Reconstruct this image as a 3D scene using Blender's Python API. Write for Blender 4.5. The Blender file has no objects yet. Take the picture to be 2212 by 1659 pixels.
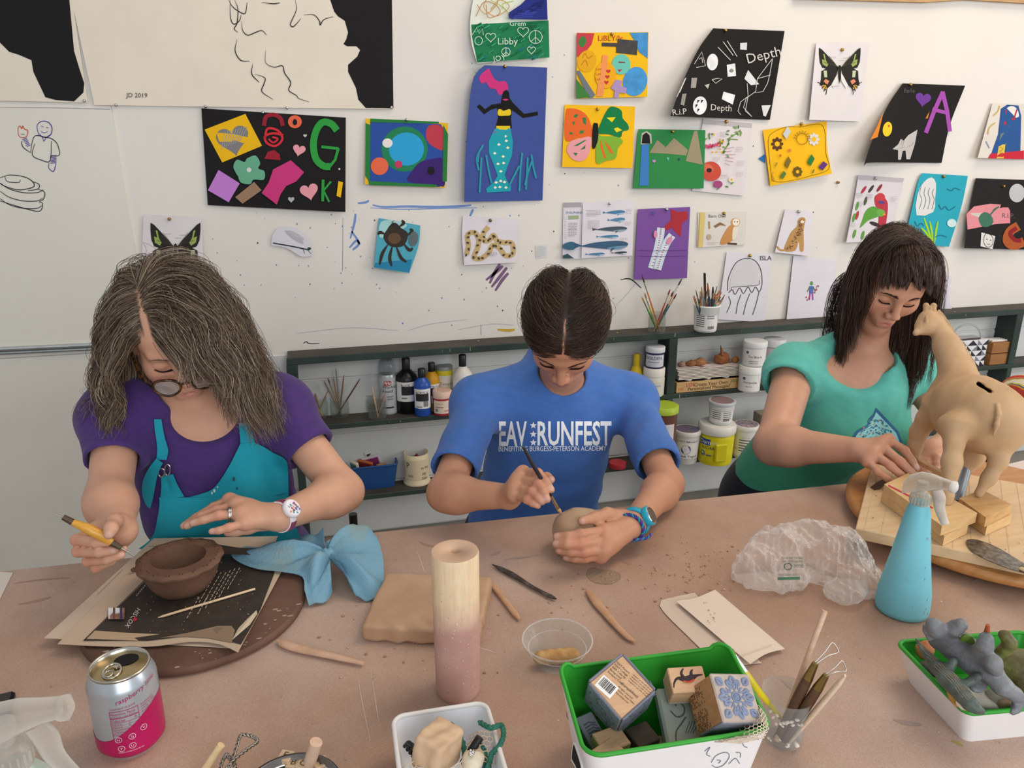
import bpy, bmesh, math, random
import numpy as np
from mathutils import Vector, Matrix, Euler
random.seed(7); RNG=np.random.default_rng(7)
SC=bpy.context.scene; COL=SC.collection
# ---------------------------------------------------------------- camera
FPX=1680.0; PX0, PY0=1106.0,829.5
PITCH, YAW=math.radians(17.5), math.radians(15.0)
CAMP=np.array([0.0,0.0,1.38])
cd=bpy.data.cameras.new('camera'); cam=bpy.data.objects.new('camera', cd); COL.objects.link(cam)
cam.location=CAMP; cam.rotation_euler=(math.pi/2-PITCH,0,-YAW)
cd.sensor_fit='HORIZONTAL'; cd.sensor_width=36.0; cd.lens=36.0*FPX/2212.0
cd.clip_start=0.02; cd.clip_end=60
SC.camera=cam
# ---------------------------------------------------------------- light
w=bpy.data.worlds.new('world'); SC.world=w; w.use_nodes=True
bg=w.node_tree.nodes['Background']; bg.inputs[0].default_value=(0.97,0.985,1.0,1); bg.inputs[1].default_value=0.47
def area(name, loc, target, sx, sy, power, col):
 l=bpy.data.lights.new(name,'AREA'); l.shape='RECTANGLE'; l.size=sx; l.size_y=sy
 l.energy=power; l.color=col
 o=bpy.data.objects.new(name, l); COL.objects.link(o); o.location=loc
 o.rotation_euler=(Vector(target)-Vector(loc)).to_track_quat('-Z','Y').to_euler()
 return o
area('doorway_daylight',(0.6,-2.6,1.9),(0.7,1.6,0.9),3.4,2.4,88,(0.97,0.985,1.0))
area('side_window_daylight',(4.3,0.2,1.75),(1.2,2.3,0.7),1.8,1.5,44,(1.0,0.97,0.93))
area('warm_ceiling_light',(1.9,1.3,3.3),(1.5,2.0,1.0),2.2,0.9,34,(1.0,0.78,0.56))
SC.view_settings.view_transform='Standard'; SC.view_settings.look='None'
SC.view_settings.gamma=1.0; SC.view_settings.use_curve_mapping=False
SC.view_settings.exposure=0.0
# ---------------------------------------------------------------- places: where a sight line meets a real surface
_f=np.array([math.sin(YAW)*math.cos(PITCH), math.cos(YAW)*math.cos(PITCH),-math.sin(PITCH)])
_r=np.array([math.cos(YAW),-math.sin(YAW),0.0]); _u=np.cross(_r, _f)
WALL_Y=2.62; TABLE_Z=0.76
def ray(x, y):return _r*((x-PX0)/FPX)-_u*((y-PY0)/FPX)+_f
def T(x, y, z=TABLE_Z):
 d=ray(x, y); return CAMP+d*((z-CAMP[2])/d[2])
def D(x, y, Y):
 d=ray(x, y); return CAMP+d*(Y/d[1])
def Wp(x, y, off=0.0):return D(x, y, WALL_Y-off)
def Z(x, y, depth):return CAMP+ray(x, y)*depth
def depth_of(p):return float((np.asarray(p)-CAMP)@_f)
def rise(base, py):
 """height above base at which the sight line of row py passes"""
 b=np.asarray(base)-CAMP; k=(PY0-py)/FPX
 return float((k*(b@_f)-b@_u)/(_u[2]-k*_f[2]))
def pxm(p):return FPX/depth_of(p)
# ---------------------------------------------------------------- materials
def lin(h):
 h=h.lstrip('#'); c=[int(h[i:i+2],16)/255 for i in(0,2,4)]
 return tuple((v/12.92 if v<=.04045 else((v+.055)/1.055)**2.4)for v in c)
_M={}
def nodes(m):return m.node_tree.nodes, m.node_tree.links
def base_mat(name):
 m=bpy.data.materials.new(name); m.use_nodes=True
 return m, m.node_tree.nodes['Principled BSDF']
def mix_noise(m, bs, c1, c2, scale, detail=4, lo=.35, hi=.65, stretch=None, rough=.55):
 N, L=nodes(m)
 tc=N.new('ShaderNodeTexCoord'); mp=N.new('ShaderNodeMapping'); nt=N.new('ShaderNodeTexNoise'); cr=N.new('ShaderNodeValToRGB')
 if stretch:mp.inputs['Scale'].default_value=stretch
 nt.inputs['Scale'].default_value=scale; nt.inputs['Detail'].default_value=detail; nt.inputs['Roughness'].default_value=rough
 cr.color_ramp.elements[0].position=lo; cr.color_ramp.elements[1].position=hi
 cr.color_ramp.elements[0].color=(*c1,1); cr.color_ramp.elements[1].color=(*c2,1)
 L.new(tc.outputs['Object'], mp.inputs[0]); L.new(mp.outputs[0], nt.inputs['Vector']); L.new(nt.outputs['Fac'], cr.inputs[0])
 if bs:L.new(cr.outputs[0], bs.inputs['Base Color'])
 return tc, mp, nt, cr
def add_bump(m, bs, scale, strength, dist=.002, detail=3, stretch=None):
 N, L=nodes(m)
 tc=N.new('ShaderNodeTexCoord'); mp=N.new('ShaderNodeMapping'); nt=N.new('ShaderNodeTexNoise'); b=N.new('ShaderNodeBump')
 if stretch:mp.inputs['Scale'].default_value=stretch
 nt.inputs['Scale'].default_value=scale; nt.inputs['Detail'].default_value=detail
 b.inputs['Strength'].default_value=strength; b.inputs['Distance'].default_value=dist
 L.new(tc.outputs['Object'], mp.inputs[0]); L.new(mp.outputs[0], nt.inputs['Vector']); L.new(nt.outputs['Fac'], b.inputs['Height'])
 L.new(b.outputs[0], bs.inputs['Normal'])
def mat(h, rough=.65, var=.05, scale=25, bump=0, bscale=200, metal=0, h2=None, lo=.35, hi=.65, stretch=None, spec=.4, coat=0, sss=0, detail=4):
 key=(h, rough, var, scale, bump, bscale, metal, h2, lo, hi, stretch, spec, coat, sss)
 if key in _M:return _M[key]
 m, bs=base_mat('paint_'+h.strip('#'))
 c=lin(h)
 if h2:c1, c2=c, lin(h2)
 else:c1=tuple(v*(1-var)for v in c); c2=tuple(min(1, v*(1+var))for v in c)
 mix_noise(m, bs, c1, c2, scale, lo=lo, hi=hi, stretch=stretch, detail=detail)
 bs.inputs['Roughness'].default_value=rough; bs.inputs['Metallic'].default_value=metal
 bs.inputs['Specular IOR Level'].default_value=spec
 if coat:bs.inputs['Coat Weight'].default_value=coat
 if sss:
  bs.inputs['Subsurface Weight'].default_value=sss; bs.inputs['Subsurface Radius'].default_value=(.6,.3,.2); bs.inputs['Subsurface Scale'].default_value=.01
 if bump:add_bump(m, bs, bscale, bump)
 _M[key]=m; return m
def wood(h1, h2, scale=14, rough=.55, axis=0):
 key=('wood', h1, h2, scale, rough, axis)
 if key in _M:return _M[key]
 m, bs=base_mat('wood_'+h1.strip('#')); st=[9,9,9]; st[axis]=1.0
 mix_noise(m, bs, lin(h1), lin(h2), scale, detail=6, lo=.3, hi=.7, stretch=tuple(st))
 bs.inputs['Roughness'].default_value=rough
 add_bump(m, bs, scale*3,.15,.001, stretch=tuple(st))
 _M[key]=m; return m
def metal(h='#c8c8c8', rough=.3):return mat(h, rough,.06,60, metal=1.0)
def glass(h='#f4f8f6', rough=.03, ior=1.3, alpha=.28, spec=.5):
 """thin clear plastic or jar glass: mostly lets light straight through, with real reflections"""
 key=('glass', h, rough, ior, alpha, spec)
 if key in _M:return _M[key]
 m, bs=base_mat('clear_'+h.strip('#')); N, L=nodes(m)
 tr=N.new('ShaderNodeBsdfTransparent'); tr.inputs[0].default_value=(*lin(h),1)
 fr=N.new('ShaderNodeLayerWeight'); fr.inputs[0].default_value=.35
 mr=N.new('ShaderNodeMapRange'); mr.inputs['To Min'].default_value=alpha*.35; mr.inputs['To Max'].default_value=min(1, alpha*2.2)
 mx=N.new('ShaderNodeMixShader'); out=N['Material Output']
 bs.inputs['Base Color'].default_value=(*lin(h),1); bs.inputs['Roughness'].default_value=rough
 bs.inputs['Specular IOR Level'].default_value=spec*1.4
 L.new(fr.outputs['Facing'], mr.inputs['Value']); L.new(mr.outputs[0], mx.inputs[0])
 L.new(tr.outputs[0], mx.inputs[1]); L.new(bs.outputs[0], mx.inputs[2]); L.new(mx.outputs[0], out.inputs[0])
 add_bump(m, bs,30,.1,.002)
 _M[key]=m; return m
def vcol_mat(name, rough=.5, sss=0, bump=0, bscale=300, spec=.35, sheen=0, aniso=0, stretch=None):
 if name in _M:return _M[name]
 m, bs=base_mat(name); N, L=nodes(m)
 a=N.new('ShaderNodeVertexColor'); a.layer_name='tint'
 tc=N.new('ShaderNodeTexCoord'); nt=N.new('ShaderNodeTexNoise'); nt.inputs['Scale'].default_value=45; nt.inputs['Detail'].default_value=5
 mr=N.new('ShaderNodeMapRange'); mr.inputs['To Min'].default_value=.88; mr.inputs['To Max'].default_value=1.12
 mx=N.new('ShaderNodeMix'); mx.data_type='RGBA'; mx.blend_type='MULTIPLY'; mx.inputs[0].default_value=1
 L.new(tc.outputs['Object'], nt.inputs['Vector']); L.new(nt.outputs['Fac'], mr.inputs[0])
 L.new(a.outputs[0], mx.inputs[6]); L.new(mr.outputs[0], mx.inputs[7]); L.new(mx.outputs[2], bs.inputs['Base Color'])
 bs.inputs['Roughness'].default_value=rough; bs.inputs['Specular IOR Level'].default_value=spec
 if sss:
  bs.inputs['Subsurface Weight'].default_value=sss; bs.inputs['Subsurface Radius'].default_value=(1,.35,.2); bs.inputs['Subsurface Scale'].default_value=.006
 if sheen:bs.inputs['Sheen Weight'].default_value=sheen
 if bump:add_bump(m, bs, bscale, bump,.001, stretch=stretch)
 _M[name]=m; return m
 # ---------------------------------------------------------------- mesh builder
def nrm(v):
 v=np.asarray(v, float); n=np.linalg.norm(v); return v/n if n>1e-12 else v
def crom(P, n=6, closed=False):
 """smooth polyline through the points"""
 P=[np.asarray(p, float)for p in P]; m=len(P)
 if m<3:return[P[0]+(P[-1]-P[0])*i/n for i in range(n+1)]
 out=[]; rng=range(m if closed else m-1)
 for i in rng:
  p1, p2=P[i], P[(i+1)%m]
  p0=P[i-1]if(i>0 or closed)else p1*2-p2
  p3=P[(i+2)%m]if(i+2<m or closed)else p2*2-p1
  for k in range(n):
   t=k/n; out.append(.5*((2*p1)+(p2-p0)*t+(2*p0-5*p1+4*p2-p3)*t*t+(3*p1-p0-3*p2+p3)*t**3))
 if not closed:out.append(P[-1])
 return out
def frame_z(a, b, hint=(0,0,1)):
 """matrix whose z axis runs a->b, origin a"""
 z=nrm(np.asarray(b)-np.asarray(a)); h=np.asarray(hint, float)
 if abs(z@h)>.98:h=np.array([1.,0,0])if abs(z[0])<.9 else np.array([0,1.,0])
 x=nrm(np.cross(h, z)); y=np.cross(z, x)
 return Matrix(((x[0], y[0], z[0], a[0]),(x[1], y[1], z[1], a[1]),(x[2], y[2], z[2], a[2]),(0,0,0,1)))
def TR(loc, rz=0, rx=0, ry=0, s=1):
 return Matrix.Translation(Vector(loc))@Euler((rx, ry, rz)).to_matrix().to_4x4()@Matrix.Scale(s,4)
class MB:
 def __init__(s):s.v=[]; s.f=[]; s.m=[]; s.mats=[]; s.M=Matrix.Identity(4); s.sm=[]
 def mi(s, m):
  if m not in s.mats:s.mats.append(m)
  return s.mats.index(m)
 def add(s, vs, fs, m, smooth=False):
  o=len(s.v); k=s.mi(m); A=np.array(s.M)
  vs=np.asarray([tuple(v)for v in vs], float)@A[:3,:3].T+A[:3,3]
  s.v.extend(map(tuple, vs))
  for f in fs:s.f.append(tuple(i+o for i in f)); s.m.append(k); s.sm.append(smooth)
  return s
 def box(s, c, size, m, rz=0, bev=.0, rot=None):
  """bevelled box centred on c"""
  hx, hy, hz=[q/2 for q in size]; b=min(bev, hx*.9, hy*.9, hz*.9)
  A=(rot if rot is not None else Euler((0,0, rz)).to_matrix()); c=Vector(c)
  if b<=0:
   vs=[(x*hx, y*hy, z*hz)for x in(-1,1)for y in(-1,1)for z in(-1,1)]
   fs=[(0,1,3,2),(4,6,7,5),(0,4,5,1),(2,3,7,6),(0,2,6,4),(1,5,7,3)]
  else:
   vs=[]; idx={}
   for x in(-1,1):
    for y in(-1,1):
     for z in(-1,1):
      for a in range(3):
       q=[x*hx, y*hy, z*hz]
       for j in range(3):
        if j!=a:q[j]-=b*(x, y, z)[j]
       idx[(x, y, z, a)]=len(vs); vs.append(tuple(q))
   fs=[]
   for a in range(3):
    o=[i for i in range(3)if i!=a]
    for sg in(-1,1):
     q=[]
     for(p, r)in((-1,-1),(1,-1),(1,1),(-1,1)):
      k=[0,0,0]; k[a]=sg; k[o[0]]=p; k[o[1]]=r; q.append(idx[(*k, a)])
     fs.append(tuple(q)if(sg>0)==(a!=1)else tuple(q[::-1]))
   for a in range(3):
    o=[i for i in range(3)if i!=a]
    for p in(-1,1):
     for r in(-1,1):
      k1=[0]*3; k2=[0]*3; k1[a]=-1; k2[a]=1
      for k in(k1, k2):k[o[0]]=p; k[o[1]]=r
      fs.append((idx[(*k1, o[0])], idx[(*k2, o[0])], idx[(*k2, o[1])], idx[(*k1, o[1])]))
   for x in(-1,1):
    for y in(-1,1):
     for z in(-1,1):fs.append(tuple(idx[(x, y, z, a)]for a in range(3)))
  return s.add([c+A@Vector(v)for v in vs], fs, m)
 def lathe(s, prof, m, at=(0,0,0), n=32, axis=None, capb=True, capt=True, wob=None, sx=1, sy=1, smooth=True):
  """prof: (radius, height) pairs turned about z"""
  A=axis if axis is not None else Matrix.Translation(Vector(at)); vs=[]; fs=[]
  for(r, h)in prof:
   for i in range(n):
    a=2*math.pi*i/n; q=r*(1 if wob is None else wob(a, h))
    vs.append(A@Vector((q*math.cos(a)*sx, q*math.sin(a)*sy, h)))
  k=len(prof)
  for j in range(k-1):
   for i in range(n):fs.append((j*n+i, j*n+(i+1)%n,(j+1)*n+(i+1)%n,(j+1)*n+i))
  s.add(vs, fs, m, smooth)
  if capb and prof[0][0]>1e-6:s.add(vs[:n],[tuple(range(n))[::-1]], m)
  if capt and prof[-1][0]>1e-6:s.add(vs[-n:],[tuple(range(n))], m)
  return s
 def tube(s, P, r, m, n=8, flat=1.0, caps=True, hint=(0,0,1), smooth=True):
  P=[np.asarray(p, float)for p in P]; k=len(P); vs=[]; fs=[]
  R=[r]*k if not hasattr(r,'__len__')else list(r)
  if len(R)!=k:R=list(np.interp(np.linspace(0,1, k), np.linspace(0,1, len(R)), R))
  up=np.asarray(hint, float)
  for i in range(k):
   t=nrm(P[min(i+1, k-1)]-P[max(i-1,0)])
   x=np.cross(up, t)
   if np.linalg.norm(x)<1e-3:x=np.cross((1,.3,.2), t)
   x=nrm(x); y=np.cross(t, x); up=y
   for j in range(n):
    a=2*math.pi*j/n; vs.append(P[i]+x*(R[i]*math.cos(a))+y*(R[i]*flat*math.sin(a)))
  for i in range(k-1):
   for j in range(n):fs.append((i*n+j, i*n+(j+1)%n,(i+1)*n+(j+1)%n,(i+1)*n+j))
  s.add(vs, fs, m, smooth)
  if caps:s.add(vs[:n],[tuple(range(n))[::-1]], m); s.add(vs[-n:],[tuple(range(n))], m)
  return s
 def prism(s, poly, h, m, plane=None, m_side=None):
  """closed polygon (3-D points) pushed along vector h"""
  poly=[np.asarray(p, float)for p in poly]; n=len(poly); h=np.asarray(h, float)
  s.add(poly,[tuple(range(n))], m); s.add([p+h for p in poly],[tuple(range(n))[::-1]], m)
  s.add(poly+[p+h for p in poly],[(i, i+n,(i+1)%n+n,(i+1)%n)for i in range(n)], m_side or m)
  return s
 def grid(s, G, m, thick=None, smooth=True):
  """G[i][j] 3-D points; thick = list of the same shape of offset vectors or one vector"""
  G=np.asarray(G, float); a, b=G.shape[:2]; ix=lambda i, j:i*b+j
  fs=[(ix(i, j), ix(i+1, j), ix(i+1, j+1), ix(i, j+1))for i in range(a-1)for j in range(b-1)]
  s.add(G.reshape(-1,3), fs, m, smooth)
  if thick is not None:
   H=G+np.asarray(thick, float); s.add(H.reshape(-1,3),[f[::-1]for f in fs], m, smooth)
   ring=[(i,0)for i in range(a)]+[(a-1, j)for j in range(1, b)]+[(i, b-1)for i in range(a-2,-1,-1)]+[(0, j)for j in range(b-2,0,-1)]
   n=len(ring); vs=[G[i, j]for i, j in ring]+[H[i, j]for i, j in ring]
   s.add(vs,[(k,(k+1)%n,(k+1)%n+n, k+n)for k in range(n)], m)
  return s
 def ball(s, c, r, m, seg=16, rot=None, wob=None):
  r3=(r, r, r)if not hasattr(r,'__len__')else r; A=rot if rot is not None else Matrix.Identity(3); rings=seg//2+1; vs=[]; fs=[]
  for i in range(rings+1):
   th=math.pi*i/rings
   for j in range(seg):
    ph=2*math.pi*j/seg; q=Vector((math.sin(th)*math.cos(ph), math.sin(th)*math.sin(ph), math.cos(th)))
    k=1 if wob is None else wob(q); vs.append(Vector(c)+A@Vector((q.x*r3[0]*k, q.y*r3[1]*k, q.z*r3[2]*k)))
  for i in range(rings):
   for j in range(seg):fs.append((i*seg+j, i*seg+(j+1)%seg,(i+1)*seg+(j+1)%seg,(i+1)*seg+j)[::-1])
  return s.add(vs, fs, m, True)
 def text(s, body, size, m, A, depth=.0004, align='LEFT', warp=None, squash=1.0):
  """flat lettering; A takes text x,y,z to the world; warp bends points first"""
  vs, fs=glyphs(body, align)
  P=[Vector((v[0]*size*squash, v[1]*size, depth))for v in vs]
  P=[Vector(warp(p))for p in P]if warp else[A@p for p in P]
  return s.add(P, fs, m)
 def build(s, name, parent=None, loc=None):
  me=bpy.data.meshes.new(name)
  V=np.array(s.v, float)
  if parent is not None:o0=np.array(parent.matrix_world.translation)if parent.get('_w')is None else np.array(parent['_w'])
  elif loc is not None:o0=np.asarray(loc, float)
  else:o0=np.array([(V[:,0].min()+V[:,0].max())/2,(V[:,1].min()+V[:,1].max())/2, V[:,2].min()])
  me.from_pydata((V-o0).tolist(),[], s.f)
  for m in s.mats:me.materials.append(m)
  me.polygons.foreach_set('material_index', s.m); me.polygons.foreach_set('use_smooth', s.sm)
  me.update()
  return link(name, me, parent, o0)
WORLD_AT={}
def link(name, me, parent, o0):
 o=bpy.data.objects.new(name, me); COL.objects.link(o)
 if parent is None:o.location=o0; WORLD_AT[o.name]=np.array(o0, float)
 else:
  o.parent=parent; o.location=Vector(np.asarray(o0)-WORLD_AT[parent.name]); WORLD_AT[o.name]=np.array(o0, float)
 return o
def _build(self, name, parent=None, loc=None):
 V=np.array(self.v, float)
 o0=np.asarray(loc, float)if loc is not None else np.array([(V[:,0].min()+V[:,0].max())/2,(V[:,1].min()+V[:,1].max())/2, V[:,2].min()])
 me=bpy.data.meshes.new(name); me.from_pydata((V-o0).tolist(),[], self.f)
 for m in self.mats:me.materials.append(m)
 me.polygons.foreach_set('material_index', self.m); me.polygons.foreach_set('use_smooth', self.sm); me.update()
 return link(name, me, parent, o0)
MB.build=_build
_G={}
def glyphs(body, align='LEFT', bold=0):
 k=(body, align, bold)
 if k in _G:return _G[k]
 cu=bpy.data.curves.new('lettering','FONT'); cu.body=body; cu.size=1; cu.align_x=align; cu.offset=bold; cu.resolution_u=2
 o=bpy.data.objects.new('lettering', cu); COL.objects.link(o)
 me=bpy.data.meshes.new_from_object(o.evaluated_get(bpy.context.evaluated_depsgraph_get()))
 r=([tuple(v.co)for v in me.vertices],[tuple(p.vertices)for p in me.polygons])
 bpy.data.objects.remove(o); bpy.data.curves.remove(cu); bpy.data.meshes.remove(me)
 _G[k]=r; return r
def tag(o, label, cat, group=None, kind=None):
 if label:o['label']=label
 if cat:o['category']=cat
 if group:o['group']=group
 if kind:o['kind']=kind
 return o
def thing(name, label, cat, loc, group=None):
 o=bpy.data.objects.new(name, None); COL.objects.link(o); o.location=Vector(np.asarray(loc)); o.empty_display_size=.02
 WORLD_AT[o.name]=np.array(loc, float)
 return tag(o, label, cat, group)
def solo(mb, name, label, cat, group=None, kind=None, loc=None):return tag(mb.build(name, None, loc), label, cat, group, kind)
def struct(mb, name):o=mb.build(name); o['kind']='structure'; return o
def dup(root, shift, label, group=None):
 """a copy of a thing, its parts and their sub-parts"""
 r=root.copy(); COL.objects.link(r); r.location=root.location+Vector(shift); WORLD_AT[r.name]=WORLD_AT[root.name]+np.asarray(shift); r['label']=label
 if group:r['group']=group
 def kids(a, b):
  for ch in list(a.children):
   c=ch.copy(); COL.objects.link(c); c.parent=b; kids(ch, c)
 kids(root, r); return r
 # ================================================================ the room
m_wall=mat('#dfdbd5',.55,.02,3, bump=.15, bscale=60)
b=MB(); b.box((1.0, WALL_Y+.06,1.35),(9.0,.12,3.1), m_wall)
grey=mat('#8d8f93',.8); blue_smear=mat('#6f8fcb',.7); blk=mat('#2c2a2c',.8); purp=mat('#7a5a80',.7); ochre=mat('#c9a43a',.7); skyst=mat('#d3dde4',.7)
def wall_stroke(b, m, wpx, P, off=.0006):
 P=crom([(p[0], p[1],0)for p in P],5)
 L=[]; R=[]
 for i, p in enumerate(P):
  t=nrm(P[min(i+1, len(P)-1)]-P[max(i-1,0)]); n=np.array([-t[1], t[0],0])*wpx/2*(.6+.4*math.sin(3.1*i/len(P)))
  L.append(Wp(*(p+n)[:2], off)); R.append(Wp(*(p-n)[:2], off))
 b.grid([L, R], m)
wall_stroke(b, blue_smear,5,[(805,443),(830,447),(880,446),(940,447),(1000,445),(1018,443)])
wall_stroke(b, blue_smear,2,[(800,449),(870,452),(960,450),(1030,449)])
for P in([(757,515),(766,480),(768,462)],[(760,500),(775,525),(762,540)],[(755,535),(770,520),(778,528)],[(773,439),(790,437),(797,433)],[(1015,468),(1022,452)]):
 wall_stroke(b, blue_smear,5, P)
for P in([(1058,612),(1068,590),(1080,570)],[(1062,620),(1078,600),(1095,578)],[(1070,628),(1085,605),(1098,590)],[(1050,605),(1075,585),(1086,574)]):
 wall_stroke(b, purp,7, P)
wall_stroke(b, ochre,6,[(1075,712),(1098,714),(1112,712)])
wall_stroke(b, blk,2,[(655,742),(662,738),(668,742),(690,742)]); wall_stroke(b, blk,2.5,[(1340,604),(1362,603),(1385,622)])
wall_stroke(b, grey,1.2,[(741,470),(740,585)]); wall_stroke(b, grey,1.4,[(240,228),(270,410),(302,606)]); wall_stroke(b, grey,1.2,[(1039,702),(1039,724)])
wall_stroke(b, grey,1.5,[(0,232),(120,233),(238,236)])
for P in([(880,715),(930,700),(1010,690)],[(1330,660),(1350,640),(1375,610)],[(990,712),(1060,700),(1110,702)],[(640,720),(760,708),(860,714)]):wall_stroke(b, mat('#b9bbbd',.8),1.5, P)
for i in range(150):
 x, y=random.choice([(random.uniform(620,1100), random.uniform(430,720)),(random.uniform(1000,1230), random.uniform(30,700)),(random.uniform(450,800), random.uniform(400,620)),(random.uniform(1000,1800), random.uniform(300,690))])
 r=random.uniform(.6,1.7); b.add([Wp(x+r*math.cos(a), y+1.3*r*math.sin(a),.0008)for a in np.linspace(0,6.28,7)[:6]],[tuple(range(6))], random.choice([blk, grey, grey, blue_smear]))
struct(b,'wall_back')
# the painted block wall shows courses below the shelf
b=MB(); m_block=mat('#d2d4d2',.6,.04,6, bump=.3, bscale=40)
for z0, z1 in((.004,.195),(.2,.395),(.4,.595),(.6,.693)):b.box((1.0, WALL_Y-.003,(z0+z1)/2),(9,.006, z1-z0), m_block, bev=.003)
struct(b,'wall_block_courses')
b=MB(); b.box((1.0,1.5,-.03),(9,5.5,.06), mat('#8c867e',.7,.12,5, bump=.2, bscale=30)); struct(b,'floor')
# wooden batten along the top of the wall
b=MB(); P=[Wp(x, y,0)for x, y in((1712,-14),(2260,-14),(2260,12),(2212,9),(2080,1),(1990,7),(1712,-1))]
b.prism(P,(0,-.02,0), wood('#a87f52','#c49a66')); struct(b,'trim_1')
# white board leaning on the left of the wall, its aluminium rail, and the lower board
b=MB(); m_wb=mat('#dcdad0',.3,.02,2, coat=.2)
q=[Wp(-60,233,.012), Wp(240,237,.012), Wp(303,608,.012), Wp(330,738,.012), Wp(-60,757,.012)]
wb=thing('whiteboard','big white board fixed to the wall with marker drawings of a waving man','whiteboard', Wp(120,745,.01))
b.prism(q,(0,.012,0), m_wb); panel=b.build('panel', wb)
b=MB(); A, B_=Wp(-60,757,.016), Wp(330,739,.016); b.tube([A, B_],.007, metal('#cfd3d4',.25),10); b.tube([A+(0,-.004,-.012), B_+(0,-.004,-.012)],.005, metal('#aab0b2',.3),8); b.build('rail', wb)
b=MB()
def ws(col, wpx, P):wall_stroke(b, mat(col,.8), wpx, P,.0128)
pu='#5d4a9a'; kk='#3c3a44'
ws(pu,2.2,[(84,292),(80,272),(90,262),(104,264),(112,275),(110,290),(98,297),(84,292)]); ws(pu,1.6,[(85,288),(92,298),(95,305),(100,297),(110,290)])
ws(pu,1.5,[(88,272),(94,274)]); ws(pu,1.5,[(99,275),(105,276)]); ws(pu,1.5,[(88,283),(95,287),(103,284)])
ws(kk,2,[(66,330),(50,318),(46,305)]); ws(kk,2,[(66,330),(70,305),(77,293),(96,296),(112,300),(124,312),(128,335),(110,336)]); ws(kk,2,[(75,310),(70,335),(90,346),(108,347),(111,305)])
for k in range(6):ws(pu,2,[(48+k*2,302+k*3),(58+k*1.5,298+k*3)]); ws(pu,2,[(108,338+k*3),(122,336+k*3)])
ws('#c8532e',2,[(40,292),(39,278),(43,272),(47,278),(49,272),(53,279),(60,282),(57,295),(46,297),(40,292)]); ws('#5f9a3c',2,[(45,290),(53,290)])
ws(pu,2,[(106,352),(105,362),(110,368),(116,370),(120,358),(120,352)])
for k,(x, y)in enumerate(((0,0),(-2,18),(-4,34))):ws(kk,2,[(0,395+y),(20,408+y),(50,416+y),(80,416+y),(94+x,410+y)])
ws(kk,2.2,[(0,384),(22,378),(52,382),(70,392),(72,404),(40,410),(10,402),(0,396)]); ws(kk,1.6,[(10,380),(16,392),(40,394),(44,388)]); ws(kk,2,[(70,392),(84,398),(82,408),(60,412)])
ws(kk,2,[(80,408),(96,415),(94,430),(84,436)]); ws(kk,2,[(84,436),(92,440),(86,456),(60,452),(0,434)])
b.build('marker_drawing', panel)
b=MB(); b.box((-1.25, WALL_Y-.006,.365),(1.64,.012,.75), mat('#d5d3cb',.35,.04,3, coat=.2)); struct(b,'wall_lower_board')
# ================================================================ the table
TE=lambda x:1.1735-.0425*x # far edge of the table top
tb=thing('work_table','long studio table with a clay-dusted canvas top','table',(.6,.7,0))
m, bs=base_mat('clay_dusted_canvas'); N, L=nodes(m)
tc, mp, nt, cr=mix_noise(m, None, lin('#b49b8c'), lin('#c6aea0'),3.2, detail=8, lo=.3, hi=.7)
_, _, nt2, cr2=mix_noise(m, None,(1,1,1), lin('#efe6e0'),9, detail=6, lo=.45, hi=.75)
_, _, nt3, cr3=mix_noise(m, None,(.82,.76,.72),(1,1,1),900, detail=2, lo=.3, hi=.6)
_, _, nt4, cr4=mix_noise(m, None, lin('#ecdccd'),(1,1,1),1.4, detail=3, lo=.38, hi=.6)
def mul(a, b_):
 x=N.new('ShaderNodeMix'); x.data_type='RGBA'; x.blend_type='MULTIPLY'; x.inputs[0].default_value=1; L.new(a, x.inputs[6]); L.new(b_, x.inputs[7]); return x.outputs[2]
L.new(mul(mul(mul(cr.outputs[0], cr2.outputs[0]), cr3.outputs[0]), cr4.outputs[0]), bs.inputs['Base Color']); bs.inputs['Roughness'].default_value=.75
add_bump(m, bs,700,.25,.0006); m_table=m
b=MB(); z0=TABLE_Z-.035
b.prism([(-1.2, TE(-1.2), TABLE_Z),(-1.2,.25, TABLE_Z),(2.4,.25, TABLE_Z),(2.4, TE(2.4), TABLE_Z)],(0,0,-.035), m_table, m_side=mat('#7d5f4c',.6,.1))
def blotch(b, m, pts, lift=.0004):
 P=crom([(x, y,0)for x, y in pts],4, True); b.add([T(p[0], p[1], TABLE_Z+lift)for p in P],[tuple(range(len(P)))[::-1]], m)
def smear(b, m, wpx, P, lift=.0003):
 P=crom([(p[0], p[1],0)for p in P],5); Lh=[]; R=[]
 for i, p in enumerate(P):
  t=nrm(P[min(i+1, len(P)-1)]-P[max(i-1,0)]); n=np.array([-t[1], t[0],0])*wpx/2*math.sin(.2+2.7*i/len(P)); Lh.append(T(*(p+n)[:2], TABLE_Z+lift)); R.append(T(*(p-n)[:2], TABLE_Z+lift))
 b.grid([Lh, R], m)
dk=mat('#a1836f',.8,.1); gy=mat('#a48f86',.8,.1); lt=mat('#d3bdae',.8,.05)
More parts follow.
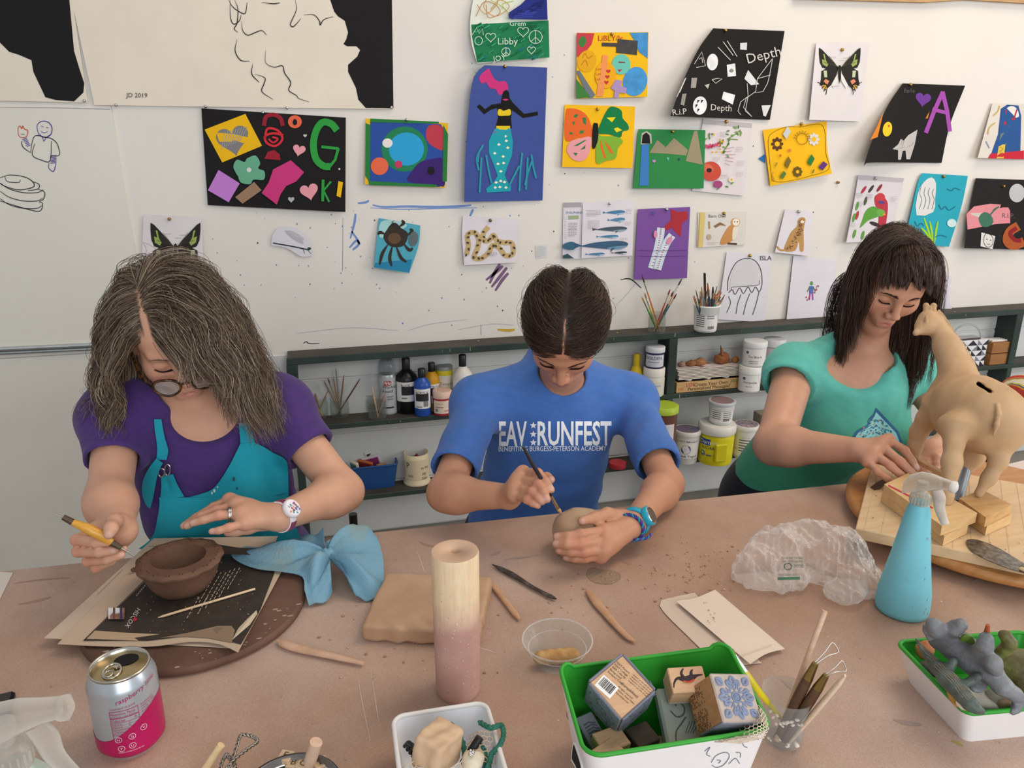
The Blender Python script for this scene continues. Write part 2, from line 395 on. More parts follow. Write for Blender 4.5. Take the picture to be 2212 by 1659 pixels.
for mm, wd, P in((gy,5,[(1060,1200),(1072,1195),(1082,1190)]),(gy,4,[(1090,1208),(1130,1204),(1165,1198)]),(dk,4,[(905,1170),(925,1178),(945,1180)]),(dk,7,[(1342,1208),(1352,1214),(1362,1219)]),(lt,2,[(900,1190),(910,1215),(918,1240)]),(lt,1.6,[(1010,1390),(1040,1400),(1075,1412)]),(gy,12,[(1690,1470),(1720,1490),(1760,1495)]),(gy,9,[(1930,1555),(1960,1562),(1990,1566)]),(mat('#a39a4a',.8),5,[(2055,1600),(2068,1604),(2080,1611)]),(gy,5,[(2095,1262),(2110,1252),(2125,1258)]),(lt,1.5,[(770,1450),(785,1530),(800,1600)]),(lt,1.5,[(800,1440),(812,1520),(818,1560)]),(dk,5,[(40,1305),(70,1300),(110,1290)]),(dk,3,[(30,1260),(90,1252),(150,1248)])):
 smear(b, mm, wd, P)
for i in range(70):
 x, y=random.uniform(40,2180), random.uniform(1190,1655); r=random.uniform(1,3.2)
 if T(x, y)[1]<TE(T(x, y)[0])-.02:blotch(b, random.choice([dk, gy, dk, lt]),[(x+r*math.cos(a)*random.uniform(.6,1.5), y+.7*r*math.sin(a))for a in np.linspace(0,6.28,7)[:6]])
b.build('tabletop', tb)
for lx, ly in((-1.1,.33),(-1.1,1.12),(2.3,.33),(2.3,.98)):
 b=MB(); b.box((lx, ly,(TABLE_Z-.035)/2),(.06,.06, TABLE_Z-.035), wood('#7a5c44','#94745a', axis=2), bev=.004); b.build('leg', tb)
b=MB(); m_sand=mat('#86705c',.9,.1,200, h2='#a38c76', lo=.3, hi=.7)
blotch(b, m_sand,[(1268,1236),(1280,1226),(1300,1230),(1322,1232),(1340,1240),(1338,1252),(1318,1262),(1290,1260),(1272,1250)],.0005)
solo(b,'sand_patch','small patch of grey-brown sand on the table beside the clay pot','sand', kind='stuff')
# ================================================================ pictures pinned to the wall
PAPER=lambda h:mat(h,.8,.03,8, spec=.2)
class Page:
 """a sheet on the wall; outlines are followed on the sheet's own (curled) surface"""
 def __init__(s, name, label, C, col, off=None, top=None, right=None, bot=None, left=None, cat='picture', group=None, tack=None, base=.003, m=None):
  s.C=[np.array(c, float)for c in C]; s.base=base; s.off=off or(lambda u, v:.010*v*v); s.k=0
  xs=[c[0]for c in C]; ys=[c[1]for c in C]; s.x0, s.x1, s.y0, s.y1=min(xs), max(xs), min(ys), max(ys)
  TL, TR_, BR, BL=s.C
  def side(P, a, b):
   P=[a]+[np.array(p, float)for p in(P or[])]+[b]; P=[np.array([*p,0])for p in P]
   Q=np.array(crom(P,8)if len(P)>2 else[P[0], P[-1]]); d=np.r_[0, np.cumsum(np.linalg.norm(np.diff(Q, axis=0), axis=1))]; d/=d[-1]
   return lambda t:np.array([np.interp(t, d, Q[:,0]), np.interp(t, d, Q[:,1])])
  tp, rt, bt, lf=side(top, TL, TR_), side(right, TR_, BR), side(bot, BL, BR), side(left, TL, BL)
  n=18; G=[]
  for i in range(n+1):
   v=i/n; row=[]
   for j in range(n+1):
    u=j/n
    p=(1-v)*tp(u)+v*bt(u)+(1-u)*lf(v)+u*rt(v)-((1-u)*(1-v)*TL+u*(1-v)*TR_+u*v*BR+(1-u)*v*BL)
    row.append(s.at(p[0], p[1]))
   G.append(row)
  c=Wp(sum(xs)/4, max(ys),0)
  s.root=thing(name, label, cat, c, group)
  b=MB(); b.grid(G, m or PAPER(col), thick=getattr(s,'th',(0,.0006,0))); b.build('sheet', s.root)
  s.b=MB()
  if tack:s.tack(*tack)
 def at(s, x, y, l=0):
  u=min(1, max(0,(x-s.x0)/(s.x1-s.x0))); v=min(1, max(0,(y-s.y0)/(s.y1-s.y0)))
  return Wp(x, y, s.base+s.off(u, v)+l)
 def nl(s):s.k+=1; return.0007+s.k*.00012
 def poly(s, col, P, smooth=0, m=None):
  l=s.nl(); P=[(p[0], p[1],0)for p in P]
  if smooth:P=crom(P, smooth, True)
  s.b.add([s.at(p[0], p[1], l)for p in P],[tuple(range(len(P)))], m or PAPER(col)); return s
 def ell(s, col, cx, cy, rx, ry=None, rot=0, m=None, n=24):
  ry=ry or rx; a=math.radians(rot)
  return s.poly(col,[(cx+rx*math.cos(t)*math.cos(a)-ry*math.sin(t)*math.sin(a), cy+rx*math.cos(t)*math.sin(a)+ry*math.sin(t)*math.cos(a))for t in np.linspace(0,2*math.pi, n+1)[:-1]], m=m)
 def line(s, col, w, P, closed=False, sm=5, taper=False, m=None):
  l=s.nl(); P=[np.array([p[0], p[1],0.])for p in P]
  P=crom(P, sm, closed)if(len(P)>2 or sm>1)else P
  if closed:P.append(P[0])
  Lh, R=[],[]; n=len(P)
  for i, p in enumerate(P):
   t=nrm(P[min(i+1, n-1)]-P[max(i-1,0)]); q=np.array([-t[1], t[0],0])*w/2*(math.sin(.25+2.6*i/n)if taper else 1)
   Lh.append(s.at(*(p+q)[:2], l)); R.append(s.at(*(p-q)[:2], l))
  s.b.grid([Lh, R], m or PAPER(col)); return s
 def txt(s, col, body, x, y, h, rot=0, squash=1.0, font=.72):
  l=s.nl(); a=math.radians(rot); vs, fs=glyphs(body); sz=h/font
  P=[(x+(v[0]*math.cos(a)*squash+v[1]*math.sin(a))*sz, y+(v[0]*math.sin(a)*squash-v[1]*math.cos(a))*sz)for v in vs]
  s.b.add([s.at(px, py, l)for px, py in P], fs, PAPER(col)); return s
 def lines(s, col, x, y, wd, n, dy, w=1.0, seed=1):
  """blocks of tiny print"""
  r=random.Random(seed)
  for i in range(n):
   q=x
   while q<x+wd*(1 if i<n-1 else.6):
    e=min(x+wd, q+r.uniform(2,6)); s.line(col, w,[(q, y+i*dy),(e, y+i*dy)], sm=1); q=e+1.2
  return s
 def tack(s, x, y, col='#b08d4a', r=3.2):
  b=MB(); c=s.at(x, y,.0); k=r/FPX*depth_of(c)
  A=frame_z(c, c+np.array([0,-.01,.0])); b.lathe([(k*.9,0),(k*1.15,.001),(k*1.1,.003),(k*.6,.006),(k*.9,.0085),(k*.75,.0095),(0.0001,.0097)], metal(col,.3), n=12, axis=A); b.build('thumbtack', s.root); return s
 def done(s, name='artwork'):
  if s.b.v:s.b.build(name, s.root)
  return s.root
K='#1d1c1d'
def heart(cx, cy, r, rot=0):
 a=math.radians(rot); P=[]
 for t in np.linspace(0,2*math.pi,29)[:-1]:
  x=.062*16*math.sin(t)**3*r; y=-.062*(13*math.cos(t)-5*math.cos(2*t)-2*math.cos(3*t)-math.cos(4*t))*r; P.append((cx+x*math.cos(a)-y*math.sin(a), cy+x*math.sin(a)+y*math.cos(a)))
 return P
flat=lambda u, v:.001+.003*v
# -- large black and white sheets
p=Page('profile_drawing','cream sheet with a solid black shape, cut off by the upper left corner',[(-60,-40),(150,-40),(190,222),(-60,216)],'#e3dacb', flat)
p.poly(K,[(-60,-40),(146,-40),(160,110),(172,150),(182,180),(180,200),(160,219),(120,216),(98,210),(72,155),(68,130),(40,118),(20,112),(0,92),(-60,70)]); p.tack(183,218,'#c9cdd0',3); p.done()
p=Page('ink_drawing','very large cream sheet with flowing hair in ink beside a black mass',[(146,-40),(846,-40),(850,236),(204,227)],'#e6dccd', flat)
p.poly(K,[(700,-40),(846,-40),(850,234),(790,233),(774,215),(769,190),(752,155),(752,140),(772,122),(778,108),(770,100),(750,100),(742,95),(748,85),(752,70),(745,45),(730,35),(722,25)])
for P in([(497,0),(498,38),(505,52),(517,45),(521,32)],[(494,0),(503,15),(520,27),(530,28),(534,5)],[(507,0),(514,20),(512,50),(506,62),(514,70)],[(522,45),(524,65),(535,76),(552,70),(566,66),(576,76)],[(638,0),(640,22),(628,50),(632,58),(640,52),(650,40)],[(656,32),(678,32),(690,45),(692,54),(700,42),(720,36)],[(512,85),(508,110),(520,130),(540,132)],[(546,138),(544,160),(560,178)],[(550,160),(572,168),(570,182),(566,198),(590,215)],[(574,108),(574,135),(592,145),(610,142),(615,158),(628,178),(624,195),(640,206),(646,213),(668,220)],[(565,5),(590,8),(605,6)]):p.line('#33302f',2.2, P, taper=True)
p.txt('#3a3838','JD 2019',273,210,10,1); [p.tack(x, y,'#c9cdd0',3)for x, y in((251,227),(444,230),(620,233),(845,232))]; p.done()
# -- black collage with the letters G and K
p=Page('letter_collage','wide black collage with a green letter G and grey heart on yellow',[(435,234),(747,254),(746,458),(449,443)], K, lambda u, v:.004+.012*v*u)
p.poly('#e9b719',[(442,280),(530,246),(566,315),(480,351)]); p.poly('#7f7d80', heart(503,301,36,-12)); [p.line('#a5a3a6',1.3,[(478+i*5,322-i*2),(486+i*6,285-i*1.5)], sm=1)for i in range(9)]
p.line('#932232',9,[(570,272),(575,252),(592,248),(606,256),(611,272)]); p.line('#d0303c',5,[(572,300),(578,278),(600,282),(610,300),(596,315),(578,310),(572,295),(590,288),(612,292)]); p.line('#d0303c',4,[(580,300),(590,308),(600,300),(588,296)]); p.poly('#9c2434',[(571,343),(578,328),(592,324),(604,333),(606,346)])
p.ell('#e2694a',637,263,15,14); p.ell(K,637,264,5,7)
g='#2f9a41'; p.line(g,15,[(728,282),(716,268),(698,264),(684,280),(677,310),(682,342),(698,358),(714,360)], sm=6); p.line(g,6,[(712,360),(724,345),(731,320)], sm=1); p.line(g,6,[(694,317),(731,321)], sm=1)
p.poly('#e39aa5', heart(646,324,14,12)); p.poly('#e39aa5', heart(668,413,20,-12)); p.poly('#c9c7cb', heart(659,293,4)); p.poly('#b3b1b6', heart(629,431,7)); p.ell('#c9c7cb',733,365,2.2)
p.poly('#66a98a',[(504,360),(512,345),(528,350),(534,342),(552,336),(562,352),(558,364),(571,370),(570,388),(548,388),(540,398),(520,394),(514,380),(512,378)],4); p.ell('#d7d7d3',538,367,5)
p.poly('#bf7fd0',[(472,367),(518,396),(494,437),(449,411)]); p.poly('#9a7c64',[(508,426),(549,393),(565,411),(524,440)])
p.poly('#c83a7c',[(565,417),(580,395),(590,366),(628,346),(657,372),(640,392),(618,402),(606,420),(598,442)]); p.line(g,6,[(698,388),(697,435)], sm=1); p.line(g,4.5,[(715,392),(699,412),(711,436)], sm=1); p.poly('#e9b719',[(731,391),(741,394),(736,427),(727,423)])
p.tack(568,243,'#c9cdd0',3); p.done()
# -- planets collage
p=Page('planet_collage','blue collage of coloured circles framed in green paper strips',[(790,256),(968,266),(962,406),(788,398)],'#e5bb2c', lambda u, v:.003+.01*v)
p.poly('#2b4f9d',[(800,262),(952,268),(966,290),(962,390),(950,404),(798,396),(792,380)]); gg='#2a7a3d'
p.poly('#b93d4c',[(920,290),(926,272),(948,270),(960,286),(958,323),(938,318),(924,306)],3); p.ell('#247f56',874,322,50,49); p.ell('#2e9fd4',878,322,38,36); p.ell('#e5e2dc',837,309,11,10)
p.ell('#e2694a',820,359,19); p.ell('#c83a63',861,355,8); p.poly('#3b256f',[(882,392),(890,370),(908,350),(935,343),(958,345),(961,398),(945,401)],3); p.ell(K,931,369,8,9)
for q in([(800,256),(948,263),(948,267),(800,264)],[(790,266),(800,270),(799,392),(789,380)],[(958,270),(968,290),(965,392),(956,392)],[(796,391),(945,399),(940,404),(798,400)]):p.poly(gg, q)
p.tack(878,259,'#b9bdc0'); p.done()
# -- marker landscape (top edge of the photo)
p=Page('marker_landscape','green marker drawing with a blue patch and scribbles, above the mermaid',[(1024,-12),(1181,-22),(1187,124),(1031,137)],'#dfe6da', lambda u, v:.006+.05*(1-u)**2*v*.4, left=[(1016,40),(1018,90)])
r=random.Random(3)
p.poly('#1f7a50',[(1018,53),(1185,44),(1187,124),(1031,135),(1020,80)])
for i in range(90):
 x, y=r.uniform(1022,1170), r.uniform(52,126); p.line(r.choice(['#15603f','#2c8f63','#1b7350','#35a070','#1f6f7a' if y>95 else '#1c6d49']),3,[(x, y+4),(x+r.uniform(8,16), y-3)], sm=1)
p.poly('#25307f',[(1100,40),(1098,28),(1125,10),(1150,-15),(1181,-20),(1183,43)]); [p.line(r.choice(['#1d2668','#34409a']),2.5,[(1105+i*2,34-i*.8+r.uniform(-8,8)),(1150+i,30-i+r.uniform(-8,8))], sm=1)for i in range(26)]
for cc, q in(('#b9893a',[(1030,10),(1050,30),(1075,5),(1060,-10),(1045,15),(1070,35),(1100,15),(1080,0),(1060,20)]),('#b06a4c',[(1028,35),(1045,5),(1070,10),(1080,28),(1055,38),(1050,10)]),('#9fae3c',[(1060,0),(1085,15),(1100,30),(1085,10),(1110,2)])):p.line(cc,1.5, q, sm=6)
wh='#c9ddd0'; p.txt(wh,'Grem',1100,56,11); p.txt(wh,'Libby',1074,96,15); p.txt(wh,'JOY',1066,133,12,-8)
for cx, cy, rr in((1157,80,14),(1093,112,9)):p.line(wh,1.4,[(cx+rr*math.cos(t), cy+rr*math.sin(t))for t in np.linspace(0,6,12)], True); p.line(wh,1.4,[(cx, cy-rr),(cx, cy+rr)], sm=1); p.line(wh,1.4,[(cx-rr*.7, cy+rr*.7),(cx, cy),(cx+rr*.7, cy+rr*.7)], sm=1)
for q in(heart(1060,80,11), heart(1130,68,12), heart(1148,108,9)):p.line(wh,1.4, q, True, sm=1)
p.line(wh,1.4,[(1020,75),(1030,60),(1035,72),(1043,62),(1044,76)], sm=1); p.line(wh,1.4,[(1034+8*math.cos(t),88+9*math.sin(t))for t in np.linspace(0,6,9)], True); p.done()
# -- mermaid
p=Page('mermaid_collage','tall blue sheet with a black cut-paper mermaid and turquoise tail',[(1047,141),(1182,146),(1172,433),(1003,436)],'#3f5296', lambda u, v:.004+.045*(1-u)**2*(1-.3*v), left=[(1024,165),(1014,225),(1006,330)], tack=(1090,144))
p.poly('#c7357b',[(1035,168),(1042,158),(1052,150),(1056,148),(1062,160),(1068,170),(1078,176),(1092,176),(1098,190),(1090,200),(1078,205),(1070,192),(1058,190),(1050,178),(1040,180)],3)
p.poly('#161515',[(1084,210),(1087,198),(1093,194),(1099,198),(1101,212),(1108,222),(1118,232),(1132,246),(1162,241),(1162,249),(1130,255),(1118,246),(1106,238),(1104,258),(1106,277),(1070,276),(1076,255),(1074,233),(1060,237),(1046,247),(1030,230),(1036,225),(1048,236),(1062,226),(1082,223)])
p.poly('#c7357b',[(1085,215),(1092,213),(1099,215),(1092,218)]); p.poly('#e0c325',[(1077,236),(1090,238),(1102,236),(1103,248),(1090,250),(1076,249)],3); p.poly('#e0c325',[(1072,272),(1102,272),(1102,281),(1072,279)])
tq='#1f9fae'; p.poly(tq,[(1068,279),(1078,276),(1088,280),(1098,276),(1103,279),(1108,305),(1106,335),(1096,360),(1090,378),(1096,392),(1104,402),(1103,413),(1052,416),(1050,408),(1066,394),(1075,380),(1066,355),(1056,330),(1056,305)]); p.line('#a43c7a',2,[(1066,286),(1085,284),(1101,287)])
for(x, y)in((1069,306),(1092,294),(1094,304),(1078,312),(1097,319),(1069,331),(1087,338),(1076,354),(1088,352),(1082,370),(1072,394),(1082,391),(1070,405),(1080,404),(1090,393),(1093,405)):p.poly('#efe9cf',[(x-4, y+1),(x-1, y-3),(x+4, y),(x, y+3)])
sg='#2f93a8'
for q in([(1044,313),(1030,340),(1034,368)],[(1040,340),(1038,380),(1036,416)],[(1050,335),(1056,370),(1062,396)],[(1128,330),(1124,370),(1122,413)],[(1122,358),(1108,385),(1100,402)],[(1140,340),(1138,380),(1136,410)],[(1148,334),(1152,360),(1158,385)],[(1150,345),(1140,375),(1134,400)],[(1034,330),(1032,350)]):p.line(sg,4, q)
p.done()
# -- yellow Libby collage
p=Page('name_collage','yellow collage with blue foil circles and a black cut-out at its top',[(1246,71),(1401,69),(1398,209),(1245,213)],'#ecb91b', lambda u, v:.003+.008*v, tack=(1321,74))
p.poly('#c2404a',[(1246,71),(1284,72),(1278,96),(1262,116),(1246,124)],0); p.ell('#3f7d3d',1258,90,8,12,15); p.txt('#c0332f','LiBLY/Jr',1291,88,12)
blu=mat('#3f8fcb',.35,.15,30, metal=.25); p.poly('',[(1360,71),(1400,70),(1399,126),(1380,112),(1372,90)], m=blu); p.ell('',1372,176,26,32,15, m=blu)
bf=mat('#343230',.45,.25,40); p.poly('',[(1300,92),(1334,93),(1334,84),(1378,88),(1376,119),(1331,114),(1331,101),(1300,100)], m=bf)
p.ell('#e0a51c',1268,132,20,24,20); p.line('#7d5a1c',1,[(1258,125),(1264,115),(1270,126),(1280,120)]); p.line('#7d5a1c',1,[(1256,140),(1264,130),(1270,142)]); p.ell('#69c1b2',1342,139,20,22); p.line('#7d3a3c',2.5,[(1336,134),(1350,135)], sm=1); p.poly('#b03a3c',[(1334,150),(1344,150),(1338,156)])
p.ell('#e9a71f',1308,162,23,29); p.poly('#e8935a',[(1302,118),(1314,120),(1303,208),(1288,208)]); [p.poly('#c23a30', heart(1314-k*2,154+k*12,5))for k in range(3)]
for k, tt in enumerate(('Luv','Luv','Luv')):p.txt('#b07018', tt,1288-k,152+k*11,6,-6)
p.poly('#6d7680',[(1245,154),(1252,152),(1286,205),(1280,212),(1272,212)]); p.poly('#3f7d3d',[(1245,170),(1276,210),(1245,213)]); p.poly('#a88fc0',[(1330,172),(1344,174),(1342,186),(1354,190),(1352,202),(1338,200),(1336,212),(1326,210),(1328,196),(1320,190)]); p.done()
# -- paper butterfly
p=Page('butterfly_collage','yellow square with a cut-paper butterfly, each wing another colour',[(1220,226),(1372,230),(1366,363),(1214,361)],'#efbb1a', lambda u, v:.003+.012*v, tack=(1290,236))
p.poly('#e2662c',[(1222,240),(1230,234),(1250,237),(1268,250),(1278,274),(1278,296),(1250,298),(1224,306),(1219,280)],3); [p.poly('#3c7d45', q)for q in([(1238,252),(1244,246),(1250,248),(1244,255)],[(1258,254),(1266,254),(1266,270),(1260,266)],[(1236,264),(1242,262),(1240,272)],[(1253,282),(1262,281),(1260,288),(1252,289)],[(1232,284),(1240,290),(1230,290)])]
p.poly('#137a45',[(1291,288),(1296,270),(1310,240),(1322,230),(1342,238),(1345,255),(1356,268),(1358,280),(1345,284),(1340,297),(1315,290)],3); p.poly('#e6d21f',[(1310,254),(1330,253),(1322,264)]); p.poly('#e6d21f',[(1326,278),(1334,275),(1344,281),(1332,286)])
p.poly('#e49ca2',[(1277,296),(1274,326),(1262,346),(1240,346),(1224,326),(1232,306),(1250,300)],3); [p.poly('#2c7a48', q)for q in([(1238,316),(1262,303),(1268,302),(1248,315)],[(1253,324),(1265,313),(1264,321)],[(1238,330),(1248,330),(1244,337)])]
p.poly('#7fae35',[(1290,292),(1300,294),(1330,295),(1346,305),(1335,320),(1330,342),(1310,347),(1290,354),(1287,330)],3); p.poly('#e2662c',[(1297,300),(1304,325),(1310,342),(1305,342),(1296,315)]); p.poly('#e2662c',[(1303,302),(1318,318),(1326,333),(1318,330)])
p.poly(K,[(1281,270),(1288,266),(1292,270),(1292,300),(1285,320),(1279,316)],3); p.done()
# -- green hills
p=Page('hills_collage','green sheet with brown paper hills and a blue stripe',[(1379,279),(1524,281),(1520,407),(1368,407)],'#318549', lambda u, v:.006+.008*v, tack=(1452,284))
p.poly('#9a8f74',[(1403,330),(1420,302),(1438,318),(1456,298),(1486,324),(1482,336),(1440,332)]); p.poly('#9a8f74',[(1481,348),(1499,283),(1506,282),(1518,356)]); p.poly('#b9b9ae',[(1384,312),(1386,288),(1397,283),(1407,290),(1408,310)]); p.poly(K,[(1386,310),(1388,292),(1396,286),(1403,292),(1405,310)]); p.poly('#3f7cc0',[(1386,312),(1402,312),(1401,401),(1381,401)])
p.poly('#c38cc0', heart(1413,348,4)); p.poly('#58c0ae',[(1440,340),(1446,340),(1443,348)]); p.poly('#34406b',[(1464,342),(1470,342),(1467,348)]); p.done()
# -- Depth
p=Page('depth_collage','black curled sheet with cut silver shapes and the word Depth',[(1541,61),(1695,67),(1663,259),(1448,251)],'#1e1c1c', lambda u, v:.006+.19*max(0,.62-u)**1.6*(.25+.75*v), left=[(1508,108),(1474,180)], tack=(1566,66))
si=mat('#cfcfd0',.4,.1,30, metal=.2)
wt='#cfccc6'
p.ell('',1539,134,12,18,5, m=si); p.poly('',[(1570,140),(1588,137),(1590,164),(1572,166)], m=si); p.poly('#8c8985',[(1574,153),(1580,147),(1586,153),(1579,159)]); p.poly('',[(1608,170),(1616,151),(1640,182),(1622,184)], m=si); p.poly('',[(1599,93),(1614,92),(1613,108),(1599,107)], m=si); p.poly('',[(1559,214),(1563,198),(1588,205),(1583,226)], m=si)
p.ell('',1512,228,15,20,8, m=si); [p.poly(K,[(1508+8*math.cos(a)+3,228+11*math.sin(a)-3),(1516+8*math.cos(a),226+11*math.sin(a)),(1510+8*math.cos(a),233+11*math.sin(a))])for a in np.linspace(0,6.28,7)[:-1]]
p.poly('',[(1645,228),(1665,227),(1654,252),(1649,250)], m=si); p.poly('#9a9692',[(1494,168),(1506,168),(1503,190),(1492,190)]); p.poly('#b9b5b0',[(1522,184),(1533,181),(1529,192)]); p.poly('#8d8985',[(1474,203),(1483,202),(1478,228),(1470,226)])
p.txt(wt,'Depth',1614,138,22,-14); p.txt(wt,'Depth',1534,238,14,3,.95); p.txt(wt,'R.i.P',1452,249,13,-5)
for q in([(1551,102),(1578,130)],[(1562,90),(1584,120)],[(1571,88),(1592,122)]):p.line(wt,1.6, q, sm=1)
for q in([(1669,126),(1636,170),(1632,200),(1648,198),(1658,180),(1663,160),(1669,126)],[(1636,170),(1664,162)],[(1614,180),(1616,208),(1600,220),(1594,240),(1600,248)],[(1632,198),(1612,212),(1606,232),(1624,252)],[(1616,208),(1610,240),(1622,250)],[(1468,200),(1482,168)],[(1462,210),(1480,170)],[(1500,138),(1516,112),(1524,142),(1504,146)],[(1510,128),(1516,124),(1518,136)],[(1538,172),(1552,169),(1560,170),(1546,180),(1538,172)]):p.line(wt,1.4, q, sm=1)
p.done()
# -- moth prints
def moth(p, cx, y0, s, fade=1):
 """printed swallowtail moth: cx, top row, half span in px"""
 X=lambda x, y:(cx+x*s, y0+y*s)
 for q in(-1,1):
  M_=lambda*P:[X(q*a, b)for a, b in P]
  p.poly('#2a2a26', M_((.06,.95),(.3,.68),(.6,.35),(.86,.08),(1,.0),(1.0,.3),(.96,.7),(.85,.95),(.62,1.02),(.2,1.2))); p.poly('#2a2724', M_((.06,.95),(.65,1.0),(.88,1.12),(.9,1.5),(.95,1.75),(.7,2.05),(.42,1.8),(.15,1.3)))
  p.poly('#95a85c', M_((.72,.32),(.8,.3),(.72,.6),(.86,.55),(.82,.8),(.62,.92),(.55,.8),(.66,.62))); p.poly('#b9c9a4', M_((.62,1.1),(.78,1.1),(.74,1.42),(.6,1.42))); p.poly('#d98a6a', M_((.5,1.6),(.68,1.5),(.78,1.62),(.6,1.78))); p.poly('#d0a94c', M_((.66,1.8),(.86,1.78),(.8,2.0),(.62,1.98))); p.poly('#dfe0dd', M_((.06,1.25),(.14,1.3),(.4,1.8),(.3,1.95),(.08,1.6)))
  [p.line('#4c4c3c',.8, M_((.12,.9),(.5+.08*k,.4+.1*k)), sm=1)for k in range(4)]
  for k in range(5):p.line('#2a2724',1.5, M_((.6+.07*k,1.9-.04*k),(.66+.1*k,2.25-.15*k)), sm=1)
 p.poly('#2c2820',[X(-.07,.9), X(0,.82), X(.07,.9), X(.06,1.4), X(0,1.75), X(-.06,1.4)])
 for a, b_ in((-.3,.45),(.3,.5),(.1,.62)):p.line('#8d8d8a',.7,[X(a-.12, b_), X(a+.12, b_)], sm=1)
pr='#dcd7da'
p=Page('moth_print','printed page of a dark moth beside the black curled Depth sheet',[(1763,93),(1878,92),(1858,262),(1748,259)], pr, lambda u, v:.006+.02*v*(1-u), tack=(1818,108)); moth(p,1814,103,45); p.lines('#9a979c',1798,186,20,1,4); p.done()
p=Page('moth_print','printed page of a dark moth above the grey-haired head',[(310,464),(434,469),(440,600),(305,592)], pr, lambda u, v:.004+.01*u*v, right=[(438,520)], tack=(366,473)); moth(p,379,481,54); p.done()
# -- plants page
p=Page('flower_print','printed page of red poppy and wild flowers partly under green sheet',[(1519,256),(1626,264),(1607,423),(1495,412)],'#ddd6d8', lambda u, v:.002+.004*v, tack=(1568,263))
p.poly('#b9b4b6',[(1519,258),(1625,266),(1624,276),(1518,268)]); r=random.Random(5)
for(x0, y0, x1, y1)in((1600,280,1572,300),(1572,300,1594,302),(1575,302,1560,330),(1560,395,1548,410)):p.line('#6f8f4c',2,[(x0, y0),((x0+x1)/2+3,(y0+y1)/2),(x1, y1)])
for i in range(26):
 x, y=r.choice([(1580,288),(1590,282),(1566,310),(1536,296),(1570,330),(1578,395)]); x+=r.uniform(-12,12); y+=r.uniform(-9,9); p.ell(r.choice(['#5f8a45','#7aa356','#4c7a3c']), x, y,4,1.8, r.uniform(0,180), n=8)
for i in range(12):p.ell(r.choice(['#b8385c','#c9507a','#a83050']),1522+i*3,318-i*.6+r.uniform(-3,3),2.6,3.4, n=8)
p.ell('#c9503f',1536,370,22,21,20); p.ell('#d86a50',1530,364,12,9,30); p.ell('#3a2a2c',1532,368,6,5); p.ell('#a54c7c',1551,398,10,8); p.ell('#e6dfd0',1580,388,6); p.ell('#d9b23a',1580,388,2.5)
[p.ell('#d6a933',1528+r.uniform(0,40),286+r.uniform(0,55),2.2, n=6)for i in range(9)]; [p.line('#b06a88',1,[(1566,322+k*6),(1580+r.uniform(-4,10),318+k*8)], sm=1)for k in range(6)]
for q in((1556,286),(1590,318),(1540,340),(1592,348),(1556,376),(1590,372)):p.lines('#a09ca3', q[0], q[1],16,4,3,.8, q[0])
p.done()
# -- yellow diamonds
p=Page('diamond_collage','yellow sheet with small paper diamonds and flower rings',[(1648,281),(1786,262),(1797,375),(1664,402)],'#efb81c', lambda u, v:.004+.02*v*(.3+.7*u), right=[(1787,320)], tack=(1730,268))
p.line('#7a5f1e',1,[(1668,385),(1662,340),(1660,300),(1672,285),(1700,274),(1730,274),(1770,268),(1782,285),(1784,330),(1790,365),(1750,380),(1700,392),(1676,392)], True)
for cx, cy, rr, cc in((1679,311,13,'#5a3a24'),(1758,301,12,'#d6d4cf'),(1723,371,9,'#6a5520')):
 for a in np.linspace(0,6.28,9)[:-1]:p.ell(cc, cx+rr*.68*math.cos(a), cy+rr*.8*math.sin(a),4.6,3.6, math.degrees(a), n=10)
 p.ell('#efb81c', cx, cy, rr*.42)
p.line('#8a6a1c',1.2,[(1733+12*math.cos(t),300+12*math.sin(t))for t in np.linspace(0,6,14)], True); [p.line('#8a6a1c',1.2,[(1733+13*math.cos(t),300+13*math.sin(t)),(1733+19*math.cos(t+.1),300+18*math.sin(t+.1))], sm=1)for t in np.linspace(3.2,6.2,9)]
for cx, cy, w_, h_, cc in((1700,287,9,14,'#c9cbc8'),(1702,351,7,14,'#7a6a28'),(1752,346,8,13,'#2f7a3c'),(1778,358,10,10,'#5d3a7d'),(1692,378,7,9,'#5c7a3c'),(1757,370,3,5,'#5c7a3c'),(1677,355,3,5,'#9a8a2c')):p.poly(cc,[(cx-w_, cy+3),(cx+1, cy-h_),(cx+w_, cy-3),(cx-1, cy+h_)])
[p.line('#d0703c',1.4,[(1706+4*math.cos(a),325+4*math.sin(a)),(1706-4*math.cos(a),325-4*math.sin(a))], sm=1)for a in(0,1,2)]; p.ell('#c9602c',1686,336,2,3); p.line('#b88a2a',1,[(1666,392),(1670,382),(1674,392),(1668,376),(1672,372)]); p.done()
b=MB(); b.add([Wp(1638,343,.003), Wp(1652,333,.003), Wp(1653,352,.003), Wp(1638,343,.0036), Wp(1652,333,.0036), Wp(1653,352,.0036)],[(0,1,2),(5,4,3),(0,3,4,1),(1,4,5,2),(2,5,3,0)], PAPER('#2d6fb5')); solo(b,'paper_corner','small blue paper corner poking out behind the yellow diamond sheet','paper')
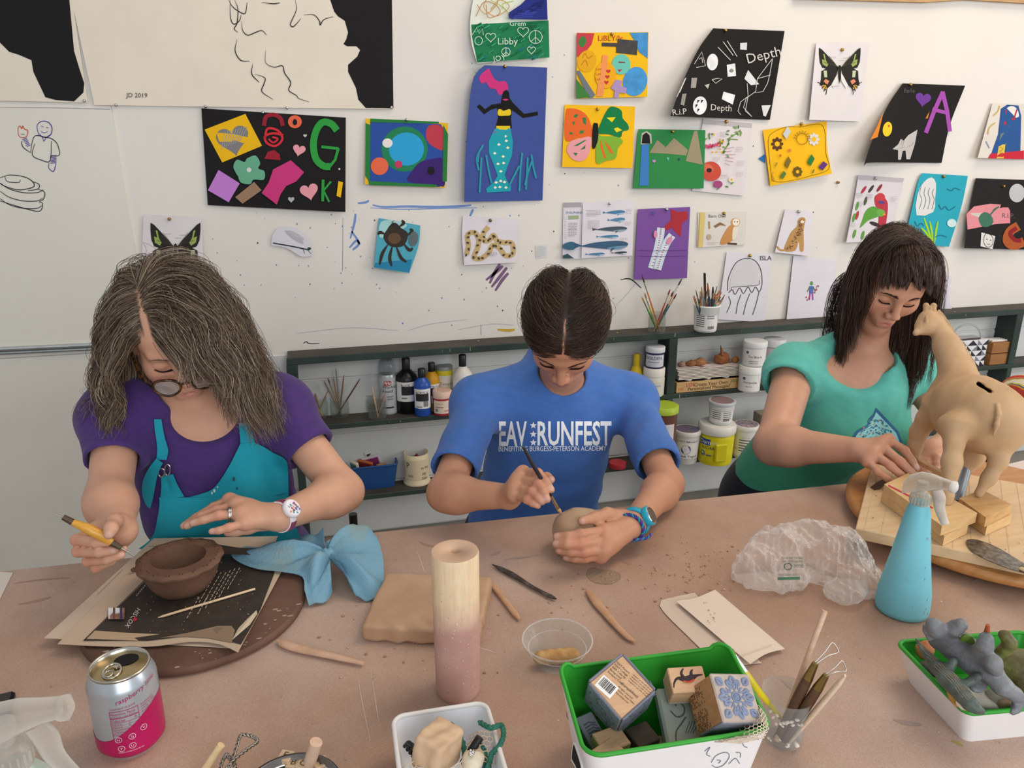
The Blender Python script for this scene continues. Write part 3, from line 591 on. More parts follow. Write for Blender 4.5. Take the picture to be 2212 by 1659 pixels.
# -- letter A
p=Page('alphabet_collage','black curled sheet with a big purple letter A and white cat',[(1950,180),(2085,185),(2034,352),(1866,358)],'#1e1c1c', lambda u, v:.005+.17*max(0,.6-u)**1.6*(.3+.7*v), left=[(1916,232),(1882,310)], bot=[(1885,351)], right=[(2052,270)], tack=(1965,183))
pp='#a44fae'; p.line(pp,9,[(2037,198),(2018,240),(2000,287)], sm=1); p.line(pp,9,[(2036,198),(2046,240),(2052,284)], sm=1); p.line(pp,8,[(2014,236),(2046,244)], sm=1); p.poly('#6d3d97', heart(1994,214,17,8)); p.poly('#d8812c',[(1999,256),(2008,240),(2004,256)])
p.ell('#e0c62c',1917,279,10,16,10); p.ell('#c9503a',1920,272,1.8,3); p.poly('#d8812c',[(1880,302),(1896,270),(1909,240),(1896,296)]); p.txt('#5c5a58','Belle',1952,200,9)
p.poly('#bdbab8',[(1928,322),(1940,312),(1946,300),(1952,304),(1962,292),(1982,280),(1976,312),(1966,344),(1958,344),(1956,325),(1950,326),(1946,345),(1940,345),(1940,324)]); [p.line('#7d7b79',.8,[(1950+k*4,300+k),(1944+k*4,322-k)], sm=1)for k in range(7)]; p.done()
# -- queen at right edge
p=Page('figure_drawing','drawing of a white face under long blue hair at right edge',[(2144,223),(2260,226),(2260,345),(2112,341)],'#d9d2c9', lambda u, v:.006+.02*(1-u)*v)
p.poly('#2a5590',[(2162,235),(2176,226),(2200,228),(2206,250),(2204,335),(2140,336),(2156,290)]); p.ell('#e4dfd8',2184,252,17,23,8); p.line('#b0303a',3,[(2173,237),(2171,268)], sm=1); p.line('#b0303a',3,[(2197,236),(2190,258)], sm=1); p.ell('#b0303a',2171,266,3,4); p.ell('#b0303a',2189,257,4,3); p.line('#b0303a',2,[(2180,272),(2186,276),(2193,270)]); p.poly('#c5283a',[(2134,342),(2140,332),(2212,325),(2212,344)]); p.poly('#6f7d77',[(2162,288),(2178,286),(2174,312),(2158,312)]); p.poly('#d8b94c',[(2158,312),(2172,312),(2168,342),(2153,342)]); p.line('#8a7a2c',1,[(2160,318),(2167,322),(2160,328),(2166,334)])
[p.line(c_,2, q)for c_, q in(('#c9a94c',[(2134,290),(2138,275),(2150,265)]),('#8aa3c0',[(2138,320),(2130,305)]),('#c9a94c',[(2146,250),(2156,240),(2160,228)]))]; p.done()
# -- small cut-outs and prints
p=Page('insect_cutout','small cut-out paper insect alone under the black letter collage',[(600,492),(640,492),(676,552),(586,530)],'#d6d5dd', lambda u, v:.003, top=[(618,489)], right=[(668,518)], bot=[(620,536),(650,554)], left=[(588,510)])
p.ell('#b4b2bb',636,512,24,5,35); p.ell('#bcbac4',640,508,20,4,30); p.line('#2c3a34',2.5,[(590,525),(630,532),(668,540)]); p.line('#444444',1,[(655,538),(658,548)], sm=1); p.line('#444444',1,[(663,538),(672,548)], sm=1); p.ell('#2c4a40',668,537,4,3); p.done()
p=Page('octopus_print','teal print of a dark octopus pinned to the wall',[(818,471),(908,487),(884,590),(808,578)],'#4fa3b8', lambda u, v:.004+.018*v, right=[(904,530)], tack=(850,480,'#a8a8a8'))
p.poly('#9fd0d2',[(822,480),(850,476),(880,486),(860,500),(838,510),(820,512)],3); p.poly('#2a7fa8',[(811,568),(890,560),(884,588),(808,577)]); od='#37302a'
p.poly(od,[(836,496),(845,484),(856,482),(866,492),(880,502),(880,516),(872,530),(858,534),(840,530),(828,512)],3); p.ell('#5f4a38',852,515,14,12)
for q in([(832,506),(822,502),(816,506)],[(838,528),(826,548),(820,572)],[(848,530),(842,556),(846,575)],[(856,532),(866,556),(878,566)],[(872,526),(884,540),(892,536)],[(878,510),(890,500),(886,494)],[(862,490),(872,482),(868,476)]):p.line(od,7, q, taper=True)
p.ell('#5c6a6e',893,516,10,16,10); p.done()
p=Page('snake_print','print of a coiled tan and black snake on white paper',[(1000,466),(1119,473),(1117,567),(1003,573)],'#d9d4dc', lambda u, v:.004+.01*v, top=[(1030,468)], left=[(998,510)], tack=(1059,476,'#7d6a4c'))
Q=crom([(q[0], q[1],0)for q in[(1055,490),(1044,505),(1046,520),(1058,518),(1066,508),(1074,520),(1088,524),(1106,526),(1108,548),(1092,552),(1078,535),(1064,530),(1056,545),(1040,558),(1024,556),(1032,535),(1034,515),(1024,502),(1010,508),(1012,530),(1008,550)]],5)
p.line('#c2a877',11, Q, sm=1); [p.ell('#4a3f35', q[0]+(i%2)*3-1, q[1]+(i%3)-1,3.4,2.2, i*37, n=8)for i, q in enumerate(Q[4::3])]; p.lines('#8c8890',1054,545,20,4,2.6,.8); p.done()
p=Page('dolphin_page','narrow page of printed text tucked beside the whale page',[(1217,437),(1262,436),(1260,560),(1215,558)],'#d9d5dd', flat); p.poly('#a9a5ab',[(1218,438),(1256,437),(1256,447),(1218,448)]); p.txt('#5f77a8','DOLPHINS',1222,462,5.5); p.poly('#9cb08a',[(1228,466),(1250,465),(1250,473),(1228,474)]); p.lines('#8d8990',1228,482,19,9,3.4,1.1); p.lines('#a5a1a8',1219,470,5,12,4,.8)
p.poly('#3a6580',[(1217,528),(1234,522),(1246,528),(1238,540),(1217,536)],3); p.poly('#3a5060',[(1216,552),(1226,548),(1240,558),(1216,558)]); p.done()
p=Page('whale_page','wide printed page of blue whales stacked one above another',[(1259,438),(1370,431),(1366,552),(1256,558)],'#dcd8e0', lambda u, v:.005+.006*v)
def whale(x0, x1, y, h, c1, c2):
 L_=x1-x0; p.poly(c1,[(x0, y+h*.1),(x0+L_*.12, y),(x0+L_*.35, y-h*.3),(x0+L_*.75, y-h*.5),(x0+L_*.97, y-h*.35),(x1, y),(x0+L_*.85, y+h*.4),(x0+L_*.5, y+h*.35),(x0+L_*.15, y+h*.15)],3); p.poly(c2,[(x0+L_*.6, y+h*.25),(x0+L_*.98, y+h*.02),(x0+L_*.86, y+h*.42),(x0+L_*.68, y+h*.42)],2); p.poly(c1,[(x0+L_*.1, y),(x0-L_*.03, y-h*.25),(x0-L_*.02, y+h*.3)]); p.poly(c1,[(x0+L_*.68, y+h*.3),(x0+L_*.75, y+h*.25),(x0+L_*.66, y+h*.75)])
whale(1304,1350,459,10,'#4f7fa5','#9fc0d6'); whale(1314,1350,475,10,'#5a86a8','#b0ccdc'); whale(1282,1354,495,12,'#4a5a66','#93a7b4'); whale(1290,1336,511,7,'#4f7f9f','#9fc0d6'); whale(1246,1356,530,20,'#3f5f7d','#6f93ad'); whale(1266,1306,549,7,'#4f7fa5','#a8c5d8'); whale(1322,1354,546,6,'#3a4650','#c9d2d8')
for q in((1268,455,30,5),(1270,477,26,7),(1352,452,12,4),(1350,480,14,3),(1340,515,16,3)):p.lines('#a09ca6',*q,2.8,.8)
p.tack(1316,440,'#b9b9b9',2.6); p.done()
p=Page('starfish_collage','purple sheet with a red star shape and white spotted cut-outs',[(1378,452),(1491,447),(1484,601),(1370,604)],'#79519a', lambda u, v:.005+.01*v, tack=(1439,452,'#b9b9b9'))
p.poly('#a8323c',[(1449,452),(1466,458),(1485,456),(1486,472),(1474,482),(1470,512),(1460,502),(1452,492),(1433,500),(1436,488),(1450,475)])
for q in([(1428,492),(1426,510),(1420,540),(1408,580)],[(1452,508),(1440,525),(1428,555),(1420,582)]):p.line('#c3d6e6',17, q, sm=6); p.line('#e0dee6',9, q, sm=6); [p.line('#7a6a9a',1.3,[(x-2, y),(x+2, y+1)], sm=1)for x, y, _ in crom([(a, b_,0)for a, b_ in q],6)]
p.ell('#d78aa8',1416,506,4,8); p.ell('#d78aa8',1446,520,5,9,30); [p.line('#54386f',1,[(1380, y),(1420, y+1),(1482, y)])for y in(541,553)]; p.line('#3f4f9a',1.3, heart(1411,461,4), True, sm=1); p.done()
p=Page('owl_page','old book page of a barn owl, edges yellowed',[(1508,458),(1613,457),(1610,528),(1506,535)],'#d8d4ce', flat, tack=(1563,461)); p.poly('#d4bf7a',[(1511,459),(1524,459),(1518,534),(1507,534)]); p.line('#b79a4c',2,[(1512,460),(1508,534)], sm=1)
p.txt('#6a6a66','Barn Owl',1530,470,7); p.poly('#c58d54',[(1578,486),(1592,490),(1590,508),(1576,524),(1556,528),(1562,508)],3); p.ell('#c99a62',1589,480,10,9); p.ell('#eae3d6',1590,480,7.5,8); p.ell('#332a24',1587,479,1.2); p.ell('#332a24',1593,479,1.2); p.poly('#e5dbc8',[(1584,492),(1594,492),(1592,512),(1582,518)],3); p.line('#5c4030',4,[(1572,526),(1592,527)]); p.poly('#8a6a4c',[(1542,488),(1556,480),(1570,488),(1556,486),(1546,492)]); p.line('#b08a5c',3,[(1532,478),(1533,494)]); p.ell('#b9a58a',1532,512,5,6); p.lines('#a8a49e',1528,524,24,2,3,.8); p.done()
p=Page('leopard_print','white card print of a seated spotted leopard',[(1696,452),(1756,457),(1748,553),(1674,545)],'#dad6de', lambda u, v:.005+.012*v, tack=(1724,457,'#b9b9b9'))
p.poly('#b98f5a',[(1724,475),(1732,469),(1740,473),(1738,485),(1736,500),(1736,540),(1728,541),(1726,520),(1718,541),(1694,542),(1700,520),(1710,500),(1722,488)],3); p.line('#b98f5a',4,[(1700,540),(1686,540),(1678,532)]); r=random.Random(2)
for i in range(70):
 t=r.random(); x=1732-30*t*t+r.uniform(-6,6)*t+r.uniform(-4,4); y=476+62*t
 p.ell('#4a3524', x, y,1.1,.9, n=6)
p.ell('#e6ddcc',1733,479,4,3); p.ell('#33261c',1731,475,.9); p.ell('#33261c',1736,475,.9); p.done()
p=Page('parrot_page','printed page of a red and a green parrot behind long dark hair',[(1854,378),(1954,385),(1922,520),(1828,524)],'#d6d1d6', lambda u, v:.005+.025*(1-u)*v, left=[(1846,430)], tack=(1890,385,'#b9b9b9')); p.poly('#b8b3b8',[(1854,378),(1953,385),(1950,394),(1852,388)])
p.poly('#b23a48',[(1890,424),(1900,420),(1910,426),(1918,440),(1916,470),(1910,495),(1896,496),(1898,466),(1890,440)],3); p.ell('#c2404a',1902,426,10,9); p.line('#4a4a90',5,[(1898,436),(1910,438)]); p.poly('#5c9a40',[(1908,456),(1898,450),(1884,446),(1870,456),(1862,478),(1858,492),(1876,476),(1896,468)],3); p.ell('#6aa94a',1902,460,10,8); p.ell('#d9952c',1910,463,3,2); p.ell('#3c3230',1890,484,12,4,20)
for(x, y, c_)in((1866,410,'#a83a4c'),(1882,408,'#3f3a38'),(1900,406,'#8a2f3c'),(1870,434,'#4c5a3a'),(1852,445,'#5c9a40'),(1845,470,'#5c9a40'),(1852,465,'#b23a48'),(1846,505,'#5c9a40'),(1864,508,'#5c9a40'),(1894,512,'#4c8a50')):p.ell(c_, x, y,3,10,35 if y<430 else 15, n=10)
for q in((1850,418,14),(1872,420,14),(1854,436,12),(1836,480,12),(1925,425,14),(1912,485,14)):p.lines('#a5a0a8', q[0], q[1], q[2],4,3,.8, q[0])
p.done()
p=Page('ocean_collage','turquoise sheet with a white striped shape and green grass blades',[(1993,374),(2091,380),(2050,533),(1954,524)],'#2ba3b8', lambda u, v:.005+.02*(1-u)*v, right=[(2076,450)], left=[(1984,390),(1970,450)], tack=(2037,381))
p.poly('#d9d8d8',[(1980,465),(1982,420),(1995,394),(2012,383),(2022,396),(2020,430),(2016,458)],2); [p.line('#556666',1.1,[(1990+k*9,402+k*2),(1987+k*9,418),(1991+k*9,432),(1986+k*9,452)])for k in range(4)]
for q in([(2016,530),(2006,500),(1996,470)],[(2016,530),(2012,495),(2008,478)],[(2018,530),(2022,500),(2026,478)],[(2014,530),(2002,505),(1990,492)]):p.line('#9fd02c',4.5, q, taper=True)
for q in([(2046,408),(2056,412),(2062,406),(2074,410)],[(2028,442),(2034,452),(2042,446),(2050,454),(2064,446)],[(1976,478),(1982,488),(1990,482),(1996,488)],[(2020,512),(2032,508),(2046,512)]):p.line('#20708a',1.6, q)
p.ell('#c9dfe2',2056,482,10,9); p.done()
p=Page('graveyard_collage','black sheet with a pink gravestone, grey moon and red dragon',[(2108,385),(2260,390),(2260,540),(2083,536)],'#201e1e', lambda u, v:.006+.03*(1-u)*v, left=[(2098,440)], tack=(2166,402))
p.ell('#b9bcbe',2197,417,17,20,5); p.poly('#d88a92',[(2090,496),(2088,462),(2104,446),(2140,440),(2162,442),(2160,450),(2166,448),(2178,448),(2182,456),(2182,482),(2150,484),(2120,490)]); p.poly('#c9c0b4',[(2096,460),(2118,448),(2122,470),(2104,466)],2); p.poly('#3f6f5a',[(2114,470),(2126,458),(2140,464),(2146,480),(2134,490),(2120,488)],2); [p.line('#3f6f5a',3,[(2134,470),(2146,456),(2158-k*4,446+k*2)])for k in range(4)]; p.txt('#6a5a5c','R.I.P.',2164,470,10,2)
p.poly('#d9d6d2',[(2120,502),(2150,510),(2144,538),(2118,532)]); p.line('#333333',1.3,[(2126,510),(2132,504),(2144,512),(2144,528),(2134,534),(2126,526),(2126,510)]); p.ell('#333333',2132,517,1.6,1); p.ell('#333333',2140,519,1.6,1); p.line('#333333',1,[(2132,527),(2139,528)]); p.line('#a8552c',20,[(2200,488),(2182,500),(2176,520),(2190,530),(2212,522)]); p.line('#8a2226',9,[(2196,492),(2182,504),(2192,518),(2206,520)]); p.done()
p=Page('jellyfish_drawing','white sheet with an outlined jellyfish and the name ISLA',[(1570,544),(1668,550),(1652,696),(1549,690)],'#d9d7df', lambda u, v:.004+.006*v, tack=(1619,552))
p.poly('#cfcfd2',[(1576,630),(1582,590),(1600,562),(1625,562),(1640,585),(1643,612),(1625,618),(1600,620)],2); p.line('#45434a',1.6,[(1572,628),(1574,600),(1590,568),(1612,558),(1632,564),(1644,585),(1646,615),(1640,630),(1632,620),(1624,632),(1616,620),(1606,634),(1598,622),(1588,636),(1582,626),(1574,632)]); p.line('#45434a',1.2,[(1580,626),(1584,620),(1636,616),(1640,605)])
for q in([(1574,640),(1578,655),(1570,675)],[(1601,636),(1594,655),(1590,678)],[(1620,634),(1612,655),(1606,680)],[(1640,630),(1634,655),(1626,680)]):p.line('#4a5a55',1.5, q)
p.txt('#45434a','ISLA',1641,562,10); p.done()
p=Page('zombie_drawing','white sheet with one tiny coloured figure with red dots',[(1714,552),(1808,562),(1794,700),(1698,700)],'#d9d6df', lambda u, v:.004+.01*v)
p.ell('#5c9a58',1753,612,3.5,4.5); p.poly('#5a6fb0',[(1748,618),(1757,618),(1757,634),(1748,634)]); p.line('#a04a9a',3,[(1750,634),(1748,648)], sm=1); p.line('#a04a9a',3,[(1755,634),(1756,648)], sm=1); p.line('#5a7f58',2,[(1749,620),(1744,630)], sm=1); p.line('#5a7f58',2,[(1757,620),(1761,628)], sm=1); p.line('#8a4a4c',1,[(1766,616),(1760,632)], sm=1); [p.ell('#c03a4a', x, y,1.6)for x, y in((1764,626),(1768,618),(1744,648),(1748,644),(1760,632),(1742,642))]; p.done()
p=Page('doodle_sheet','curling white sheet with small doodles near the end of the shelf',[(2028,594),(2056,598),(2062,686),(2024,676)],'#d3cfd9', lambda u, v:.004+.02*v*u, right=[(2050,640)]); p.txt('#7d7a86','SICA',2026,609,7); p.line('#55525c',1.4,[(2030,645),(2033,628),(2041,629),(2039,646),(2030,645)]); p.line('#55525c',1.2,[(2033,638),(2037,634),(2037,642)]); p.poly('#d98ab0',[(2026,672),(2046,680),(2042,684),(2024,676)]); p.line('#44414a',2,[(2028,670),(2034,672),(2040,668),(2044,674)]); p.done()
b=MB(); c=Wp(1808,394,.0); b.lathe([(.004,0),(.0055,.002),(.005,.006),(.003,.008),(.0045,.011),(.0001,.0115)], metal('#a5895a',.35), n=12, axis=frame_z(c, c+np.array([0,-.01,0]))); solo(b,'thumbtack','lone brass tack stuck in bare wall below the yellow diamond sheet','thumbtack')
p=Page('wall_scrap','faint square scrap of old print left on the wall between snake and whales',[(1156,530),(1182,528),(1182,556),(1158,558)],'#d4d6d6', lambda u, v:.0005, base=.001); p.lines('#b0b4b6',1159,533,20,8,3,.8); p.done()
# ================================================================ smooth bodies
import openvdb
class Field:
 """a solid grown from rounded pieces that melt into each other"""
 def __init__(s, lo, hi, h):
  s.lo=np.array(lo, float); s.h=h; s.n=np.ceil((np.array(hi)-s.lo)/h).astype(int)+1
  s.F=np.full(s.n,.08, np.float32)
 def _sub(s, c0, c1, pad):
  a=np.clip(np.floor((np.minimum(c0, c1)-pad-s.lo)/s.h).astype(int),0, s.n); b=np.clip(np.ceil((np.maximum(c0, c1)+pad-s.lo)/s.h).astype(int)+1,0, s.n)
  if(b<=a).any():return None
  ax=[(s.lo[i]+s.h*np.arange(a[i], b[i])).astype(np.float32)for i in range(3)]
  return tuple(slice(a[i], b[i])for i in range(3)), ax[0][:, None, None], ax[1][None,:, None], ax[2][None, None,:]
 def _mix(s, sl, d, k, op):
  f=s.F[sl]
  if op=='-':d=-d; h=np.clip(.5-.5*(f-d)/k,0,1)if k else None; s.F[sl]=np.maximum(f, d)if not k else(f*(1-h)+d*h)+k*h*(1-h)
  elif op=='&':s.F[sl]=np.maximum(f, d)
  else:
   if not k:s.F[sl]=np.minimum(f, d)
   else:h=np.clip(.5+.5*(d-f)/k,0,1); s.F[sl]=d*(1-h)+f*h-k*h*(1-h)
 def cap(s, a, b, ra, rb=None, k=.01, op='+', sq=None):
  a=np.asarray(a, float); b=np.asarray(b, float); rb=ra if rb is None else rb
  q=s._sub(a, b, max(ra, rb)+k+.012)
  if q is None:return s
  sl, X, Y, Z_=q; d=b-a; L2=max(d@d,1e-9)
  t=np.clip(((X-a[0])*d[0]+(Y-a[1])*d[1]+(Z_-a[2])*d[2])/L2,0,1)
  r=np.sqrt((X-a[0]-t*d[0])**2+(Y-a[1]-t*d[1])**2+(Z_-a[2]-t*d[2])**2)-(ra+(rb-ra)*t)
  s._mix(sl, r, k, op); return s
 def chain(s, P, R, k=.004, op='+'):
  for i in range(len(P)-1):s.cap(P[i], P[i+1], R[i], R[i+1], k, op)
  return s
 def ell(s, c, r, A=None, k=.01, op='+'):
  c=np.asarray(c, float); r=np.asarray(r, float); q=s._sub(c, c, r.max()+k+.012)
  if q is None:return s
  sl, X, Y, Z_=q; X=X-c[0]; Y=Y-c[1]; Z_=Z_-c[2]
  if A is not None:A=np.asarray(A); X, Y, Z_=(A[0, i]*X+A[1, i]*Y+A[2, i]*Z_ for i in range(3))
  k0=np.sqrt((X/r[0])**2+(Y/r[1])**2+(Z_/r[2])**2); k1=np.sqrt((X/r[0]**2)**2+(Y/r[1]**2)**2+(Z_/r[2]**2)**2)
  s._mix(sl, k0*(k0-1)/np.maximum(k1,1e-6), k, op); return s
 def boxy(s, c, hsz, A=None, r=.004, k=.0, op='+'):
  c=np.asarray(c, float); hsz=np.asarray(hsz, float); q=s._sub(c, c, np.linalg.norm(hsz)+k+.012)
  if q is None:return s
  sl, X, Y, Z_=q; X=X-c[0]; Y=Y-c[1]; Z_=Z_-c[2]
  if A is not None:A=np.asarray(A); X, Y, Z_=(A[0, i]*X+A[1, i]*Y+A[2, i]*Z_ for i in range(3))
  dx, dy, dz=abs(X)-hsz[0]+r, abs(Y)-hsz[1]+r, abs(Z_)-hsz[2]+r
  d=np.sqrt(np.maximum(dx,0)**2+np.maximum(dy,0)**2+np.maximum(dz,0)**2)+np.minimum(np.maximum(dx, np.maximum(dy, dz)),0)-r
  s._mix(sl, d, k, op); return s
 def half(s, p, n, op='&'):
  """keep the side of the plane that n points away from"""
  n=nrm(n); X=(s.lo[0]+s.h*np.arange(s.n[0]))[:, None, None]; Y=(s.lo[1]+s.h*np.arange(s.n[1]))[None,:, None]; Z_=(s.lo[2]+s.h*np.arange(s.n[2]))[None, None,:]
  d=((X-p[0])*n[0]+(Y-p[1])*n[1]+(Z_-p[2])*n[2]).astype(np.float32); s._mix((slice(None),)*3, d,0, op); return s
 def warp(s, fn):
  """add fn(x,y,z) to the surface height where the surface is near"""
  m=np.abs(s.F)<.035; i=np.argwhere(m); P=s.lo+i*s.h; s.F[m]+=fn(P[:,0], P[:,1], P[:,2]).astype(np.float32); return s
 def mesh(s):
  F=np.clip(s.F,-4*s.h,4*s.h); g=openvdb.FloatGrid(float(4*s.h)); g.copyFromArray(np.ascontiguousarray(F))
  P, Q=g.convertToQuads(0.0); P=np.array(P, float)*s.h+s.lo; Q=np.array(Q)
  a=P[Q[:,1]]-P[Q[:,0]]; b_=P[Q[:,3]]-P[Q[:,0]]; n=np.cross(a, b_); c=P[Q].mean(1)
  i=np.argmax(c[:,2])
  if n[i,2]<0:Q=Q[:,::-1]
  return P, Q
def quick_mesh(name, P, Q, m, parent=None, tint=None, loc=None, smooth=True):
 """mesh from arrays (faces all of one size), optional colour per corner-vertex"""
 P=np.asarray(P, float); Q=np.asarray(Q); o0=np.asarray(loc, float)if loc is not None else np.array([(P[:,0].min()+P[:,0].max())/2,(P[:,1].min()+P[:,1].max())/2, P[:,2].min()])
 me=bpy.data.meshes.new(name); nf, k=Q.shape
 me.vertices.add(len(P)); me.vertices.foreach_set('co',(P-o0).astype(np.float32).ravel())
 me.loops.add(nf*k); me.loops.foreach_set('vertex_index', Q.astype(np.int32).ravel())
 me.polygons.add(nf); me.polygons.foreach_set('loop_start', np.arange(0, nf*k, k, dtype=np.int32))
 me.polygons.foreach_set('use_smooth', np.full(nf, smooth)); me.materials.append(m)
 if tint is not None:
  a=me.color_attributes.new('tint','FLOAT_COLOR','POINT'); a.data.foreach_set('color', np.c_[tint, np.ones(len(P))].astype(np.float32).ravel())
 me.update(calc_edges=True); me.validate()
 return link(name, me, parent, o0)
def rotm(rz, rx, ry):return np.array(Euler((rx, ry, rz),'YXZ').to_matrix())
class Head:
 """local axes: x to the viewer's right, y to the back of the head, z up; nose at -y"""
 def __init__(s, c, yaw, pitch, roll, sc=1.0):
  s.c=np.asarray(c, float); r=math.radians
  s.A=np.array((Matrix.Rotation(r(yaw),3,'Z')@Matrix.Rotation(r(pitch),3,'X')@Matrix.Rotation(r(roll),3,'Y'))); s.s=sc
 def w(s,*p):return s.c+s.A@(np.array(p)*s.s)
 def loc(s, P):return((P-s.c)@s.A)/s.s
 def grow(s, F, lids=.8, face=1.0, chin=1.0):
  q=s.s; E=lambda c, r, k=.012, op='+', A=None:F.ell(s.w(*c), np.array(r)*q, s.A if A is None else s.A@A, k*q, op)
  C=lambda a, b, ra, rb=None, k=.012, op='+':F.cap(s.w(*a), s.w(*b), ra*q,(rb or ra)*q, k*q, op)
  E((0,.014,.046),(.075,.095,.084),.01); E((0,-.02,-.022),(.060*face,.068,.088),.03)
  C((0,-.070,-.104),(0,-.072,-.097),.0195*chin, k=.028); E((0,-.03,.05),(.066,.06,.06),.02)
  for x in(-1,1):
   C((x*.056*face,.008,-.045),(x*.022,-.058,-.098),.018,.014,.025); E((x*.042*face,-.052,-.022),(.024,.026,.026),.03)
   C((x*.012,-.083,.026),(x*.042,-.070,.026),.011,.010,.016)
   E((x*.033,-.098,.004),(.017,.016,.0125),.014,'-')
   E((x*.0325,-.0685,.003),(.0165,.0165,.0135),.004)
   E((x*.077,.012,-.004),(.009,.017,.031),.006, A=np.array(Euler((.15,0, x*-.35)).to_matrix()))
  C((0,-.083,.024),(0,-.108,-.026),.0075,.0098,.014)
  for x in(-1,1):E((x*.0125,-.100,-.031),(.0072,.0105,.0075),.007)
  for x in(-1,1):E((x*.0065,-.104,-.0375),(.003,.005,.003),.003,'-')
  E((0,-.077,-.062),(.027,.018,.020),.02)
  C((-.019,-.087,-.0595),(.019,-.087,-.0595),.0048, k=.006); C((-.010,-.0915,-.0575),(.010,-.0915,-.0575),.006, k=.008)
  C((-.014,-.0885,-.0695),(.014,-.0885,-.0695),.0075, k=.008); C((-.016,-.091,-.0635),(.016,-.091,-.0635),.0018, k=.003, op='-')
  C((-.006,-.0965,-.0638),(.006,-.0965,-.0638),.002, k=.003, op='-')
  return s
 def tint(s, P, T, lip, cheek, hairc, hairf):
  """lips, warm cheeks and nose, and dark scalp under the hair"""
  L=s.loc(P); x, y, z=L.T; near=(np.abs(x)<.1)&(np.abs(y)<.13)&(z>-.13)&(z<.15)
  def blend(m, c):
   m=np.clip(m,0,1)[:, None]*near[:, None]; T[:]=T*(1-m)+np.array(c)*m
  fr=y<-.05
  g=lambda cx, cz, rx, rz:np.exp(-((np.abs(x)-cx)/rx)**2-((z-cz)/rz)**2)*fr
  blend(.55*g(.04,-.028,.022,.02), cheek); blend(.5*np.exp(-(x/.013)**2-((z+.028)/.012)**2)*(y<-.095), cheek)
  blend(.35*g(.033,.0,.02,.014), np.array(cheek)*.75)
  lipm=(1-((x/.0195)**2+((z+.0635)/.0098)**2))*3; blend(lipm*(y<-.078), lip)
  blend(hairf(x, y, z)*1.0, hairc)
  return T
def strands(name, S, R, cols, m, parent):
 """S: (N, K, 3) strand points -> three-sided tapering tubes, one colour each"""
 N, K, _=S.shape; t=np.empty_like(S); t[:,1:-1]=S[:,2:]-S[:,:-2]; t[:,0]=S[:,1]-S[:,0]; t[:,-1]=S[:,-1]-S[:,-2]
 t/=np.linalg.norm(t, axis=2, keepdims=True)+1e-9
 h=np.array([.31,.52,.79]); x=np.cross(t, h); x/=np.linalg.norm(x, axis=2, keepdims=True)+1e-9; y=np.cross(t, x)
 r=(np.asarray(R)[:, None]*np.interp(np.linspace(0,1, K),[0,.08,.7,1],[.7,1,.9,.25])[None])[..., None]
 V=np.stack([S+r*(x*math.cos(a)+y*math.sin(a))for a in(0,2.0944,4.18879)],2)
 i=np.arange(N)[:, None, None]*K*3; j=np.arange(K-1)[None,:, None]*3; a=np.arange(3)[None, None,:]; b_=(a+1)%3
 Q=np.stack([i+j+a, i+j+b_, i+j+3+b_, i+j+3+a],-1).reshape(-1,4)
 return quick_mesh(name, V.reshape(-1,3), Q, m, parent, np.repeat(np.asarray(cols), K*3,0))
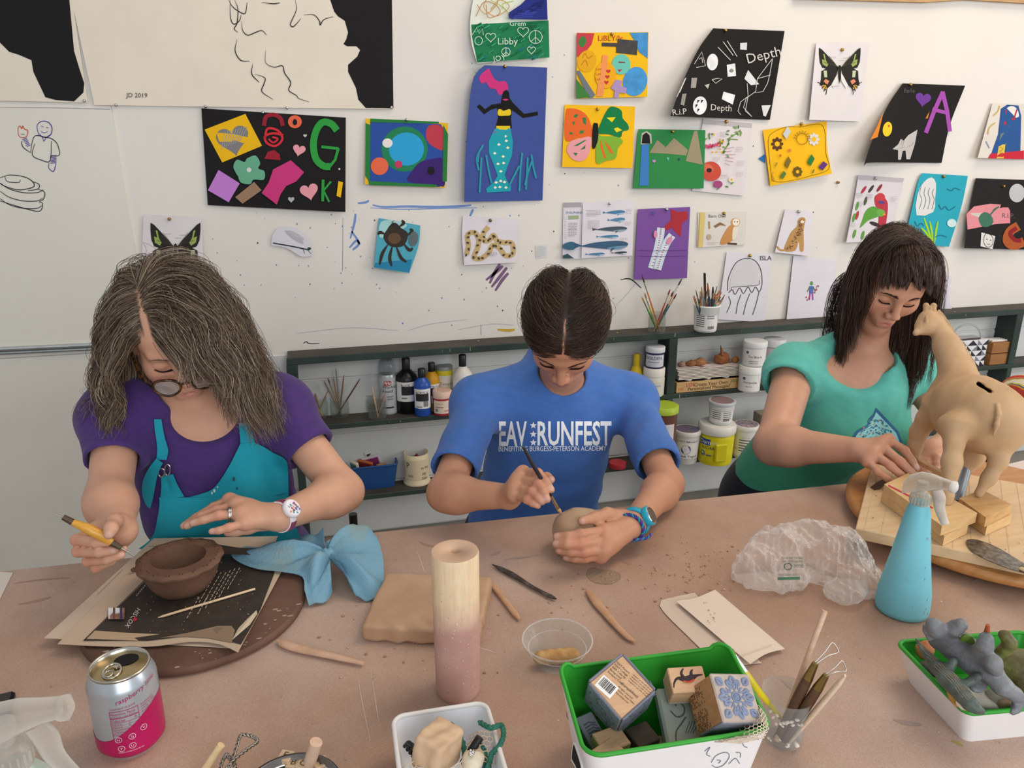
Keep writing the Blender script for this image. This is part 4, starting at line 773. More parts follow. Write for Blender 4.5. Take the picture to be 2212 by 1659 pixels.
def comb(head, roots, d0, length, K=22, grav=.35, stiff=.8, lift=.004, wave=.006, wlen=.07, obst=(), clump=.6, nclump=140, seed=1, frizz=.0015, pad=(.081,.101,.090), gdir=(0,0,-1), fpad=(.063,.069,.085), cull=None):
 """let strands fall from their roots over the head and the shoulders"""
 g=np.random.default_rng(seed); N=len(roots); S=np.empty((N, K,3)); S[:,0]=head.c+(roots*head.s)@head.A.T
 d=d0@head.A.T; d/=np.linalg.norm(d, axis=1, keepdims=True); length=np.broadcast_to(length,(N,)); st=(length/(K-1))[:, None]
 lf=(lift+g.random(N)*lift*2.2); gd=np.array(gdir, float)
 for i in range(1, K):
  f=i/(K-1); d=d*stiff+gd*(grav*(.25+1.1*f))+g.normal(0,.02,(N,3)); d/=np.linalg.norm(d, axis=1, keepdims=True)
  p=S[:, i-1]+d*st
  for(c, A, r, l)in[(head.w(0,.012,.045), head.A, np.array(pad)*head.s,1),(head.w(0,-.015,-.03), head.A, np.array(fpad)*head.s,.5)]+[(o[0], o[1], o[2],1)for o in obst]:
   q=(p-c)@A; rr=r+lf[:, None]*l*min(1,.25+f*3); k=np.sqrt(((q/rr)**2).sum(1)); m=k<1
   q[m]/=k[m, None]; p=c+q@A.T
  S[:, i]=p; d=p-S[:, i-1]; d/=np.linalg.norm(d, axis=1, keepdims=True)+1e-9
 gi=g.choice(N, min(nclump, N), replace=False); near=gi[np.argmin(((S[:, None,0]-S[None, gi,0])**2).sum(2)+.3*((S[:, None, K//2]-S[None, gi, K//2])**2).sum(2),1)]
 f=np.linspace(0,1, K); S=S+(S[near]-S)*(clump*f**1.2)[None,:, None]*.9
 ph=g.random(N)*.9+(near*2.399)%6.28; arc=f[None]*length[:, None]; a=wave*f[None]**.8*(.6+.8*((near*.618)%1))[:, None]
 t=S[:,-1]-S[:, K//2]; t/=np.linalg.norm(t, axis=1, keepdims=True)+1e-9
 u=np.cross(t,(0,0,1.)); u+=.01; u/=np.linalg.norm(u, axis=1, keepdims=True); v=np.cross(t, u)
 w_=2*math.pi*arc/(wlen*(.8+.4*((near*.317)%1)))[:, None]+ph[:, None]
 S=S+(u[:, None]*np.sin(w_)[..., None]+v[:, None]*np.cos(w_*.9)[..., None]*.7)*a[..., None]
 fz=g.normal(0,1,(N,3)); S=S+fz[:, None]*(frizz*f**1.3)[None,:, None]
 if cull is not None:
  L=head.loc(S.reshape(-1,3)); bad=cull(*L.T).reshape(N, K); bad[:,:3]=False; stop=np.where(bad.any(1), bad.argmax(1)-1, K-1); S=S[np.arange(N)[:, None], np.minimum(np.arange(K)[None], stop[:, None])]
 return S
def scalp(n, seed, keep, pad=(.077,.097,.086)):
 """root points over the skull cap"""
 g=np.random.default_rng(seed); q=g.normal(0,1,(n*6,3)); q/=np.linalg.norm(q, axis=1, keepdims=True); p=q*np.array(pad)+np.array([0,.012,.045])
 p=p[keep(p[:,0], p[:,1], p[:,2])]; return p[:n]
def away(P, part, back=.15, pad=(.077,.097,.086)):
 """directions lying on the skull, leading away from the parting plane x = part"""
 n=(P-np.array([0,.012,.045]))/np.array(pad)**2; n/=np.linalg.norm(n, axis=1, keepdims=True)
 d=np.zeros_like(P); bk=np.clip(P[:,1]/.06,0,1); d[:,0]=np.sign(P[:,0]-part)*(1-.85*bk); d[:,1]=back; d[:,2]=-1.5*np.clip(np.abs(P[:,0])/.077,0,1)**2-1.2*bk; d-=n*(d*n).sum(1, keepdims=True); d+=n*.05
 return d/np.linalg.norm(d, axis=1, keepdims=True)
SKIN=vcol_mat('skin',.48, sss=.12, bump=.12, bscale=420, spec=.35)
HAIR=vcol_mat('hair',.42, spec=.45)
CLOTH=vcol_mat('jersey_cloth',.9, bump=.25, bscale=900, spec=.1, sheen=.12)
def HP(L):return[Z(*q)for q in L]
def hand(F, wrist, mcps, fingers, thumb, rw=.021, s=1.0, palm=.0125):
 s*=.80; rw*=.88; palm*=1.08
 for i, m in enumerate(mcps):F.cap(wrist, m, rw*.72*s, palm*s*.93,.014)
 for i in range(len(mcps)-1):F.cap(mcps[i], mcps[i+1], palm*.9*s, palm*.9*s,.008); F.cap((mcps[i]+mcps[i+1]+wrist)/3,(mcps[i]+mcps[i+1])/2*.8+wrist*.2, palm*s*.95, palm*.85*s,.01)
 for i, f in enumerate(fingers):
  q=[1.0,1.04,.98,.86][i]*s; F.cap(mcps[i]+(f[0]-mcps[i])*.12, f[0],.0094*q,.0090*q,.0022); F.ell(f[0], np.array([.0095]*3)*q, None,.003)
  R=[.0092*q,.0082*q,.0070*q]; F.chain(f, R[:len(f)]if len(f)<4 else R+[.0068*q],.0022)
 F.chain([wrist]+list(thumb),[.019*s,.0145*s,.0115*s,.0098*s,.0082*s][:len(thumb)+1],.007)
def nail_tint(P, T, tips, c=(.66,.42,.36)):
 for t, n in tips:
  d=P-(np.asarray(t)+np.asarray(n)*.006); m=np.clip(1.5-np.linalg.norm(d, axis=1)/.0040,0,.6)[:, None]; T[:]=T*(1-m)+np.array(c)*m
def knuckle_tint(P, T, pts, c, r=.010, a=.4):
 for q in pts:m=(a*np.exp(-((P-np.asarray(q))**2).sum(1)/r**2))[:, None]; T[:]=T*(1-m)+np.array(c)*m
def noise3(x, y, z, f, seed=0):
 g=np.random.default_rng(seed); o=0
 for i in range(5):
  v=g.normal(0,1,3)*f; o=o+np.sin(x*v[0]+y*v[1]+z*v[2]+g.random()*6.28)
 return o/5
def on_surface(ob, pts, dirn, lift=.0012):
 """drop points along dirn onto a mesh"""
 from mathutils.bvhtree import BVHTree
 me=ob.data; o=Vector(WORLD_AT[ob.name]); bv=BVHTree.FromPolygons([v.co+o for v in me.vertices],[tuple(p.vertices)for p in me.polygons])
 dv=Vector(dirn).normalized(); out=[]
 for p in pts:
  h=bv.ray_cast(Vector(p)-dv*.5, dv)
  out.append(None if h[0]is None else np.array(h[0]-dv*lift))
 return out
def print_on(ob, polys, m, name, parent, sub=.006, lift=.0012):
 """ink on cloth: outlines given in photo pixels, laid on the garment along the sight line from the table side"""
 from mathutils.bvhtree import BVHTree
 me=ob.data; o=Vector(WORLD_AT[ob.name]); bv=BVHTree.FromPolygons([v.co+o for v in me.vertices],[tuple(p.vertices)for p in me.polygons])
 b=MB(); cp=Vector(CAMP)
 for mm, P2, fs in polys:
  bm=bmesh.new(); vs=[bm.verts.new((p[0], p[1],0))for p in P2]
  for f in fs:
   try:bm.faces.new([vs[i]for i in f])
   except ValueError:pass
  bmesh.ops.triangulate(bm, faces=bm.faces[:])
  for _ in range(4):
   e=[e for e in bm.edges if e.calc_length()>9]
   if not e:break
   bmesh.ops.subdivide_edges(bm, edges=e, cuts=1); bmesh.ops.triangulate(bm, faces=[f for f in bm.faces if len(f.verts)>3])
  bm.verts.index_update(); V=[]; ok=[]
  for v in bm.verts:
   d=Vector(ray(v.co.x, v.co.y)).normalized(); h=bv.ray_cast(cp+d*.6, d)
   ok.append(h[0]is not None); V.append(tuple(h[0]-d*lift)if h[0]is not None else(0,0,0))
  b.add(V,[tuple(v.index for v in f.verts)for f in bm.faces if all(ok[v.index]for v in f.verts)], mm, False); bm.free()
 return b.build(name, parent)
def torso(F, shL, shR, pel, w=(.15,.125,.16), d=(.105,.09,.12), grow=0, bust=None, belly=0, sh=.052):
 """ribs, waist and hips about the spine between the shoulders and the pelvis"""
 top=(shL+shR)/2; lat=nrm(shR-shL); up=nrm(top-pel); bk=nrm(np.cross(up, lat)); lat=np.cross(bk, up); A=np.stack([lat, bk, up],1)
 L=np.linalg.norm(top-pel); at=lambda f, b_=0:pel+up*L*f+bk*b_
 F.ell(at(.80),(w[0]+grow, d[0]+grow,.15+grow), A,.03); F.ell(at(.55),(w[0]*.95+grow, d[0]+grow,.14+grow), A,.03); F.ell(at(.36),(w[1]+grow, d[1]+grow+belly,.15), A,.04); F.ell(at(.08),(w[2]+grow, d[2]+grow,.15), A,.05)
 F.cap(shL, shR, sh+grow, sh+grow,.03)
 if bust:
  for x in(-1,1):F.ell(at(bust[0])+lat*x*bust[1]-bk*(d[0]*bust[2]), np.array([bust[3]]*3)+grow, A,.04)
 return A, at, lat, bk, up
 # ================================================================ the person in the blue shirt
def person_blue():
 root=thing('person','person in blue lettered T-shirt brushing a small clay pot, dark hair tied back','person',(.45,1.42,0), None)
 shL, shR, pel=D(1036,872,1.38), D(1362,862,1.41), np.array([.45,1.52,.52])
 elL, elR, wrL, wrR=D(962,1066,1.17), D(1440,1046,1.15), Z(1098,1072,1.225), Z(1366,1134,1.225)
 hd=Head(D(1220,716,1.225),-24,50,4,.785)
 F=Field((.08,.88,.60),(.78,1.62,1.22),.0024)
 A, at, lat, bk, up=torso(F, shL, shR, pel,(.118,.10,.13),(.088,.08,.1),0, sh=.036)
 nk=(shL+shR)/2+np.array([0,-.01,.03]); F.cap(nk, hd.w(0,.03,-.06),.042,.041,.02)
 for s_, e_, w_ in((shL, elL, wrL),(shR, elR, wrR)):
  F.cap(s_, e_,.034,.027,.02); m=e_+(w_-e_)*.22; F.cap(e_, m,.0265,.0285,.022); F.cap(m, w_,.0285,.0190,.022)
 hd.grow(F, face=.90, chin=.9)
 # hand with the brush
 wl=Z(1100,1074,1.222); mc=HP([(1130,1020,1.204),(1119,1036,1.194),(1113,1053,1.187),(1111,1069,1.186)])
 fl=[HP(q)for q in([(1162,1022,1.176),(1179,1040,1.163),(1191,1058,1.160)],[(1162,1043,1.164),(1174,1062,1.153),(1182,1079,1.154)],[(1149,1062,1.160),(1162,1074,1.152),(1171,1084,1.155)],[(1138,1079,1.160),(1150,1087,1.156),(1162,1093,1.160)])]
 th=HP([(1120,1062,1.225),(1150,1046,1.215),(1180,1032,1.195),(1190,1036,1.183)]); hand(F, wl, mc, fl, th,.021,.98)
 # hand round the pot
 m2=HP([(1302,1147,1.185),(1306,1168,1.172),(1303,1187,1.165),(1296,1201,1.168)])
 f2=[HP(q)for q in([(1254,1154,1.148),(1226,1158,1.144),(1202,1159,1.150)],[(1254,1176,1.143),(1224,1176,1.138),(1200,1175,1.146)],[(1261,1193,1.146),(1232,1192,1.143),(1207,1189,1.152)],[(1265,1206,1.156),(1241,1207,1.154),(1222,1205,1.160)])]
 t2=HP([(1345,1118,1.232),(1312,1110,1.212),(1284,1119,1.190),(1257,1125,1.176)]); hand(F, wrR, m2, f2, t2,.023,1.04)
 P, Q=F.mesh(); sk=np.array(lin('#bd8a6e')); T=np.tile(sk,(len(P),1))
 hairf=lambda x, y, z:np.clip(((z-.066+np.maximum(0,-.055-y)*.35)*70),0,1)*(y>-.088)*np.clip((np.abs(x-.002)-.0004)*600+np.maximum(0, y+.035)*200,0,1)+((y>.02)&(z>-.05))
 hd.tint(P, T, lin('#bd7f74'), lin('#cb8a74'), lin('#2a1c16'), hairf)
 n0=nrm(CAMP-hd.c); nail_tint(P, T,[(f[-1], n0*.8+np.array([0,0,.6]))for f in fl+f2]+[(t2[-1], n0),(th[-1], n0)]); knuckle_tint(P, T,[f[0]+n0*.009 for f in fl+f2]+m2, lin('#c07c66'),.012,.45)
 body=quick_mesh('body', P, Q, SKIN, root, T)
 # shirt
 G=Field((.06,1.10,.50),(.82,1.70,1.08),.0036)
 torso(G, shL, shR, pel,(.122,.115,.14),(.094,.092,.11),.010, sh=.040)
 hemL, hemR=shL+(elL-shL)*.72, shR+(elR-shR)*.76
 for s_, h_, r0, r1 in((shL, hemL,.050,.043),(shR, hemR,.050,.044)):
  G.cap(s_+nrm(h_-s_)*.02, h_, r0-.008, r1,.035)
 for s_ in(shL, shR):G.cap(nk+(0,.02,.03), s_,.045,.042,.04)
 G.cap(nk+(0,.02,-.01), nk+(0,.035,.055),.060,.050,.03)
 G.warp(lambda x, y, z:.0022*noise3(x, y, z,38,3)+.0026*noise3(x*1.5, y, z*.5,50,5)+.0016*np.sin((z-.4*x)*95+2*np.sin(x*14))*np.clip((.86-z)*5,0,1))
 for s_, h_ in((shL, hemL),(shR, hemR)):
  ax=nrm(h_-s_); k=h_+ax*.012; d_=np.linalg.norm(k-s_); R_=.14
  G.boxy(k+ax*R_,(.07,.07, R_), np.array(frame_z(k, k+ax).to_3x3()),.002,0,'-'); G.cap(h_-ax*.05, h_+ax*.05,.034,.037,.004,'-')
 G.cap(nk+(0,-.01,.02), hd.w(0,.02,-.09),.045,.050,.006,'-')
 P, Q=G.mesh(); T=np.tile(np.array(lin('#466db2')),(len(P),1)); n=noise3(P[:,0]*8, P[:,1]*8, P[:,2]*60,20,9)[:, None]; T*=1+.07*n
 shirt=quick_mesh('t_shirt', P, Q, CLOTH, root, T)
 # neck ribbing
 b=MB(); ring=[]
 white=mat('#f6f8fa',.7,.02); pol=[]
 def put(body_, x, y, h, wd, mm=white, bend=0, bold=0):
  vs, fs=glyphs(body_, bold=bold); xs=[v[0]for v in vs]; k=wd/(max(xs)-min(xs)); x0=min(xs); P2=[]
  for v in vs:u=(v[0]-x0)*k; P2.append((x+u, y-v[1]*h/.72+bend*u))
  pol.append((mm, P2, fs))
 put('EAV',1078,962,53,60, bold=.02); put('RUNFEST',1161,961,52,160, bold=.02); put('BENEFITING BURGESS-PETERSON ACADEMY',1077,975,11,233, white,-.006,.004)
 for cy in(919,938,956):
  pol.append((white,[(1152+(8 if i%2==0 else 3.4)*math.sin(i*math.pi/5), cy-(8 if i%2==0 else 3.4)*math.cos(i*math.pi/5))for i in range(10)],[tuple(range(10))]))
 o=print_on(shirt, pol, white,'shirt_lettering', shirt)
 # trousers and seat support
 G=Field((.2,.9,.0),(.72,1.72,.70),.007)
 for x in(-1,1):
  hip=pel+lat*x*.075+np.array([0,0,-.01]); kn=np.array([.45+x*.1,1.08,.50]); ft=np.array([.45+x*.11,1.2,.075]); G.cap(hip, kn,.078,.058,.03); G.cap(kn, ft,.055,.038,.02)
 G.ell(pel+(0,0,-.0),(.145,.12,.150), None,.04); P, Q=G.mesh(); quick_mesh('trousers', P, Q, CLOTH, root, np.tile(np.array(lin('#1d2238')),(len(P),1)))
 # hair: drawn back from a centre parting to a knot
 g=np.random.default_rng(4); keep=lambda x, y, z:((z>.066-np.maximum(0,-.055-y)*.35)&(y>-.085))|((y>.0)&(z>-.01))|((y>-.02)&(z>.03))
 R_=scalp(14000,11, keep); c0=np.array([0,.012,.045]); pad=np.array([.0775,.0975,.0865]); bun=np.array([0,.085,.005]); N, K=len(R_),22
 q0=(R_-c0)/pad; qb=(bun-c0)/pad; qb=qb/np.linalg.norm(qb); f=np.linspace(0,1, K); S=np.empty((N, K,3)); off=.004+.012*g.random(N)**1.5+.004*np.sin(R_[:,0]*90+R_[:,1]*70); sd=np.sign(R_[:,0]-.002)
 jit=g.normal(0,.075,(N,3)); wv=np.sin(f[None]*9+R_[:,:1]*160)*.012
 for i in range(K):
  q=q0*(1-f[i])+qb*f[i]; q[:,0]+=sd*.40*np.sin(math.pi*min(1, f[i]*1.15+.02))*(1-f[i]*.4); q[:,2]+=.05*math.sin(math.pi*f[i]); q+=g.normal(0,.006, q.shape)+jit*math.sin(math.pi*f[i])
  q/=np.linalg.norm(q, axis=1, keepdims=True); S[:, i]=c0+q*(pad+(off*np.sin(min(1, f[i]*2.2+.15)*1.57))[:, None])
 fly=g.random(N)<.07; S[fly]+=(g.normal(0,.012,(fly.sum(),1,3))+np.array([0,0,.006]))*(f**1.0)[None,:, None]
 S+=(g.normal(0,.0018,(N,1,3)))*(f**.7)[None,:, None]
 W_=hd.c+(S*hd.s)@hd.A.T
 base=np.array([lin('#35241a'), lin('#463023'), lin('#5a402f'), lin('#2a1b14')]); cols=base[g.choice(4, N, p=[.4,.32,.1,.18])]*(.85+.3*g.random((N,1)))
 strands('hair', W_,.00024+.00018*g.random(N), cols, HAIR, root)
 n2=700; th_=g.random(n2)*6.28; B0=np.empty((n2,14,3)); ph=g.random(n2)*3
 for i in range(14):
  a=th_+i*.28; r_=.024+.006*np.sin(ph+i*.5); B0[:, i]=np.stack([r_*np.cos(a),.108+.018*np.sin(ph*2+i*.3),.002+r_*np.sin(a)],1)
 strands('hair_knot', hd.c+(B0*hd.s)@hd.A.T, np.full(n2,.0008), base[g.choice(4, n2)], HAIR, root)
 brows(hd, root, lin('#33221a'),1.0); lashes(hd, root,.0)
 # watch, braid
 ax=nrm(wrR-elR); wc=wrR-ax*.012; A_=np.array(frame_z(wc, wc+ax).to_3x3()); vw=nrm(CAMP-wc); vw=nrm(vw-ax*(vw@ax)); sd_=np.cross(ax, vw)
 b=MB(); tq=mat('#1f9fbe',.45,.05); b.tube([wc+(vw*math.cos(t)+sd_*math.sin(t))*.0225 for t in np.linspace(0,6.283,33)],.0068, tq,8,.36, False, hint=vw); wt=b.build('watch', root)
 fd=nrm(vw*.86-sd_*.38-ax*.1); b=MB(); c=wc+fd*.0245; b.lathe([(.015,-.004),(.016,0),(.016,.004),(.0145,.006)], mat('#2aa8c6',.35), axis=frame_z(c, c+fd), n=28); b.build('watch_case', wt)
 b=MB(); b.lathe([(.0145,.0058),(.0125,.0072),(.0098,.0067)], metal('#c9cdd0',.2), axis=frame_z(c, c+fd), n=28, capt=False); b.lathe([(.0100,.0066),(.0001,.0068)], mat('#5c5a52',.15), axis=frame_z(c, c+fd), n=24); b.build('watch_face', wt)
 wc2=wrR+ax*.010; b=MB(); br=[mat('#2b3f9a',.8), mat('#1f8f98',.8), mat('#5b2f8a',.8)]
 for j in range(3):b.tube([wc2+(vw*math.cos(t)+sd_*math.sin(t))*(.0212+.0015*math.sin(t*12+j*2.1))+ax*.0025*math.cos(t*12+j*2.1)for t in np.linspace(0,6.283,90)],.0016, br[j],6,1, False)
 e=Z(1362,1160,1.215); tail=crom([e, Z(1372,1166,1.20), Z(1386,1164,1.205), Z(1400,1161,1.21), Z(1407,1153,1.215)],8)
 for j in range(3):b.tube([p_+np.array([0,.0012*math.sin(i*.9+j*2.1),.0012*math.cos(i*.9+j*2.1)])for i, p_ in enumerate(tail)],.0013, br[j],6)
 b.build('braided_bracelet', root)
 return root, hd, fl, f2
def seat(hd, root, S, lift):
 from mathutils.bvhtree import BVHTree
 ob=[c for c in root.children if c.name.startswith('body')][0]; o=Vector(WORLD_AT[ob.name]); me=ob.data; bv=BVHTree.FromPolygons([v.co+o for v in me.vertices],[tuple(p.vertices)for p in me.polygons])
 W_=hd.c+(S*hd.s)@hd.A.T; dv=Vector(hd.A@np.array([0,1.,0])); k=S.shape[1]
 for i in range(len(W_)):
  for j in range(k):
   h=bv.ray_cast(Vector(W_[i, j])-dv*.04, dv,.09)
   if h[0]is not None:W_[i, j]=np.array(h[0]-dv*(lift[j]))
 return W_
def brows(hd, root, col, th=1.0, up=0.0, sd=(-1,1)):
 g=np.random.default_rng(8); S=[]
 for x in sd:
  for i in range(110):
   t=g.random(); cx=x*(.013+.034*t); cz=.024+.006*math.sin(t*2.4)-.004*t+g.normal(0,.0016*th*(1.15-t))+up
   yy=-.0935+.019*t**1.6+.0012; a=np.array([cx, yy, cz]); d_=np.array([x*.006,.003*t,.0035*(1-1.5*t)]); S.append([a, a+d_*.5+(0,-.0006,0), a+d_])
 S=np.array(S); strands('eyebrows', seat(hd, root, S,(.0003,.0008,.0008)), np.full(len(S),.0005*th), np.tile(col,(len(S),1)), HAIR, root)
def lashes(hd, root, drop=0.0, col='#1d1410', n=46, ln=1.0):
 S=[]
 for x in(-1,1):
  L_=[]
  for i in range(n):
   t=i/(n-1); cx=x*.0325+(t-.5)*.027; cz=-.0035-drop-.0045*(1-(2*t-1)**2)+.003*(t if x>0 else 1-t); cy=-.0685-.0165*math.sqrt(max(.05,1-((t-.5)*1.5)**2-((cz-.003)/.0135)**2))-.0006
   a=np.array([cx, cy, cz]); S.append([a, a+np.array([(cx-x*.0325)*.12,-.0025,-.0012])*ln, a+np.array([(cx-x*.0325)*.25,-.0045,-.0015])*ln]); L_.append(a)
  for i in range(n-1):S.append([L_[i],(L_[i]+L_[i+1])/2, L_[i+1]])
 S=np.array(S); strands('eyelashes', seat(hd, root, S,(.0003,.0016,.0030)), np.full(len(S),.00036), np.tile(lin(col),(len(S),1)), HAIR, root)
PB, HB, FB1, FB2=person_blue()
# ================================================================ the grey-haired person in the purple shirt and apron
def person_purple():
 root=thing('person','person with long grey-brown hair in purple shirt and turquoise apron, bending over brown pot','person',(-.16,1.36,0), None)
 shL, shR, pel=D(256,898,1.30), D(596,880,1.33), np.array([-.16,1.46,.52])
 elL, elR=D(236,1078,1.16), D(742,1062,1.21); wrL, wrR=Z(262,1146,1.075), Z(604,1117,1.157)
 hd=Head(D(376,729,1.285),14,27,-7,.80)
 F=Field((-.50,.85,.60),(.17,1.62,1.24),.0024)
 A, at, lat, bk, up=torso(F, shL, shR, pel,(.118,.10,.13),(.088,.085,.1),0, bust=(.66,.058,.75,.052), sh=.040)
 nk=(shL+shR)/2+np.array([0,-.015,.035]); F.cap(nk, hd.w(0,.03,-.06),.045,.042,.02)
 for s_, e_, w_ in((shL, elL, wrL),(shR, elR, wrR)):
  F.cap(s_, e_,.036,.030,.02); m=e_+(w_-e_)*.22; F.cap(e_, m,.029,.031,.022); F.cap(m, w_,.031,.0205,.022)
 hd.grow(F, face=.98)
 mc=HP([(203,1147,1.075),(214,1165,1.078),(228,1184,1.080),(243,1196,1.082)])
 fl=[HP(q)for q in([(165,1166,1.045),(206,1172,1.026),(233,1171,1.024)],[(169,1191,1.048),(214,1193,1.030),(246,1189,1.030)],[(190,1212,1.056),(231,1209,1.042),(262,1199,1.044)],[(208,1227,1.064),(241,1212,1.053),(269,1186,1.056)])]
 th=HP([(258,1130,1.062),(247,1126,1.040),(240,1141,1.018),(235,1154,1.014)]); hand(F, wrL, mc, fl, th,.0225,1.0)
 m2=HP([(496,1080,1.172),(510,1093,1.156),(519,1110,1.140),(528,1130,1.130)])
 f2=[HP(q)for q in([(462,1096,1.168),(424,1118,1.160),(397,1136,1.156)],[(468,1103,1.150),(434,1116,1.144),(404,1136,1.143)],[(473,1113,1.128),(440,1123,1.124),(416,1130,1.124)],[(494,1140,1.114),(474,1146,1.110),(457,1148,1.110)])]
 t2=HP([(575,1128,1.165),(536,1140,1.160),(510,1146,1.155),(492,1150,1.152)]); hand(F, wrR, m2, f2, t2,.0235,.98)
 P, Q=F.mesh(); sk=np.array(lin('#c99a80')); T=np.tile(sk,(len(P),1))
 hairf=lambda x, y, z:np.clip((np.abs(x+.042)-.004)*300,0,1)*np.clip(((z-.072+np.maximum(0,-.05-y)*.3)*70),0,1)*(y>-.086)+((y>.02)&(z>-.05))
 hd.tint(P, T, lin('#c58a7e'), lin('#cf907c'), lin('#4b3c31'), hairf)
 n0=nrm(CAMP-hd.c); nail_tint(P, T,[(f[-1], n0*.8+np.array([0,0,.6]))for f in fl+f2]+[(th[-1], n0)]); knuckle_tint(P, T,[f[0]+n0*.009 for f in fl+f2]+m2, lin('#c17e68'),.012,.45)
 quick_mesh('body', P, Q, SKIN, root, T)
 # shirt
 G=Field((-.54,1.02,.50),(.20,1.70,1.08),.0036)
 torso(G, shL, shR, pel,(.120,.108,.135),(.092,.092,.108),.009, bust=(.66,.058,.78,.055), sh=.044)
 hemL, hemR=shL+(elL-shL)*.50, shR+(elR-shR)*.46
 for s_ in(shL, shR):G.cap(nk+(0,.03,.0), s_,.045,.045,.04)
 for s_, h_, r0, r1 in((shL, hemL,.048,.044),(shR, hemR,.048,.046)):G.cap(s_+nrm(h_-s_)*.015, h_, r0, r1,.035)
 G.warp(lambda x, y, z:.0018*noise3(x, y, z,38,13)+.0024*noise3(x*1.5, y, z*.5,50,15)+.0014*np.sin((z+.4*x)*95+2*np.sin(x*14))*np.clip((.88-z)*5,0,1))
 for s_, h_ in((shL, hemL),(shR, hemR)):
  ax=nrm(h_-s_); k=h_+ax*.012; R_=.14
  G.boxy(k+ax*R_,(.07,.07, R_), np.array(frame_z(k, k+ax).to_3x3()),.002,0,'-'); G.cap(h_-ax*.05, h_+ax*.05,.036,.038,.004,'-')
 G.cap(nk+(0,-.015,.03), hd.w(0,.02,-.09),.056,.07,.006,'-'); G.ell(D(443,912,1.215),(.068,.075,.050), None,.008,'-')
 P, Q=G.mesh(); T=np.tile(np.array(lin('#4a3570')),(len(P),1)); n=noise3(P[:,0]*8, P[:,1]*8, P[:,2]*60,20,9)[:, None]; T*=1+.08*n
 shirt=quick_mesh('shirt', P, Q, CLOTH, root, T)
 # apron: cloth laid over the front of the shirt
 AP=vcol_mat('apron_cloth',.8, bump=.2, bscale=600, spec=.15)
 from mathutils.bvhtree import BVHTree
 o=Vector(WORLD_AT[shirt.name]); bv=BVHTree.FromPolygons([v.co+o for v in shirt.data.vertices],[tuple(q.vertices)for q in shirt.data.polygons]); cp=Vector(CAMP)
 def lay(x, y, l=.006, d0=1.27):
  d=Vector(ray(x, y)); h=bv.ray_cast(cp+d*.7, d.normalized()); dep=depth_of(h[0])if h[0]is not None else d0
  return Z(x, y, min(dep, d0+.05)-l)
 def sheet(rows, name, l=.006, tk=.0018, dep=None, par=None):
  """rows: left and right edge points per row"""
  G_=[]; n=26; Ls=crom([(*r[0],0)for r in rows],5); Rs=crom([(*r[1],0)for r in rows],5)
  for a_, b_ in zip(Ls, Rs):G_.append([lay(a_[0]+(b_[0]-a_[0])*t, a_[1]+(b_[1]-a_[1])*t, l)for t in np.linspace(0,1, n)])
  G_=np.array(G_)
  for _ in range(3):
   for ax_ in(0,1):K_=G_.copy(); sl=[slice(None)]*3; sl[ax_]=slice(1,-1); a0=[slice(None)]*3; a0[ax_]=slice(0,-2); a1=[slice(None)]*3; a1[ax_]=slice(2, None); K_[tuple(sl)]=(G_[tuple(a0)]+G_[tuple(sl)]*2+G_[tuple(a1)])/4; G_=K_
  d=np.array([0,-tk,0]); b=MB(); b.grid(G_, mat('#0f90a4',.8,.08,12, bump=.2, bscale=500, h2='#159cb0'), thick=d); return b.build(name, par or root)
 ap=sheet([((344,1074),(622,1074)),((345,1090),(622,1090)),((340,1120),(622,1060)),((330,1160),(630,1110)),((300,1185),(650,1165))],'apron',.010)
 # the bib's curved upper part on the right side
 sheet([((519,958),(549,955)),((506,985),(572,966)),((490,1015),(590,978)),((470,1045),(606,985)),((450,1062),(618,995)),((410,1074),(622,1010)),((346,1084),(624,1084))],'bib',.008, par=ap)
 sheet([((515,915),(536,912)),((518,935),(543,930)),((520,962),(552,957))],'strap',.007, par=ap)
 sheet([((333,905),(349,905)),((335,930),(353,930)),((339,955),(358,952)),((340,975),(364,972)),((338,992),(360,992))],'strap',.007, par=ap)
 sheet([((348,1028),(374,1024)),((349,1050),(384,1048)),((346,1078),(398,1072))],'strap',.009, par=ap)
 sheet([((338,990),(352,1000)),((322,1010),(342,1020)),((308,1040),(336,1048)),((308,1070),(330,1080)),((316,1090),(324,1098))],'loose_strap_end',.014, par=ap)
 b=MB(); sm=metal('#cfd0d0',.25)
 for cx, cy, rx, ry in((362,1015,6,12),(349,1021,7,9)):b.tube([lay(cx+rx*math.cos(t), cy+ry*math.sin(t),.014)for t in np.linspace(0,6.283,25)],.0013, sm,6, caps=False)
 b.build('strap_rings', ap)
 b=MB()
 for x, y, r in((505,1035,3),(512,1055,2),(463,1060,2.5),(458,1065,2),(470,1052,1.5)):b.add([lay(x+r*math.cos(a), y+1.6*r*math.sin(a),.0125)for a in np.linspace(0,6.28,8)[:-1]],[tuple(range(7))], mat('#cfe0dd' if x<480 else '#274a55',.8))
 b.build('paint_spots', ap)
 G=Field((-.5,.86,.0),(.2,1.72,.70),.007)
 for x in(-1,1):
  hip=pel+lat*x*.075+np.array([0,0,-.01]); kn=np.array([-.16+x*.1,1.06,.50]); ft=np.array([-.16+x*.11,1.2,.075]); G.cap(hip, kn,.080,.06,.03); G.cap(kn, ft,.055,.038,.02)
 G.ell(pel,(.15,.125,.150), None,.04); P, Q=G.mesh(); quick_mesh('trousers', P, Q, CLOTH, root, np.tile(np.array(lin('#22242c')),(len(P),1)))
 # hair
 g=np.random.default_rng(21); part=-.042
 keep=lambda x, y, z:((z>.070-np.maximum(0,-.05-y)*.3)&(y>-.083))|((y>.0)&(z>-.03))
